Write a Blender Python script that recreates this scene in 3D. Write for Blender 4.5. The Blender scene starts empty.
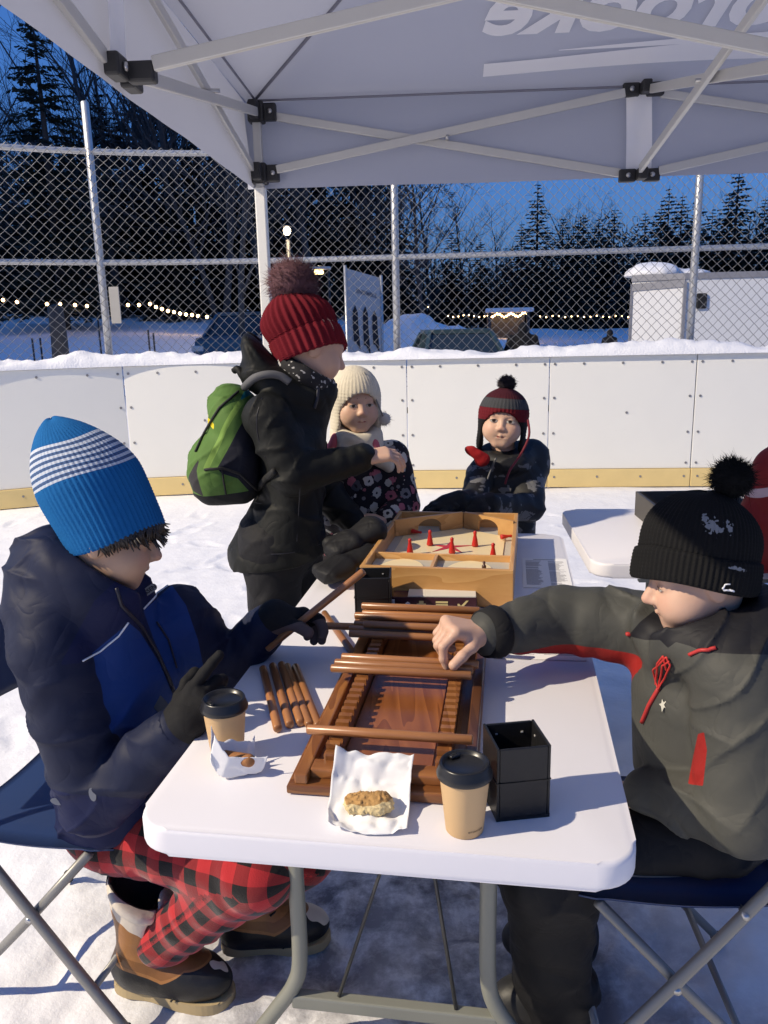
import bpy, bmesh, math, random
import numpy as np
random.seed(7)
RS = np.random.RandomState(11)
S = bpy.context.scene
COL = S.collection
PI = math.pi
def V3(*a): return np.array(a, float)
def nrm(v): v = np.asarray(v, float); return v / np.linalg.norm(v)

# ------------------------------------------------------------------ camera
CAM_H = 1.48; PITCH = math.radians(13.05); ROLL = math.radians(1.3); FPX = 800.0
_fw = V3(0, math.cos(PITCH), -math.sin(PITCH)); _dn = V3(0, -math.sin(PITCH), -math.cos(PITCH)); _rt = V3(1, 0, 0)
_ix = math.cos(ROLL) * _rt + math.sin(ROLL) * _dn
_iy = -math.sin(ROLL) * _rt + math.cos(ROLL) * _dn
def at(px, py, Y):                     # real-world point at depth Y on a sight line of the photograph
    d = _fw + _ix * (px - 384) / FPX + _iy * (py - 512) / FPX
    return V3(0, 0, CAM_H) + d * Y / d[1]
def atz(px, py, z):
    d = _fw + _ix * (px - 384) / FPX + _iy * (py - 512) / FPX
    return V3(0, 0, CAM_H) + d * (z - CAM_H) / d[2]
from mathutils import Matrix
cd = bpy.data.cameras.new('camera'); cam = bpy.data.objects.new('camera', cd); COL.objects.link(cam)
cd.sensor_fit = 'VERTICAL'; cd.sensor_height = 36.0; cd.lens = 36.0 * FPX / 1024; cd.clip_start = 0.05; cd.clip_end = 2000
cam.matrix_world = Matrix(((_ix[0], -_iy[0], -_fw[0], 0), (_ix[1], -_iy[1], -_fw[1], 0), (_ix[2], -_iy[2], -_fw[2], CAM_H), (0, 0, 0, 1)))
S.camera = cam

# ------------------------------------------------------------------ materials
def nodes(name):
    m = bpy.data.materials.new(name); m.use_nodes = True
    nt = m.node_tree; nt.nodes.clear()
    out = nt.nodes.new('ShaderNodeOutputMaterial'); b = nt.nodes.new('ShaderNodeBsdfPrincipled')
    nt.links.new(b.outputs[0], out.inputs[0])
    return m, nt, b
def nd(nt, t, **kw):
    n = nt.nodes.new(t)
    for k, v in kw.items():
        if k in ('inp',):
            for a, c in v.items(): n.inputs[a].default_value = c
        else: setattr(n, k, v)
    return n
def c4(c): return (c[0], c[1], c[2], 1.0)
def mixn(nt, fac, a, b, mode='MIX'):
    n = nd(nt, 'ShaderNodeMix', data_type='RGBA', blend_type=mode)
    for s, v in ((n.inputs[0], fac), (n.inputs[6], a), (n.inputs[7], b)):
        if isinstance(v, (int, float)): s.default_value = v
        elif isinstance(v, (tuple, list)): s.default_value = c4(v)
        else: nt.links.new(v, s)
    return n.outputs[2]
def mth(nt, op, a, b=None, clamp=False):
    n = nd(nt, 'ShaderNodeMath', operation=op, use_clamp=clamp)
    for i, v in enumerate((a, b)):
        if v is None: continue
        if isinstance(v, (int, float)): n.inputs[i].default_value = v
        else: nt.links.new(v, n.inputs[i])
    return n.outputs[0]
def noise(nt, co, scale, detail=3, rough=.55, dist=0):
    n = nd(nt, 'ShaderNodeTexNoise', inp={'Scale': scale, 'Detail': detail, 'Roughness': rough, 'Distortion': dist})
    nt.links.new(co, n.inputs['Vector']); return n.outputs[0]
def attr(nt, name):
    return nd(nt, 'ShaderNodeAttribute', attribute_name=name).outputs['Fac']
def ramp(nt, fac, stops, interp='LINEAR'):
    n = nd(nt, 'ShaderNodeValToRGB'); cr = n.color_ramp; cr.interpolation = interp
    while len(cr.elements) < len(stops): cr.elements.new(.5)
    for e, (p, c) in zip(cr.elements, stops): e.position = p; e.color = c4(c)
    nt.links.new(fac, n.inputs[0]); return n.outputs[0]
def coords(nt): return nd(nt, 'ShaderNodeTexCoord').outputs['Object']
def bump(nt, b, h, strength, dist):
    n = nd(nt, 'ShaderNodeBump', inp={'Strength': strength, 'Distance': dist}); nt.links.new(h, n.inputs['Height'])
    nt.links.new(n.outputs[0], b.inputs['Normal'])
def mat(name, col, rough=.7, var=.12, vscale=6, bmp=0., bscale=80, bdist=.002, metal=0, layers=(), spec=.4, sheen=0., fine=None, emit=None, rvar=0):
    """base colour with soft noise variation, fine bump, and hard-edged colour layers carried by mesh attributes"""
    m, nt, b = nodes(name); co = coords(nt)
    n1 = noise(nt, co, vscale, 4)
    c = mixn(nt, n1, tuple(x * (1 - var) for x in col), tuple(min(1, x * (1 + var)) for x in col))
    for (a, cl) in layers:
        f = mth(nt, 'GREATER_THAN', attr(nt, a), 0.0)
        c = mixn(nt, f, c, mixn(nt, n1, tuple(x * (1 - var) for x in cl), tuple(min(1, x * (1 + var)) for x in cl)))
    nt.links.new(c, b.inputs['Base Color'])
    b.inputs['Roughness'].default_value = rough; b.inputs['Metallic'].default_value = metal
    if rvar:
        nt.links.new(mth(nt, 'ADD', mth(nt, 'MULTIPLY', noise(nt, co, vscale * 2.3, 4), rvar), rough - rvar / 2), b.inputs['Roughness'])
    b.inputs['Specular IOR Level'].default_value = spec
    if sheen: b.inputs['Sheen Weight'].default_value = sheen; b.inputs['Sheen Roughness'].default_value = .6
    if bmp: bump(nt, b, noise(nt, co, bscale, 4), bmp, bdist)
    if emit: b.inputs['Emission Color'].default_value = c4(emit[0]); b.inputs['Emission Strength'].default_value = emit[1]
    return m

# ------------------------------------------------------------------ objects
ORG = {}
def org(o): return ORG.get(o.name, np.zeros(3)) if o else np.zeros(3)
def tag(o, label=None, cat=None, group=None, kind=None):
    if label: o['label'] = label
    if cat: o['category'] = cat
    if group: o['group'] = group
    if kind: o['kind'] = kind
    return o
def thing(name, label, cat, loc=(0, 0, 0), group=None, kind=None):
    o = bpy.data.objects.new(name, None); COL.objects.link(o); o.empty_display_size = .05
    o.location = tuple(float(x) for x in loc); ORG[o.name] = np.array(loc, float)
    return tag(o, label, cat, group, kind)
def mkmesh(name, V, F, mi=None, attrs=None, smooth=True):
    me = bpy.data.meshes.new(name)
    V = np.asarray(V, np.float32)
    if isinstance(F, np.ndarray):
        k = F.shape[1]; n = len(F)
        me.vertices.add(len(V)); me.vertices.foreach_set('co', V.ravel())
        me.loops.add(n * k); me.loops.foreach_set('vertex_index', F.astype(np.int32).ravel())
        me.polygons.add(n); me.polygons.foreach_set('loop_start', np.arange(0, n * k, k, dtype=np.int32))
        me.update(calc_edges=True)
    else:
        me.from_pydata(V.tolist(), [], [tuple(int(i) for i in f) for f in F])
    if mi is not None: me.polygons.foreach_set('material_index', np.asarray(mi, np.int32))
    me.polygons.foreach_set('use_smooth', np.full(len(me.polygons), bool(smooth)))
    for k, a in (attrs or {}).items():
        at_ = me.attributes.new(k, 'FLOAT', 'POINT'); at_.data.foreach_set('value', np.asarray(a, np.float32))
    me.update()
    return me
def part(name, geo, m, parent=None, smooth=True, attrs=None, mi=None, loc=None, sharp=None):
    """one mesh object; geo = (verts, faces[, material indices]) in world space, made local to its parent (or to loc)"""
    V, F = geo[0], geo[1]
    if len(geo) > 2 and mi is None: mi = geo[2]
    V = np.asarray(V, float)
    o0 = org(parent) if parent is not None else (np.array(loc, float) if loc is not None else np.zeros(3))
    me = mkmesh(name, V - o0, F, mi, attrs, smooth)
    for x in (m if isinstance(m, (list, tuple)) else [m]): me.materials.append(x)
    o = bpy.data.objects.new(name, me); COL.objects.link(o)
    if parent is not None: o.parent = parent
    elif loc is not None: o.location = tuple(o0)
    ORG[o.name] = o0
    if sharp:
        try: me.set_sharp_from_angle(angle=math.radians(sharp))
        except Exception: pass
    return o
def dup(o, parent=None, loc=None, rotz=None):
    c = o.copy(); COL.objects.link(c)
    if parent is not None: c.parent = parent
    if loc is not None: c.location = loc
    if rotz is not None: c.rotation_euler = (0, 0, rotz)
    for k in list(o.children): dup(k, c)
    return c

# ------------------------------------------------------------------ shapes -> (V, F)
def join(*gs):
    Vs, Fs, mi, n = [], [], [], 0
    for g in gs:
        V, F = np.asarray(g[0], float), g[1]
        Vs.append(V); Fs += [tuple(int(i) + n for i in f) for f in F]
        mi += list(g[2]) if len(g) > 2 else [0] * len(F)
        n += len(V)
    return np.concatenate(Vs), Fs, mi
def setmi(g, k): return g[0], g[1], [k] * len(g[1])
def bm_geo(bm):
    bm.verts.index_update()
    g = (np.array([v.co[:] for v in bm.verts]), [tuple(v.index for v in f.verts) for f in bm.faces]); bm.free(); return g
def box(c, size, R=None, bev=0.0, seg=2):
    bm = bmesh.new(); bmesh.ops.create_cube(bm, size=1.0)
    for v in bm.verts: v.co.x *= size[0]; v.co.y *= size[1]; v.co.z *= size[2]
    if bev: bmesh.ops.bevel(bm, geom=bm.edges[:], offset=bev, segments=seg, affect='EDGES', profile=.5)
    V, F = bm_geo(bm)
    if R is not None: V = V @ np.asarray(R).T
    return V + np.asarray(c, float), F
def rotz(a): c, s = math.cos(a), math.sin(a); return np.array([[c, -s, 0], [s, c, 0], [0, 0, 1.]])
def frame(x=None, y=None, z=None):
    """columns = local axes in world; give two of three"""
    if x is None: y = nrm(y); x = nrm(np.cross(y, z)); z = np.cross(x, y)
    elif z is None: x = nrm(x); z = nrm(np.cross(x, y)); y = np.cross(z, x)
    else: x = nrm(x); y = nrm(np.cross(z, x)); z = np.cross(x, y)
    return np.stack([x, y, z], 1)
def bar(a, b, wx, wy, up=(0, 0, 1), bev=.0):
    a, b = np.asarray(a, float), np.asarray(b, float); d = b - a; L = np.linalg.norm(d)
    if abs(nrm(d) @ np.asarray(up, float)) > .98: up = (0, 1, 0)
    R = frame(y=d, z=up)
    return box((a + b) / 2, (wx, L, wy), R, bev)
def smooth_path(P, n=8):
    P = np.asarray(P, float); Q = [P[0]]
    for i in range(len(P) - 1):
        p0 = P[max(i - 1, 0)]; p1 = P[i]; p2 = P[i + 1]; p3 = P[min(i + 2, len(P) - 1)]
        for k in range(1, n + 1):
            t = k / n
            Q.append(.5 * (2 * p1 + (p2 - p0) * t + (2 * p0 - 5 * p1 + 4 * p2 - p3) * t * t + (3 * p1 - p0 - 3 * p2 + p3) * t ** 3))
    return np.array(Q)
def tube(P, r, n=10, caps=True, closed=False):
    P = np.asarray(P, float); m = len(P)
    r = np.full(m, r) if np.isscalar(r) else np.asarray(r, float)
    T = np.zeros_like(P); T[1:-1] = P[2:] - P[:-2]; T[0] = P[1] - P[0]; T[-1] = P[-1] - P[-2]
    if closed: T[0] = P[1] - P[-1]; T[-1] = P[0] - P[-2]
    T /= np.linalg.norm(T, axis=1)[:, None] + 1e-12
    a = V3(0, 0, 1) if abs(T[0][2]) < .9 else V3(1, 0, 0)
    N = nrm(np.cross(T[0], a)); V = []
    th = np.arange(n) * 2 * PI / n
    for i in range(m):
        N = nrm(N - T[i] * (N @ T[i])); B = np.cross(T[i], N)
        V.append(P[i] + r[i] * (np.cos(th)[:, None] * N + np.sin(th)[:, None] * B))
    V = np.concatenate(V); F = []
    for i in range(m if closed else m - 1):
        for k in range(n):
            F.append((i * n + k, i * n + (k + 1) % n, ((i + 1) % m) * n + (k + 1) % n, ((i + 1) % m) * n + k))
    if caps and not closed:
        F.append(tuple(range(n - 1, -1, -1))); F.append(tuple((m - 1) * n + k for k in range(n)))
    return V, F
def lathe(prof, n=32, c=(0, 0, 0), R=None, cap=True):
    prof = np.asarray(prof, float); th = np.arange(n) * 2 * PI / n
    V = np.concatenate([np.stack([r * np.cos(th), r * np.sin(th), np.full(n, z)], 1) for r, z in prof]); F = []
    for i in range(len(prof) - 1):
        for k in range(n): F.append((i * n + k, i * n + (k + 1) % n, (i + 1) * n + (k + 1) % n, (i + 1) * n + k))
    if cap:
        F.append(tuple(range(n - 1, -1, -1))); F.append(tuple((len(prof) - 1) * n + k for k in range(n)))
    if R is not None: V = V @ np.asarray(R).T
    return V + np.asarray(c, float), F
def grid(V, nu, nv, wrap=False):
    """V shape (nu*nv,3), index i*nv+j"""
    i, j = np.meshgrid(np.arange(nu - 1), np.arange(nv if wrap else nv - 1), indexing='ij')
    j2 = (j + 1) % nv
    return V, np.stack([i * nv + j, i * nv + j2, (i + 1) * nv + j2, (i + 1) * nv + j], -1).reshape(-1, 4)
def prism(pts, z0, z1, bev=0.0, seg=2, only=None):
    """vertical extrusion of a 2-D outline (counter-clockwise)"""
    bm = bmesh.new(); lo = [bm.verts.new((p[0], p[1], z0)) for p in pts]; hi = [bm.verts.new((p[0], p[1], z1)) for p in pts]
    n = len(pts); bm.faces.new(lo[::-1]); bm.faces.new(hi)
    for k in range(n): bm.faces.new((lo[k], lo[(k + 1) % n], hi[(k + 1) % n], hi[k]))
    if bev:
        es = [e for e in bm.edges if abs(e.verts[0].co.z - e.verts[1].co.z) < 1e-6]
        bmesh.ops.bevel(bm, geom=es, offset=bev, segments=seg, affect='EDGES', profile=.5)
    return bm_geo(bm)
def rrect(x0, x1, y0, y1, r, n=6):
    P = []
    for cx, cy, a0 in ((x1 - r, y1 - r, 0), (x0 + r, y1 - r, PI / 2), (x0 + r, y0 + r, PI), (x1 - r, y0 + r, 1.5 * PI)):
        for k in range(n + 1): a = a0 + k * PI / 2 / n; P.append((cx + r * math.cos(a), cy + r * math.sin(a)))
    return P
def xf(g, R=None, t=(0, 0, 0)):
    V = np.asarray(g[0], float)
    if R is not None: V = V @ np.asarray(R).T
    return (V + np.asarray(t, float),) + tuple(g[1:])
def text_geo(s, size=1., shear=0., offset=0., extrude=0.0, spacing=1.0):
    cu = bpy.data.curves.new('lettering', 'FONT'); cu.body = s; cu.size = size; cu.shear = shear; cu.offset = offset; cu.space_character = spacing
    cu.extrude = extrude; cu.align_x = 'CENTER'; cu.resolution_u = 4
    o = bpy.data.objects.new('lettering', cu); COL.objects.link(o)
    dg = bpy.context.evaluated_depsgraph_get(); dg.update()
    me = o.evaluated_get(dg).to_mesh()
    g = (np.array([v.co[:] for v in me.vertices]), [tuple(p.vertices) for p in me.polygons])
    o.evaluated_get(dg).to_mesh_clear(); bpy.data.objects.remove(o); bpy.data.curves.remove(cu)
    return g

# ------------------------------------------------------------------ value noise
_NT = RS.rand(32, 32, 32).astype(np.float32)
def vn(P, s=1.0, o=0.0):
    """value noise in -1..1"""
    Q = np.asarray(P, float) * s + o; I = np.floor(Q).astype(int); f = Q - I; f = f * f * (3 - 2 * f)
    I0 = I & 31; I1 = (I + 1) & 31
    x0, y0, z0 = I0.T; x1, y1, z1 = I1.T; fx, fy, fz = f.T
    def L(a, b, t): return a + (b - a) * t
    return 2 * L(L(L(_NT[x0, y0, z0], _NT[x1, y0, z0], fx), L(_NT[x0, y1, z0], _NT[x1, y1, z0], fx), fy),
                 L(L(_NT[x0, y0, z1], _NT[x1, y0, z1], fx), L(_NT[x0, y1, z1], _NT[x1, y1, z1], fx), fy), fz) - 1
def fbm(P, s, n=3, o=0.):
    a, r, t = 1., 0., 0.
    for k in range(n): r = r + a * vn(P, s * 2 ** k, o + 7.3 * k); t += a; a *= .5
    return r / t

# ------------------------------------------------------------------ distance-field modelling
def seg(a, b, ra, rb=None, wr=None):
    a, b = np.asarray(a, float), np.asarray(b, float); rb = ra if rb is None else rb; ba = b - a; L2 = ba @ ba + 1e-12; L = math.sqrt(L2)
    def f(P):
        q = P - a; h = np.clip(q @ ba / L2, 0, 1)
        d = np.linalg.norm(q - h[:, None] * ba, axis=1) - (ra + (rb - ra) * h)
        if wr: d = d - wr[0] * np.sin(h * L * wr[1] + 2.6 * vn(P, 13., wr[2]) + wr[2]) * (.5 + .5 * vn(P, 9., wr[2] + 4))
        return d
    return f
def chain(pts, rad, wr=None): return [seg(pts[i], pts[i + 1], rad[i], rad[i + 1], wr) for i in range(len(pts) - 1)]
def ell(c, r, R=None):
    c = np.asarray(c, float); r = np.asarray(r, float); R = np.eye(3) if R is None else np.asarray(R)
    def f(P):
        q = (P - c) @ R; k0 = np.linalg.norm(q / r, axis=1); k1 = np.linalg.norm(q / (r * r), axis=1)
        return k0 * (k0 - 1) / np.maximum(k1, 1e-9)
    return f
def rbox(c, h, r, R=None):
    c = np.asarray(c, float); h = np.asarray(h, float) - r; R = np.eye(3) if R is None else np.asarray(R)
    def f(P):
        q = np.abs((P - c) @ R) - h
        return np.linalg.norm(np.maximum(q, 0), axis=1) + np.minimum(q.max(1), 0) - r
    return f
def loft(pts, rx, ry, side, wr=None):
    """tapered trunk: elliptical sections (rx along side, ry across) along a polyline"""
    pts = np.asarray(pts, float); side = nrm(side); A = pts[:-1]; B = pts[1:]
    def f(P):
        best = None
        for i in range(len(A)):
            ba = B[i] - A[i]; L2 = ba @ ba; q = P - A[i]; h = np.clip(q @ ba / L2, 0, 1); w = q - h[:, None] * ba
            x = rx[i] + (rx[i + 1] - rx[i]) * h; y = ry[i] + (ry[i + 1] - ry[i]) * h
            s = w @ side; o = np.linalg.norm(w - s[:, None] * side, axis=1)
            k = np.sqrt((s / x) ** 2 + (o / y) ** 2)
            k1 = np.sqrt((s / x ** 2) ** 2 + (o / y ** 2) ** 2)
            d = k * (k - 1) / np.maximum(k1, 1e-6)
            d = np.where(k < 1e-4, -np.minimum(x, y), d)
            best = d if best is None else np.minimum(best, d)
        if wr: best = best - wr[0] * np.sin(P[:, 2] * wr[1] + 3.2 * vn(P, 7., wr[2]) + wr[2]) * (.5 + .5 * vn(P, 6., wr[2] + 9))
        return best
    return f
def plane_cut(p, n):
    p, n = np.asarray(p, float), nrm(n)
    return lambda P: (P - p) @ n            # negative below: subtracting removes where (P-p).n < 0
def ring(c, n, R, r, sq=1.0):
    c, n = np.asarray(c, float), nrm(n)
    def f(P):
        q = P - c; z = q @ n; rho = np.linalg.norm(q - z[:, None] * n, axis=1)
        return np.sqrt((rho - R) ** 2 + (z / sq) ** 2) - r
    return f
def smin(a, b, k):
    if k <= 0: return np.minimum(a, b)
    h = np.maximum(k - np.abs(a - b), 0) / k
    return np.minimum(a, b) - h * h * k * .25
def surface(prims, res, disp=None, pad=.03, sub=12, bounds=None):
    """prims: list of (f, '+'|'-', k). Sparse evaluation + surface nets -> (V, F)"""
    lo, hi = bounds; lo = np.asarray(lo, float) - pad; hi = np.asarray(hi, float) + pad
    bs = sub * res; nb = np.ceil((hi - lo) / bs).astype(int); N = nb * sub + 1
    D = np.ones(N, np.float32)
    g = np.stack(np.meshgrid(*[np.arange(n) for n in nb], indexing='ij'), -1).reshape(-1, 3)
    cen = lo + (g + .5) * bs; half = bs * .87
    dc = np.stack([p[0](cen) for p in prims], 1)
    tot = None
    for i, (f, op, k) in enumerate(prims):
        if tot is None: tot = dc[:, i].copy()
        elif op == '+': tot = smin(tot, dc[:, i], k)
        else: tot = -smin(-tot, dc[:, i], k)
    for bi in range(len(g)):
        lo_i = g[bi] * sub
        sl = tuple(slice(a, a + sub + 1) for a in lo_i)
        if tot[bi] > half * 1.35 + .012: continue
        if tot[bi] < -(half * 1.5 + .015): D[sl] = -1; continue
        ax = [lo[a] + (lo_i[a] + np.arange(sub + 1)) * res for a in range(3)]
        P = np.stack(np.meshgrid(*ax, indexing='ij'), -1).reshape(-1, 3)
        mn = min(dc[bi, i] for i, p in enumerate(prims) if p[1] == '+')
        d = None
        for i, (f, op, k) in enumerate(prims):
            if op == '+':
                if dc[bi, i] > mn + 2.2 * half + k + .01: continue
                v = f(P); d = v if d is None else smin(d, v, k)
            elif d is not None:
                if dc[bi, i] > 1.3 * half + k + .01: continue
                d = -smin(-d, f(P), k)
        if disp is not None: d = d + disp(P)
        D[sl] = d.reshape((sub + 1,) * 3)
    s = D < 0; c = np.zeros(tuple(N - 1), np.int8)
    offs = [(i, j, k) for i in (0, 1) for j in (0, 1) for k in (0, 1)]
    for o in offs: c += s[o[0]:N[0] - 1 + o[0], o[1]:N[1] - 1 + o[1], o[2]:N[2] - 1 + o[2]]
    mix = (c > 0) & (c < 8); cells = np.argwhere(mix); idx = np.full(mix.shape, -1, np.int32); idx[mix] = np.arange(len(cells))
    pos = np.zeros((len(cells), 3)); cnt = np.zeros(len(cells))
    for a in offs:
        for ax in range(3):
            if a[ax]: continue
            b = list(a); b[ax] = 1
            da = D[cells[:, 0] + a[0], cells[:, 1] + a[1], cells[:, 2] + a[2]]; db = D[cells[:, 0] + b[0], cells[:, 1] + b[1], cells[:, 2] + b[2]]
            x = (da < 0) != (db < 0); t = np.where(x, da / np.where(x, da - db, 1), 0)
            p = np.tile(np.array(a, float), (len(cells), 1)); p[:, ax] += t
            pos += p * x[:, None]; cnt += x
    V = lo + (cells + pos / np.maximum(cnt, 1)[:, None]) * res
    Fs = []
    for ax in range(3):
        b1, b2 = (ax + 1) % 3, (ax + 2) % 3
        sl0 = [slice(None)] * 3; sl1 = [slice(None)] * 3; sl0[ax] = slice(0, N[ax] - 1); sl1[ax] = slice(1, N[ax])
        s0, s1 = s[tuple(sl0)], s[tuple(sl1)]
        e = np.argwhere(s0 != s1)
        ok = (e[:, b1] > 0) & (e[:, b2] > 0) & (e[:, b1] < N[b1] - 1) & (e[:, b2] < N[b2] - 1); e = e[ok]
        fl = s0[e[:, 0], e[:, 1], e[:, 2]]
        q = []
        for (u1, u2) in ((1, 1), (0, 1), (0, 0), (1, 0)):
            cc = e.copy(); cc[:, b1] -= u1; cc[:, b2] -= u2; q.append(idx[cc[:, 0], cc[:, 1], cc[:, 2]])
        q = np.stack(q, 1); q[~fl] = q[~fl][:, ::-1]; Fs.append(q)
    F = np.concatenate(Fs); F = F[(F >= 0).all(1)]
    return V, F
def P_(fs, k=.02, op='+'): return [(f, op, k) for f in (fs if isinstance(fs, list) else [fs])]
SKYT = (.50, .76, 1.38); SKYS = .58; FLOOD = 46500.; EXPO = 0.0
SKYC = (.105, .325, .93, 1)
# ================================================================== SETTING, LIGHT
def smooth01(t): t = np.clip(t, 0, 1); return t * t * (3 - 2 * t)
def terrain(x, y):
    x = np.asarray(x, float); y = np.asarray(y, float)
    far = smooth01((y - 10.5) / 26.) * (1.35 - .8 * np.tanh(x / 8.)) + .25 * smooth01((y - 9.) / 4.)
    P = np.stack([x, y, np.zeros_like(x)], -1).reshape(-1, 3)
    big = (fbm(P, .35, 3, 3.) * .22).reshape(x.shape) * smooth01((y - 9.5) / 6.) + (fbm(P, .09, 2, 8.) * .5).reshape(x.shape) * smooth01((y - 12) / 14.)
    near = (fbm(P * V3(1, 1.6, 1), 1.6, 4, 1.) * .016 + np.minimum(vn(P, 4.2, 5.), -.35) * .016 + fbm(P, 15., 2, 9.) * .0022).reshape(x.shape) * (1 - smooth01((np.hypot(x, y) - 9) / 8))
    foot = np.zeros_like(x); r_ = random.Random(12)
    near_m = (np.abs(x) < 5) & (y > .2) & (y < 7.5)
    if near_m.any():
        xn, yn = x[near_m], y[near_m]; acc = np.zeros_like(xn)
        for k_ in range(150):
            fx, fy, fa = r_.uniform(-3.4, 3.2), r_.uniform(.8, 6.8), r_.uniform(0, PI); u_ = (xn - fx) * math.cos(fa) + (yn - fy) * math.sin(fa); v_ = -(xn - fx) * math.sin(fa) + (yn - fy) * math.cos(fa)
            e = (u_ / .135) ** 2 + (v_ / (.05 + .012 * np.sign(u_))) ** 2; acc += -.011 * np.exp(-e ** 2) * (1 + .35 * np.sin(u_ * 230)) + .006 * np.exp(-(e - 1.7) ** 2 * 3)
        foot[near_m] = np.clip(acc, -.018, .010)
    ft = foot + ((np.minimum(fbm(P, 7.5, 3, 15.), 0.05) * .075 + np.abs(fbm(P, 16., 3, 25.)) * .022)).reshape(x.shape) * np.exp(-((x - .15) ** 2 / 1.2 + (y - 1.6) ** 2 / 1.5))
    return far + big + near + ft
def axis(a0, a1, h, lo, hi, g=1.22):
    A = list(np.arange(a0, a1 + h, h)); s = h
    while A[-1] < hi: s *= g; A.append(A[-1] + s)
    s = h
    while A[0] > lo: s *= g; A.insert(0, A[0] - s)
    return np.array(A)
gx = axis(-3.2, 3.2, .022, -420, 420); gy = axis(.4, 6.2, .022, -60, 600)
X, Y = np.meshgrid(gx, gy, indexing='ij')
gV, gF = grid(np.stack([X, Y, terrain(X, Y)], -1).reshape(-1, 3), len(gx), len(gy))
dirt_shade = np.clip(1.35 * np.exp(-((gV[:, 0] - .1) ** 2 / .55 + (gV[:, 1] - 1.75) ** 2 / .9)) - .35 + .55 * fbm(gV * V3(1, 1, 0), 5., 4, 3.), 0, 1) * (np.hypot(gV[:, 0], gV[:, 1] - 1.7) < 2.2)
m, nt, b = nodes('trodden snow'); co = coords(nt)
n1 = noise(nt, co, 1.1, 5); n2 = noise(nt, co, 9, 5, .65)
c = mixn(nt, n1, (.80, .80, .81), (.86, .86, .86)); c = mixn(nt, mth(nt, 'MULTIPLY', mth(nt, 'SUBTRACT', n2, .5, True), 1.4), c, (.70, .69, .69))
c = mixn(nt, attr(nt, 'dirt_shade'), c, ramp(nt, noise(nt, co, 11, 6, .7), [(.40, (.15, .15, .17)), (.52, (.40, .40, .42)), (.62, (.70, .70, .71))]))  # dirty trodden snow; shade under the table and between lumps put into the colour
nt.links.new(c, b.inputs['Base Color']); b.inputs['Roughness'].default_value = .6; b.inputs['Specular IOR Level'].default_value = .3
h = mth(nt, 'ADD', mth(nt, 'MULTIPLY', noise(nt, co, 5, 6, .6), 1.0), mth(nt, 'MULTIPLY', noise(nt, co, 60, 4, .7), .12))
bump(nt, b, h, .28, .05); M_SNOW = m
part('snow_ground', (gV, gF), M_SNOW, attrs={'dirt_shade': dirt_shade})['kind'] = 'structure'
def ground_z(x, y): return float(terrain(np.array([x]), np.array([y]))[0])

# sky: twilight, sun just below the horizon
w = bpy.data.worlds.new('World'); S.world = w; w.use_nodes = True; wn = w.node_tree; wn.nodes.clear()
sky = wn.nodes.new('ShaderNodeTexSky'); sky.sky_type = 'NISHITA'; sky.sun_disc = False
sky.sun_elevation = math.radians(1.0); sky.sun_rotation = math.radians(250); sky.air_density = 1.0; sky.dust_density = .3; sky.ozone_density = 3.0
tint = wn.nodes.new('ShaderNodeMix'); tint.data_type = 'RGBA'; tint.blend_type = 'MULTIPLY'; tint.inputs[0].default_value = 1.0
tint.inputs[7].default_value = (SKYT[0], SKYT[1], SKYT[2], 1)
bg = wn.nodes.new('ShaderNodeBackground'); bg.inputs[1].default_value = SKYS
wo = wn.nodes.new('ShaderNodeOutputWorld')
even = wn.nodes.new('ShaderNodeMix'); even.data_type = 'RGBA'; even.inputs[0].default_value = .62; even.inputs[7].default_value = SKYC
wn.links.new(sky.outputs[0], tint.inputs[6]); wn.links.new(tint.outputs[2], even.inputs[6]); wn.links.new(even.outputs[2], bg.inputs[0]); wn.links.new(bg.outputs[0], wo.inputs[0])

# the rink's floodlight on its mast, beyond the left edge of the frame
LP = V3(-20.2, -4.3, 17.2); LT = V3(.6, -.9, .9)
ld = bpy.data.lights.new('rink_floodlight', 'SPOT'); lo = bpy.data.objects.new('rink_floodlight', ld); COL.objects.link(lo)
ld.energy = FLOOD; ld.color = (1., .86, .65); ld.spot_size = math.radians(66); ld.spot_blend = .22; ld.shadow_soft_size = .16
lo.location = tuple(LP)
_d = nrm(LT - LP); _R = frame(y=nrm(np.cross(np.cross(_d, V3(0, 0, 1)), _d)), z=-_d)
lo.matrix_world = Matrix([list(_R[i]) + [LP[i]] for i in range(3)] + [[0, 0, 0, 1]])
S.view_settings.view_transform = 'Standard'; S.view_settings.look = 'None'; S.view_settings.exposure = EXPO; S.view_settings.gamma = 1.0

# ================================================================== RINK BOARDS
M_HDPE = mat('white plastic board', (.78, .765, .70), rough=.38, var=.03, vscale=3, bmp=.05, bscale=12, bdist=.01, rvar=.15)
# scuffs: faint puck marks
nt = M_HDPE.node_tree; b = nt.nodes['Principled BSDF']; co = coords(nt); _src = b.inputs['Base Color'].links[0].from_socket
_mp = nd(nt, 'ShaderNodeMapping'); _mp.inputs['Scale'].default_value = (1, 1, 4.5); nt.links.new(co, _mp.inputs['Vector'])
_sc = mth(nt, 'MULTIPLY', mth(nt, 'SUBTRACT', noise(nt, _mp.outputs[0], 6., 5, .7, 1.2), .66, True), 3.0, True)
nt.links.new(mixn(nt, _sc, _src, (.42, .41, .40)), b.inputs['Base Color'])
M_KICK = mat('yellow kickplate', (.70, .53, .23), rough=.45, var=.10, vscale=5)
M_SCREW = mat('screw heads', (.28, .27, .26), rough=.4, metal=.6)
M_DARKMETAL = mat('dark metal', (.03, .03, .032), rough=.45)
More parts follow.
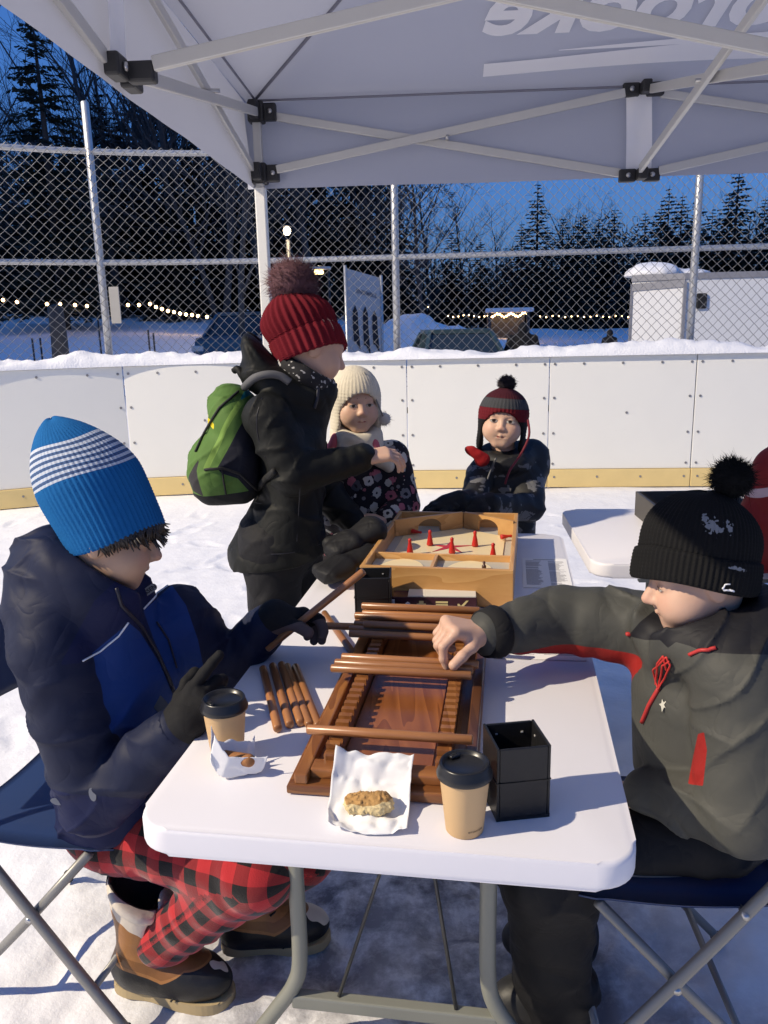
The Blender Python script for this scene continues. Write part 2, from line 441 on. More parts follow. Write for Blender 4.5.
# line of the boards in plan: straight end with the corner curve on the left
BP = [(-5.95, 5.15), (-4.90, 6.0), (-3.62, 6.70), (-2.30, 7.24), (-1.04, 7.41), (.235, 7.34), (1.51, 7.245), (2.785, 7.14), (4.06, 7.03), (5.33, 6.92), (6.6, 6.8)]
BP = np.array(BP); BH = 1.185
boards = thing('rink_boards', 'white plastic rink boards with a yellow kickplate curving behind the players', 'rink boards', (.2, 7.35, 0))
for i in range(len(BP) - 1):
    a, b_ = BP[i], BP[i + 1]; d = b_ - a; L = np.linalg.norm(d); t = d / L; nn = np.array([t[1], -t[0]])     # towards the rink
    R = np.stack([V3(t[0], t[1], 0), V3(-nn[0], -nn[1], 0), V3(0, 0, 1)], 1); c0 = (a + b_) / 2
    g = [xf(box((0, .02, BH / 2 + .085), (L - .008, .04, BH - .17), None, .004), R, V3(c0[0], c0[1], 0))]
    scr = []
    for zz in (1.12, .82, .5, .22):
        for sx in (-1, 1): scr.append((sx * (L / 2 - .045), zz))
    for xx in np.linspace(-L / 2 + .3, L / 2 - .3, 3): scr.append((xx, 1.12)); scr.append((xx + .08, .09)) 
    scr.append((.05, .68))
    for (sx, sz) in scr:
        if sz < .17: continue
        g.append(setmi(xf(lathe([(0.001, -.006), (.011, -.006), (.0115, -.003), (.0115, 0)], 10, R=np.array([[1, 0, 0], [0, 0, 1], [0, 1, 0.]]), cap=True), R, V3(c0[0], c0[1], 0) + R @ V3(sx, .0, sz)), 1))
    part('panel', join(*g), [M_HDPE, M_SCREW], boards, smooth=False)
    k = [xf(box((0, .012, .085), (L - .004, .06, .165), None, .006), R, V3(c0[0], c0[1], 0))]
    for xx in np.linspace(-L / 2 + .06, L / 2 - .06, 4):
        k.append(setmi(xf(lathe([(0.001, -.0045), (.010, -.0045), (.011, 0)], 8, R=np.array([[1, 0, 0], [0, 0, 1], [0, 1, 0.]])), R, V3(c0[0], c0[1], 0) + R @ V3(xx, -.018, .10)), 1))
    part('kickplate', join(*k), [M_KICK, M_SCREW], boards, smooth=False)
    part('backing_frame', join(*[xf(box((sx * L * .32, .10, .56), (.05, .1, 1.1)), R, V3(c0[0], c0[1], 0)) for sx in (-1, 1)] + [xf(box((0, .09, .72), (L, .08, .05)), R, V3(c0[0], c0[1], 0))]), M_DARKMETAL, boards, smooth=False)
# snow ridge lying on top of the boards
Pb = smooth_path(np.c_[BP, np.zeros(len(BP))], 40)
n2_ = len(Pb); ths = np.linspace(0, PI, 15); V = []
for i in range(n2_):
    p = Pb[i]; t = nrm(Pb[min(i + 1, n2_ - 1)] - Pb[max(i - 1, 0)]); nn = V3(-t[1], t[0], 0)
    for th in ths:
        q = p + nn * (.07 - .115 * math.cos(th)) + V3(0, 0, BH + .002 + .075 * math.sin(th))
        V.append(q)
V = np.array(V); dz = fbm(V, 3.1, 4, 2.) * .055 + fbm(V, 11., 3, 6.) * .03 + fbm(V * V3(1, 1, 0), 0.8, 2, 4.) * .02
up = np.tile(np.sin(ths), n2_)
V[:, 2] += dz * up * 1.15; V[:, 2] = np.maximum(V[:, 2], BH + .002); V[:, 1] += (fbm(V, 7., 3, 12.) * .03) * up
M_SNOW2 = mat('fresh snow', (.84, .84, .85), rough=.55, var=.03, vscale=20, bmp=.5, bscale=60, bdist=.012, spec=.3)
o = part('snow_ridge', grid(V, n2_, len(ths)), M_SNOW2, loc=(0.2, 7.4, BH)); tag(o, 'lumpy ridge of white snow lying along the top of the rink boards', 'snow', kind='stuff')

# ================================================================== CHAIN LINK FENCE (just behind the boards)
def galv(name, col, r=.45): return mat(name, col, rough=r, var=.18, vscale=30, metal=.75, bmp=.1, bscale=200)
M_GALV = galv('galvanised steel', (.55, .55, .54)); M_WIRE = galv('galvanised wire', (.24, .24, .245), .5)
off = .30
FP = []
for i in range(len(BP)):
    t = nrm(BP[min(i + 1, len(BP) - 1)] - BP[max(i - 1, 0)]); FP.append(BP[i] + np.array([-t[1], t[0]]) * off)
FPs = smooth_path(np.c_[np.array(FP), np.zeros(len(FP))], 60)[:, :2]
arc = np.r_[0, np.cumsum(np.linalg.norm(np.diff(FPs, axis=0), axis=1))]
def fpt(s): return np.array([np.interp(s, arc, FPs[:, 0]), np.interp(s, arc, FPs[:, 1])])
def s_of_x(x): return float(np.interp(x, FPs[:, 0], arc))
fence = thing('chain_link_fence', 'tall galvanised chain-link fence standing behind the rink boards', 'fence', (.2, 7.65, 0))
Z0, Z1 = .9, 3.04
posts = [s_of_x(-2.49) + 2.67 * k for k in range(-1, 4)]
for s in posts:
    p = fpt(s); top = 3.42
    part('post', tube([(p[0], p[1], 0), (p[0], p[1], top - .01), (p[0], p[1], top)], [.034, .034, .026], 14), M_GALV, fence)
for z in (2.095, 3.02):
    q = [np.r_[fpt(s), z] + V3(0, -.0, 0) for s in np.linspace(posts[0], posts[-1], 60)]
    part('rail', tube(q, .025, 10), M_GALV, fence)
V, F = [], []; n = 0; pw, ph = .090, .088
ss = np.arange(posts[0], posts[-1], pw / 2)
levels = int((Z1 + .05 - Z0) / (ph / 2))
for i, s0 in enumerate(ss[:-1]):
    # one wire zigzags up between column i and i+1
    pts = []
    for l in range(levels + 1):
        sgn = (i + l) % 2
        s = s0 + sgn * pw / 2; q = fpt(s); wob = .006 * math.sin(s * 7.1 + l * .9)
        pts.append((q[0], q[1] - .036 + (.004 if sgn else -.004), Z0 + l * ph / 2 + wob))
    pts = np.array(pts); r = .0034
    T_ = np.array([.0, 1, 0]); k = len(pts)
    tx = nrm(np.r_[fpt(s0 + .1) - fpt(s0), 0])
    ring3 = [(-.86 * r * tx + V3(0, -.5 * r, .25 * r)), (.86 * r * tx + V3(0, -.5 * r, .25 * r)), V3(0, r, 0) + V3(0, 0, -.2 * r)]
    V.append((pts[:, None, :] + np.array(ring3)[None]).reshape(-1, 3))
    a = np.arange(k - 1)[:, None] * 3 + n
    for e in range(3): F.append(np.concatenate([a + e, a + (e + 1) % 3, a + 3 + (e + 1) % 3, a + 3 + e], 1))
    n += 3 * k
part('wire_mesh', (np.concatenate(V), np.concatenate(F)), M_WIRE, fence, smooth=True)
pz = fpt(posts[1] + .12)
part('notice_plate', box((pz[0], pz[1] - .09, 1.72), (.09, .012, .32), None, .004), mat('weathered plate', (.33, .32, .30), rough=.6), fence, smooth=False)

# ================================================================== TREES
M_BARK = mat('dark bark', (.055, .052, .052), rough=.9, var=.3, vscale=6, bmp=.4, bscale=30, bdist=.01)
M_BARK2 = mat('grey bark', (.075, .068, .062), rough=.9, var=.3, vscale=6, bmp=.4, bscale=30, bdist=.01)
M_NEEDLE = mat('dark needles', (.016, .026, .020), rough=.8, var=.5, vscale=2.5)
M_FROST = mat('snow dusted needles', (.05, .06, .06), rough=.8, var=.6, vscale=1.5)
def bare_tree(seed, H, spread=.5, lv=4, nb=7, lean=0.):
    r = random.Random(seed); segs = []
    def grow(p, d, L, rad, lev):
        n = 5 if lev == 0 else 4; pts = [p]; q = p.copy(); dd = d.copy()
        for k in range(n):
            dd = nrm(dd + V3(r.gauss(0, .10), r.gauss(0, .10), r.gauss(0, .06) + (.05 if lev else .02)) * (1 + .4 * lev)); q = q + dd * L / n; pts.append(q)
        rr = np.linspace(rad, rad * (.35 if lev < lv - 1 else .2), n + 1); segs.append((lev, pts, rr))
        if lev >= lv - 1: return
        m_ = nb + (5 if lev == 0 else 0)
        for k in range(m_):
            t = (.28 if lev == 0 else .15) + (.72 if lev == 0 else .85) * (k + r.random()) / m_; i = min(int(t * n), n - 1); f = t * n - i
            pp = pts[i] * (1 - f) + pts[i + 1] * f; ax = nrm(pts[i + 1] - pts[i]); a = r.random() * 2 * PI
            s1 = nrm(np.cross(ax, V3(.3, .5, .8))); s2 = np.cross(ax, s1); sd = s1 * math.cos(a) + s2 * math.sin(a); ang = spread + r.random() * .5
            grow(pp, nrm(ax * math.cos(ang) + sd * math.sin(ang)), L * (.55 if lev == 0 else .5) * (1.15 - .6 * t) * (.7 + .6 * r.random()), max(rr[i] * .5, .004), lev + 1)
    grow(V3(0, 0, -.1), nrm(V3(lean, 0, 1)), H * .86, H * .0125, 0)
    tr = join(*[tube(p, q, 8 if l == 0 else 5) for l, p, q in segs if l <= 1]); cr = join(*[tube(p, np.maximum(q, .006), 3, caps=False) for l, p, q in segs if l > 1])
    return tr, cr
def conifer(seed, H, W, droop=.35, gap=.15, full=1.0):
    r = random.Random(seed); tr = tube([(0, 0, -.1), (0.02, 0, H * .5), (0, 0, H)], [H * .018, H * .011, .01], 7); V, F, n = [], [], 0
    z = H * .08; 
    while z < H * .985:
        t = z / H; R = W * (1 - t) ** .82 * (.75 + .5 * r.random()) + .06
        for k in range(int(5 + 5 * (1 - t))):
            if r.random() < gap: continue
            a = r.random() * 2 * PI; L = R * (.65 + .5 * r.random()); dr = droop * (1.1 - t) * L
            d = V3(math.cos(a), math.sin(a), 0); sd = V3(-d[1], d[0], 0)
            m_ = max(4, int(L * 13 * full))
            for j in range(m_):
                f = (j + r.random() * .6) / m_
                if f < .12: continue
                c = d * L * f + V3(0, 0, z - dr * f * f + .06 * L * f)
                for s in (-1, 1):
                    ln = (.11 + .16 * L * (1 - f * .75)) * (.6 + .7 * r.random()); w_ = .03 + .035 * r.random()
                    e = nrm(sd * s * (.8 + .3 * r.random()) + d * (.55 + .4 * r.random()) + V3(0, 0, r.gauss(-.25, .25))) * ln
                    nrmv = nrm(np.cross(e, V3(r.gauss(0, .4), r.gauss(0, .4), 1))) * w_
                    V += [c - nrmv * .5, c + nrmv * .5, c + e * .7 + nrmv, c + e, c + e * .7 - nrmv]; F.append((n, n + 1, n + 2, n + 3, n + 4)); n += 5
        z += H * .020 + .05 * r.random()
    return tr, (np.array(V), F)
def tree(name, label, loc, geo, bark, leaf, group, crown='crown', rz=0, sc=1.):
    o = thing(name, label, 'tree', (0, 0, 0), group)
    part('trunk', geo[0], bark, o); part(crown, geo[1], leaf, o, smooth=False)
    o.location = tuple(loc); o.rotation_euler = (0, 0, rz); o.scale = (sc, sc, sc); return o
def retree(src, loc, rz, sc, label, group):
    o = dup(src, loc=tuple(loc), rotz=rz); o.scale = (sc, sc, sc); o['label'] = label; o['group'] = group; return o
def gp(px, Y, py=330): p = at(px, py, Y); return V3(p[0], Y, ground_z(p[0], Y) - .1)
G1, G2 = 'bare trees of the dark wood', 'conifers beyond the fence'
B_ = [bare_tree(3, 12, .5, 4, 6), bare_tree(8, 11, .42, 4, 6), bare_tree(21, 13, .55, 4, 7)]
protoB = []
LB_ = ['thin bare tree with a narrow crown in the dark wood', 'thin bare tree with upswept twigs in the dark wood', 'bare tree with a wide twiggy crown in the dark wood']
rr = random.Random(5)
k = 0
for row, (Y0, n, x0, x1) in enumerate([(31, 13, -60, 345), (36, 17, -80, 390), (42, 20, -90, 420), (47, 12, 430, 820)]):
    for i in range(n):
        px = x0 + (x1 - x0) * (i + rr.random()) / n; Y_ = Y0 + rr.uniform(-2, 2.5); v = rr.randrange(3); sc = rr.uniform(.75, 1.2) * (1 if row < 3 else .62)
        if row < 3 and px > 300: sc *= .8
        if px < 115: sc *= .66
        loc = gp(px, Y_)
        while len(protoB) <= v: protoB.append(tree('bare_tree', LB_[len(protoB)], loc, B_[len(protoB)], M_BARK, M_BARK, G1, rz=1.)); 
        if k < 3 and not protoB[v].get('_'): pass
        retree(protoB[v], loc, rr.random() * 6, sc, LB_[v] if row < 3 else LB_[v].replace('in the dark wood', 'in the low wood to the right'), G1 if row < 3 else 'bare trees of the low wood to the right'); k += 1
for v in protoB: v.location = tuple(gp(rr.uniform(20, 250), 39)); v.rotation_euler = (0, 0, 2.2)
big = tree('bare_tree', 'large bare tree with fine spreading twigs beside the middle fence post', gp(425, 27), bare_tree(33, 6.6, .6, 5, 6), M_BARK, M_BARK, None, rz=.4)
big2 = tree('bare_tree', 'slim grey bare tree standing alone just left of the tent leg', gp(243, 17), bare_tree(41, 6.5, .4, 4, 5), M_BARK2, M_BARK2, None, rz=2.)
C_ = [conifer(2, 10, 2.9, .35, .05, 1.5), conifer(6, 9, 2.0, .25, .05, 1.5), conifer(9, 8, 2.6, .3, .08, 1.4)]
c1 = tree('conifer', 'tallest dark ragged conifer at the upper left above the fence', gp(66, 26), conifer(14, 9.7, 2.5, .30, .22, 1.2), M_BARK, M_NEEDLE, None)
c2 = tree('conifer', 'frosted pale conifer with a rounded tip right of the bare tree', gp(535, 42), C_[1], M_BARK, M_FROST, None, sc=.83)
c3 = tree('conifer', 'small frosted conifer beside the rounded pale one', gp(560, 44), C_[2], M_BARK, M_FROST, None, sc=.77)
c4_ = tree('conifer', 'narrow pointed conifer standing above the white trailer', gp(728, 40), C_[1], M_BARK, M_NEEDLE, None, rz=2, sc=.88)
c5 = tree('conifer', 'thin dark conifer spire between the frosted pair and the trailer', gp(580, 34), C_[1], M_BARK, M_NEEDLE, None, rz=1, sc=.53)
c6 = tree('conifer', 'broad dark conifer in the low wood beyond the fence', gp(610, 42), C_[0], M_BARK, M_NEEDLE, G2, sc=.62)
for i, (px, Y_, v, sc) in enumerate([(575, 44, 0, .62), (655, 40, 0, .60), (675, 43, 0, .70), (720, 45, 0, .72), (740, 41, 2, .62), (770, 40, 0, .64), (600, 46, 2, .66), (520, 46, 0, .6), (640, 43, 0, .62), (662, 46, 0, .78), (690, 44, 2, .85), (705, 41, 0, .60), (755, 43, 0, .66), (790, 44, 2, .8), (480, 45, 0, .48), (505, 44, 2, .55), (452, 43, 0, .5), (545, 39, 0, .5), (595, 45, 0, .62), (625, 39, 2, .52)]):
    src = c6 if v == 0 else c3
    o = retree(src, gp(px, Y_), i * 1.3, sc, 'broad dark conifer in the low wood beyond the fence' if v == 0 else 'frosted broad conifer in the low wood beyond the fence', G2)
for i, (px, Y_, sc) in enumerate([(-20, 33, .8), (20, 40, .7), (120, 34, .75), (160, 40, .9), (205, 33, .62), (270, 42, .85), (310, 37, .72), (355, 40, .8), (395, 37, .55), (235, 45, .9), (60, 45, .9), (330, 46, .8), (290, 34, .5), (180, 31, .5), (90, 38, .75), (140, 45, .95)]):
    retree(c6, gp(px, Y_), i * 1.7, sc * 1.15, 'dark conifer standing among the bare trees of the wood', 'conifers among the bare trees')
# the rest of the wood reads as one dark mass of stems and twigs
rr = np.random.RandomState(4); V, F, n = [], [], 0
for i in range(1250):
    px = rr.uniform(-420, 1100); Y_ = rr.uniform(46, 66); p = gp(px, Y_); H_ = ((rr.uniform(6, 11.) if px > 110 else rr.uniform(4, 8)) if px < 400 else rr.uniform(3.0, 5.0 + 2. * (px > 570))); w_ = rr.uniform(.04, .11)
    for a in (0, 2.1, 4.2):
        V += [p + V3(math.cos(a) * w_, math.sin(a) * w_, 0), p + V3(math.cos(a + 2.1) * w_, math.sin(a + 2.1) * w_, 0), p + V3(rr.normal(0, .5), rr.normal(0, .5), H_)]; F.append((n, n + 1, n + 2)); n += 3
for i in range(46000):
    px = rr.uniform(-420, 1100); Y_ = rr.uniform(46, 68); p = gp(px, Y_) if i % 12 == 0 else V3(at(px, 330, Y_)[0], Y_, 1.6); hm = (9.2 if px > 110 else 6.2) if px < 400 else (4.2 if px < 570 else 6.0)
    p[2] += hm * rr.beta(1.0, 1.35); d = rr.normal(0, 1, 3) * V3(.5, .5, .8); d *= rr.uniform(.3, .8) / np.linalg.norm(d); s = nrm(np.cross(d, rr.normal(0, 1, 3))) * rr.uniform(.02, .07)
    V += [p - s, p + s, p + d]; F.append((n, n + 1, n + 2)); n += 3
o = part('far_wood', (np.array(V), np.array(F)), M_BARK, loc=(0, 50, 1.5), smooth=False); tag(o, 'far dark wood of bare stems and twigs closing the view', 'wood', kind='stuff')

# ================================================================== TRAILER, CARS, BANNER, LAMPS BEYOND THE BOARDS
M_TRW = mat('white trailer skin', (.70, .70, .70), rough=.35, var=.03); M_TRG = mat('grey trim', (.25, .25, .27), rough=.4)
M_BLK = mat('black rubber', (.012, .012, .012), rough=.7); M_GLASS = mat('dark glass', (.02, .03, .04), rough=.08, spec=.6)
tp = at(688, 276, 11.6); tz = ground_z(4.2, 12)
tl = thing('cargo_trailer', 'white box trailer with snow on its roof parked behind the fence', 'trailer', (5.2, 12., tz))
x0 = 3.62; x1 = 8.6; yb = 11.9; h0 = tz + .45; h1 = 2.10
nose = [(tp[0] - .02, yb - .28), (x1, yb - .55), (x1, yb + 1.7), (x0 + .72, yb + 1.7), (x0 + .06, yb + .15)]
part('body', prism(nose, h0, h1, .02), M_TRW, tl, smooth=False)
part('roof_trim', prism([(p[0] + (-.02 if p[0] < 5 else .02), p[1] + (-.02 if p[1] < yb + .5 else .02)) for p in nose], h1 - .07, h1 + .015, .006), M_TRG, tl, smooth=False)
# darker nose band under the roof edge
a_, b2_ = V3(x0 + .06, yb + .15, 0), V3(tp[0] - .02, yb - .28, 0); dn = nrm(b2_ - a_); nn = V3(dn[1], -dn[0], 0)
part('nose_trim', join(bar(a_ + nn * .012 + V3(0, 0, h1 - .15), b2_ + nn * .012 + V3(0, 0, h1 - .12), .02, .10), bar(a_ + nn * .01 + V3(0, 0, h0), a_ + nn * .01 + V3(0, 0, h1 - .1), .03, .03), bar(b2_ + nn * .014 + V3(0, 0, h0), b2_ + nn * .014 + V3(0, 0, h1 - .1), .04, .04)), M_TRG, tl, smooth=False)
vp = at(700, 301, 11.58)
part('side_vent', box((vp[0] + .02, vp[1], vp[2]), (.15, .05, .21), None, .02), M_BLK, tl, smooth=False)
snowV = surface(P_([ell((x0 + .42, yb + .38, h1 + .05), (.40, .42, .17)), ell((x0 + .95, yb + .75, h1 + .03), (.45, .5, .12))], .1), .03, lambda P: .05 * fbm(P, 5., 3), bounds=((x0 - .1, yb - .3, h1 - .1), (x0 + 1.4, yb + 1.4, h1 + .4)))
snowV = (np.c_[snowV[0][:, :2], np.maximum(snowV[0][:, 2], h1 + .017)], snowV[1])
o = part('roof_snow', snowV, M_SNOW2, loc=(x0 + .5, yb + .5, h1)); tag(o, 'mound of snow lying on the trailer roof', 'snow')
for sx in (6.2, 6.9):
    part('wheel', xf(lathe([(.12, -.09), (.3, -.1), (.33, -.05), (.33, .05), (.3, .1), (.12, .09)], 24, R=np.array([[1, 0, 0], [0, 0, 1], [0, 1, 0.]])), None, (sx, yb - .40, tz + .3)), M_BLK, tl)
def car(name, label, loc, rz, paint, sc=1.0):
    o = thing(name, label, 'car', (0, 0, 0))
    xs = [-2.1, -2.05, -1.6, -1.0, -.55, .2, .75, 1.35, 1.95, 2.1]; top = [.55, .86, .92, .95, 1.30, 1.42, 1.40, 1.18, .92, .55]
    def sect(z0, zt, w, t): return [(-w, z0), (w, z0), (w * 1.02, z0 + (zt - z0) * .55), (w * t, zt), (0, zt + .015), (-w * t, zt), (-w * 1.02, z0 + (zt - z0) * .55)]
    V, F = [], []
    for x, z in zip(xs, [.55, .84, .9, .93, .93, .93, .93, .93, .90, .55]): V += [(x, y, zz) for y, zz in sect(.25, z, .84 if abs(x) < 2 else .7, .93)]
    for i in range(len(xs) - 1):
        for k in range(7): F.append((i * 7 + k, i * 7 + (k + 1) % 7, i * 7 + 7 + (k + 1) % 7, i * 7 + 7 + k))
    F += [tuple(range(6, -1, -1)), tuple(63 + k for k in range(7))]
    part('body', (np.array(V), F), paint, o, smooth=False)
    cab = [(-1.05, .90), (-.50, 1.40), (.55, 1.45), (1.15, 1.33), (1.75, .90)]
    V = [(x, s * (.78 if z < 1 else .60), z) for s in (-1, 1) for x, z in cab]
    F = [(4, 3, 2, 1, 0), (5, 6, 7, 8, 9)] + [(i, i + 1, i + 6, i + 5) for i in range(4)] + [(4, 0, 5, 9)]
    part('windows', (np.array(V), F), M_GLASS, o, smooth=False)
    part('roof', prism(rrect(-.52, 1.14, -.63, .63, .1), 1.395, 1.475, .03), paint, o, smooth=False)
    for s in (-1, 1):
        for a_, b_ in (((-1.07, s * .79, .92), (-.5, s * .61, 1.42)), ((1.76, s * .79, .92), (1.13, s * .61, 1.40)), ((.3, s * .80, .92), (.3, s * .62, 1.43))): part('pillar', bar(a_, b_, .075, .055), paint, o, smooth=False)
    for sx in (-1.3, 1.3):
        for sy in (-.78, .78): part('wheel', xf(lathe([(.1, -.1), (.27, -.1), (.32, -.06), (.32, .06), (.27, .1), (.1, .1)], 20, R=np.array([[1, 0, 0], [0, 0, 1], [0, 1, 0.]])), None, (sx, sy, .32)), M_BLK, o)
    for sy in (-.6, .6): part('headlight', box((-2.06, sy, .68), (.1, .28, .13), None, .03), mat('lamp lens', (.5, .5, .48), rough=.2), o, smooth=False)
    o.location = tuple(loc); o.rotation_euler = (0, 0, rz); o.scale = (sc,) * 3; return o
M_PAINT1 = mat('dark teal paint', (.03, .055, .065), rough=.3, spec=.6); M_PAINT2 = mat('blue paint', (.02, .07, .11), rough=.35, spec=.6)
p = at(455, 345, 13.5); car('parked_car', 'dark car whose windscreen shows just above the boards by the middle post', (p[0], 13.2, ground_z(p[0], 13.2) - .02), PI / 2 + .06, M_PAINT1, .79)
p = at(250, 345, 18); car('parked_car', 'blue car parked behind the fence left of the tent leg', (p[0], 18., ground_z(p[0], 18.)), PI / 2 - .12, M_PAINT2, .90)
sn = surface(P_([ell((.75, 19.2, .8), (1.0, .9, .95)), ell((1.6, 19.6, .7), (1.1, .8, .80)), ell((2.6, 20.2, .55), (1.2, .9, .6))], .3), .07, lambda P: .16 * fbm(P, 2.1, 4) + .05 * fbm(P, 7., 2), bounds=((-1.0, 17.8, -.3), (4.4, 21.6, 2)))
o = part('snow_bank', sn, M_SNOW2, loc=(1.2, 19.5, .3)); tag(o, 'ploughed snow bank behind the fence beside the dark car', 'snow')
# upright banner
M_BAN = mat('white banner', (.50, .50, .51), rough=.7, var=.05); M_BTX = mat('grey print', (.16, .16, .18), rough=.8); M_BDK = mat('dark print', (.02, .022, .03), rough=.8, var=.5)
bn = thing('upright_banner', 'white upright banner with faint lettering and dark arched shapes behind the fence', 'banner', (-.2, 9.5, 0))
A, B2, C2, D2 = at(345, 268, 9.4), at(381, 278, 9.7), at(381.5, 352, 9.7), at(346, 352, 9.4)
ux = nrm(B2 - A); un = nrm(np.cross(ux, V3(0, 0, 1)))
zb = 1.15
V = [A, B2, V3(B2[0], B2[1], zb), V3(A[0], A[1], zb)]; V = np.array(V + [v - un * .012 for v in V])
part('sheet', (V, [(0, 1, 2, 3), (7, 6, 5, 4), (0, 4, 5, 1), (1, 5, 6, 2), (2, 6, 7, 3), (3, 7, 4, 0)]), M_BAN, bn, smooth=False)
for q in (A, B2): part('pole', tube([(q[0], q[1], ground_z(q[0], q[1]) - .05), (q[0], q[1], q[2] + .03)], .018, 8), M_GALV, bn)
wB = np.linalg.norm((B2 - A)[:2])
Rb = np.stack([V3(ux[0], ux[1], ux[2]), V3(0, 0, 1), un], 1)
tg = text_geo('ENSEMBLE', .065, offset=.001); part('lettering', xf(tg, Rb, A + ux * wB * .58 + V3(0, 0, -.24) + un * .006), M_BTX, bn, smooth=False)
gg = []
for j, (cx, hh) in enumerate([(.24, .42), (.53, .46), (.80, .40)]):
    pts = [(-.030, -hh * .55), (-.038, -hh * .1), (-.034, hh * .25), (0, hh * .42), (.034, hh * .25), (.038, -hh * .1), (.06, -hh * .75), (.0, -hh * .55)]
    pts = pts[::-1]
    gg.append(xf(prism([(x, y) for x, y in pts], 0, .004), Rb, A + ux * wB * cx + V3(0, 0, -.56) + un * .004))
part('dark_print', join(*gg), M_BDK, bn, smooth=False)
# street lamp
lp = at(287, 231, 21.); 
M_LAMP = mat('lit lamp glass', (1, .9, .7), emit=((1, .80, .52), 26.0))
sl = thing('street_lamp', 'lit street lamp glowing warm among the dark trees', 'street lamp', (lp[0], lp[1], ground_z(lp[0], lp[1])))
part('pole', tube([(lp[0], lp[1] + .1, ground_z(lp[0], lp[1]) - .2), (lp[0], lp[1] + .1, lp[2] - .2)], .05, 8), M_DARKMETAL, sl)
part('lamp_globe', lathe([(.02, -.10), (.06, -.08), (.09, -.02), (.09, .03), (.06, .08), (.02, .10)], 20, lp), M_LAMP, sl)
part('lamp_cap', lathe([(.10, 0), (.08, .04), (.02, .06)], 20, lp + V3(0, 0, .09)), M_DARKMETAL, sl)
pl = bpy.data.lights.new('street_lamp_glow', 'POINT'); pl.energy = 160; pl.color = (1, .78, .5); pl.shadow_soft_size = .16
po = bpy.data.objects.new('street_lamp_glow', pl); COL.objects.link(po); po.location = tuple(lp + V3(0, -.25, -.1))
q = at(318, 271, 20.); M_LAMPW = mat('warm lamp glass', (1, .7, .35), emit=((1, .62, .25), 6.0))
wl = thing('hooded_lamp', 'small hooded warm lamp on a post just right of the red hat', 'street lamp', (q[0], q[1], ground_z(q[0], q[1])))
part('pole', tube([(q[0] + .25, q[1], ground_z(q[0], q[1]) - .2), (q[0] + .25, q[1], q[2] + .1), (q[0], q[1], q[2] + .1)], .03, 8), M_DARKMETAL, wl)
part('hood', box(q + V3(0, 0, .06), (.62, .3, .06), None, .02), M_GALV, wl, smooth=False)
part('lamp_lens', box(q + V3(.02, 0, -.03), (.22, .16, .09), None, .03), M_LAMPW, wl, smooth=False)
# string lights
M_BULB = mat('lit bulb', (1, .75, .4), emit=((1, .60, .26), 16.0)); M_CAB = mat('black cable', (.01, .01, .01), rough=.6)
def lights(label, pts, Y, r):
    P = [at(x, y, Y + .004 * (x - 100)) for x, y in pts]
    o = thing('string_lights', label, 'string lights', tuple(P[0]))
    cab = []
    for a, b_ in zip(P[:-1], P[1:]):
        for t in np.linspace(0, 1, 6)[:-1]: cab.append(a + (b_ - a) * t + V3(0, 0, .04 - .10 * 4 * t * (1 - t) * min(1, np.linalg.norm(b_ - a))))
    cab.append(P[-1] + V3(0, 0, .04)); part('cable', tube(np.array(cab), .008, 4), M_CAB, o)
    first = None
    for q in P:
        if first is None: first = part('bulb', lathe([(.004, -r), (r * .75, -r * .6), (r, 0), (r * .75, r * .6), (.004, r)], 10, q), M_BULB, o); q0 = q
        else:
            c = first.copy(); COL.objects.link(c); c.parent = o; c.location = tuple(q - q0)
    return o
lights('long string of warm bulbs hanging along the left wood', [(3, 300), (17, 302), (47, 304), (60, 304), (75, 305), (87, 306), (128, 305), (139, 305), (150, 304), (156, 307), (162, 309), (168, 311), (174, 312), (180, 313.5), (186, 314.5), (192, 315), (198, 316), (207, 317)], 24., .050)
lights('string of tiny warm bulbs strung low beyond the bare tree', [(428, 307)] + [(448 + 5.2 * i, 316 + 1.0 * math.sin(i * 1.3)) for i in range(9)] + [(540 + 6.3 * i, 316.5 + .7 * math.sin(i * 1.9)) for i in range(17)], 26., .022)
lights('bright cluster of warm bulbs along a far snowy eave', [(488 + 2.3 * i, 315.5 + 1.6 * math.sin(i * 1.1) - .008 * (i - 4) ** 2 * (1 if i > 4 else -.5)) for i in range(18)], 26.5, .036)
sh = thing('shelter', 'low dark shelter with a snowy roof under the bright bulb cluster', 'shelter', tuple(gp(508, 27.5)))
q = at(508, 310, 28.); g0 = ground_z(q[0], 28)
part('roof', prism([(q[0] - .85, 27.3), (q[0] + .75, 27.3), (q[0] + .6, 28.6), (q[0] - .7, 28.6)], q[2] - .08, q[2] + .06, .04), M_SNOW2, sh, smooth=False)
for sx in (-.7, .6): part('post', box((q[0] + sx, 27.5, (q[2] + g0) / 2), (.1, .1, q[2] - g0)), M_BARK, sh, smooth=False)
part('wall', box((q[0], 28.5, (q[2] + g0) / 2 - .05), (1.3, .06, q[2] - g0 - .1)), M_BARK, sh, smooth=False)
# things standing in the snow at the left
q = gp(57, 13.5); o = part('tree_stump', tube([(q[0], q[1], q[2]), (q[0] + .02, q[1], 1.4), (q[0] + .01, q[1], 1.92), (q[0] + .01, q[1], 1.95)], [.16, .13, .12, .03], 10), M_BARK2, loc=tuple(q)); tag(o, 'short grey tree stump standing in the snow at the far left', 'tree stump')
for i, (px, y0, hh) in enumerate([(99, 318, .55), (31, 338, .75), (39, 338, .7), (148, 330, .6), (153, 333, .55)]):
    q = gp(px, 14.); t = at(px, y0, 14.)[2]
    o = part('stake', tube([(q[0], q[1], q[2]), (q[0], q[1], t)], .016, 6), M_DARKMETAL, loc=tuple(q)); tag(o, 'thin dark stake standing in the snow at the left behind the fence', 'stake', 'thin stakes in the snow')
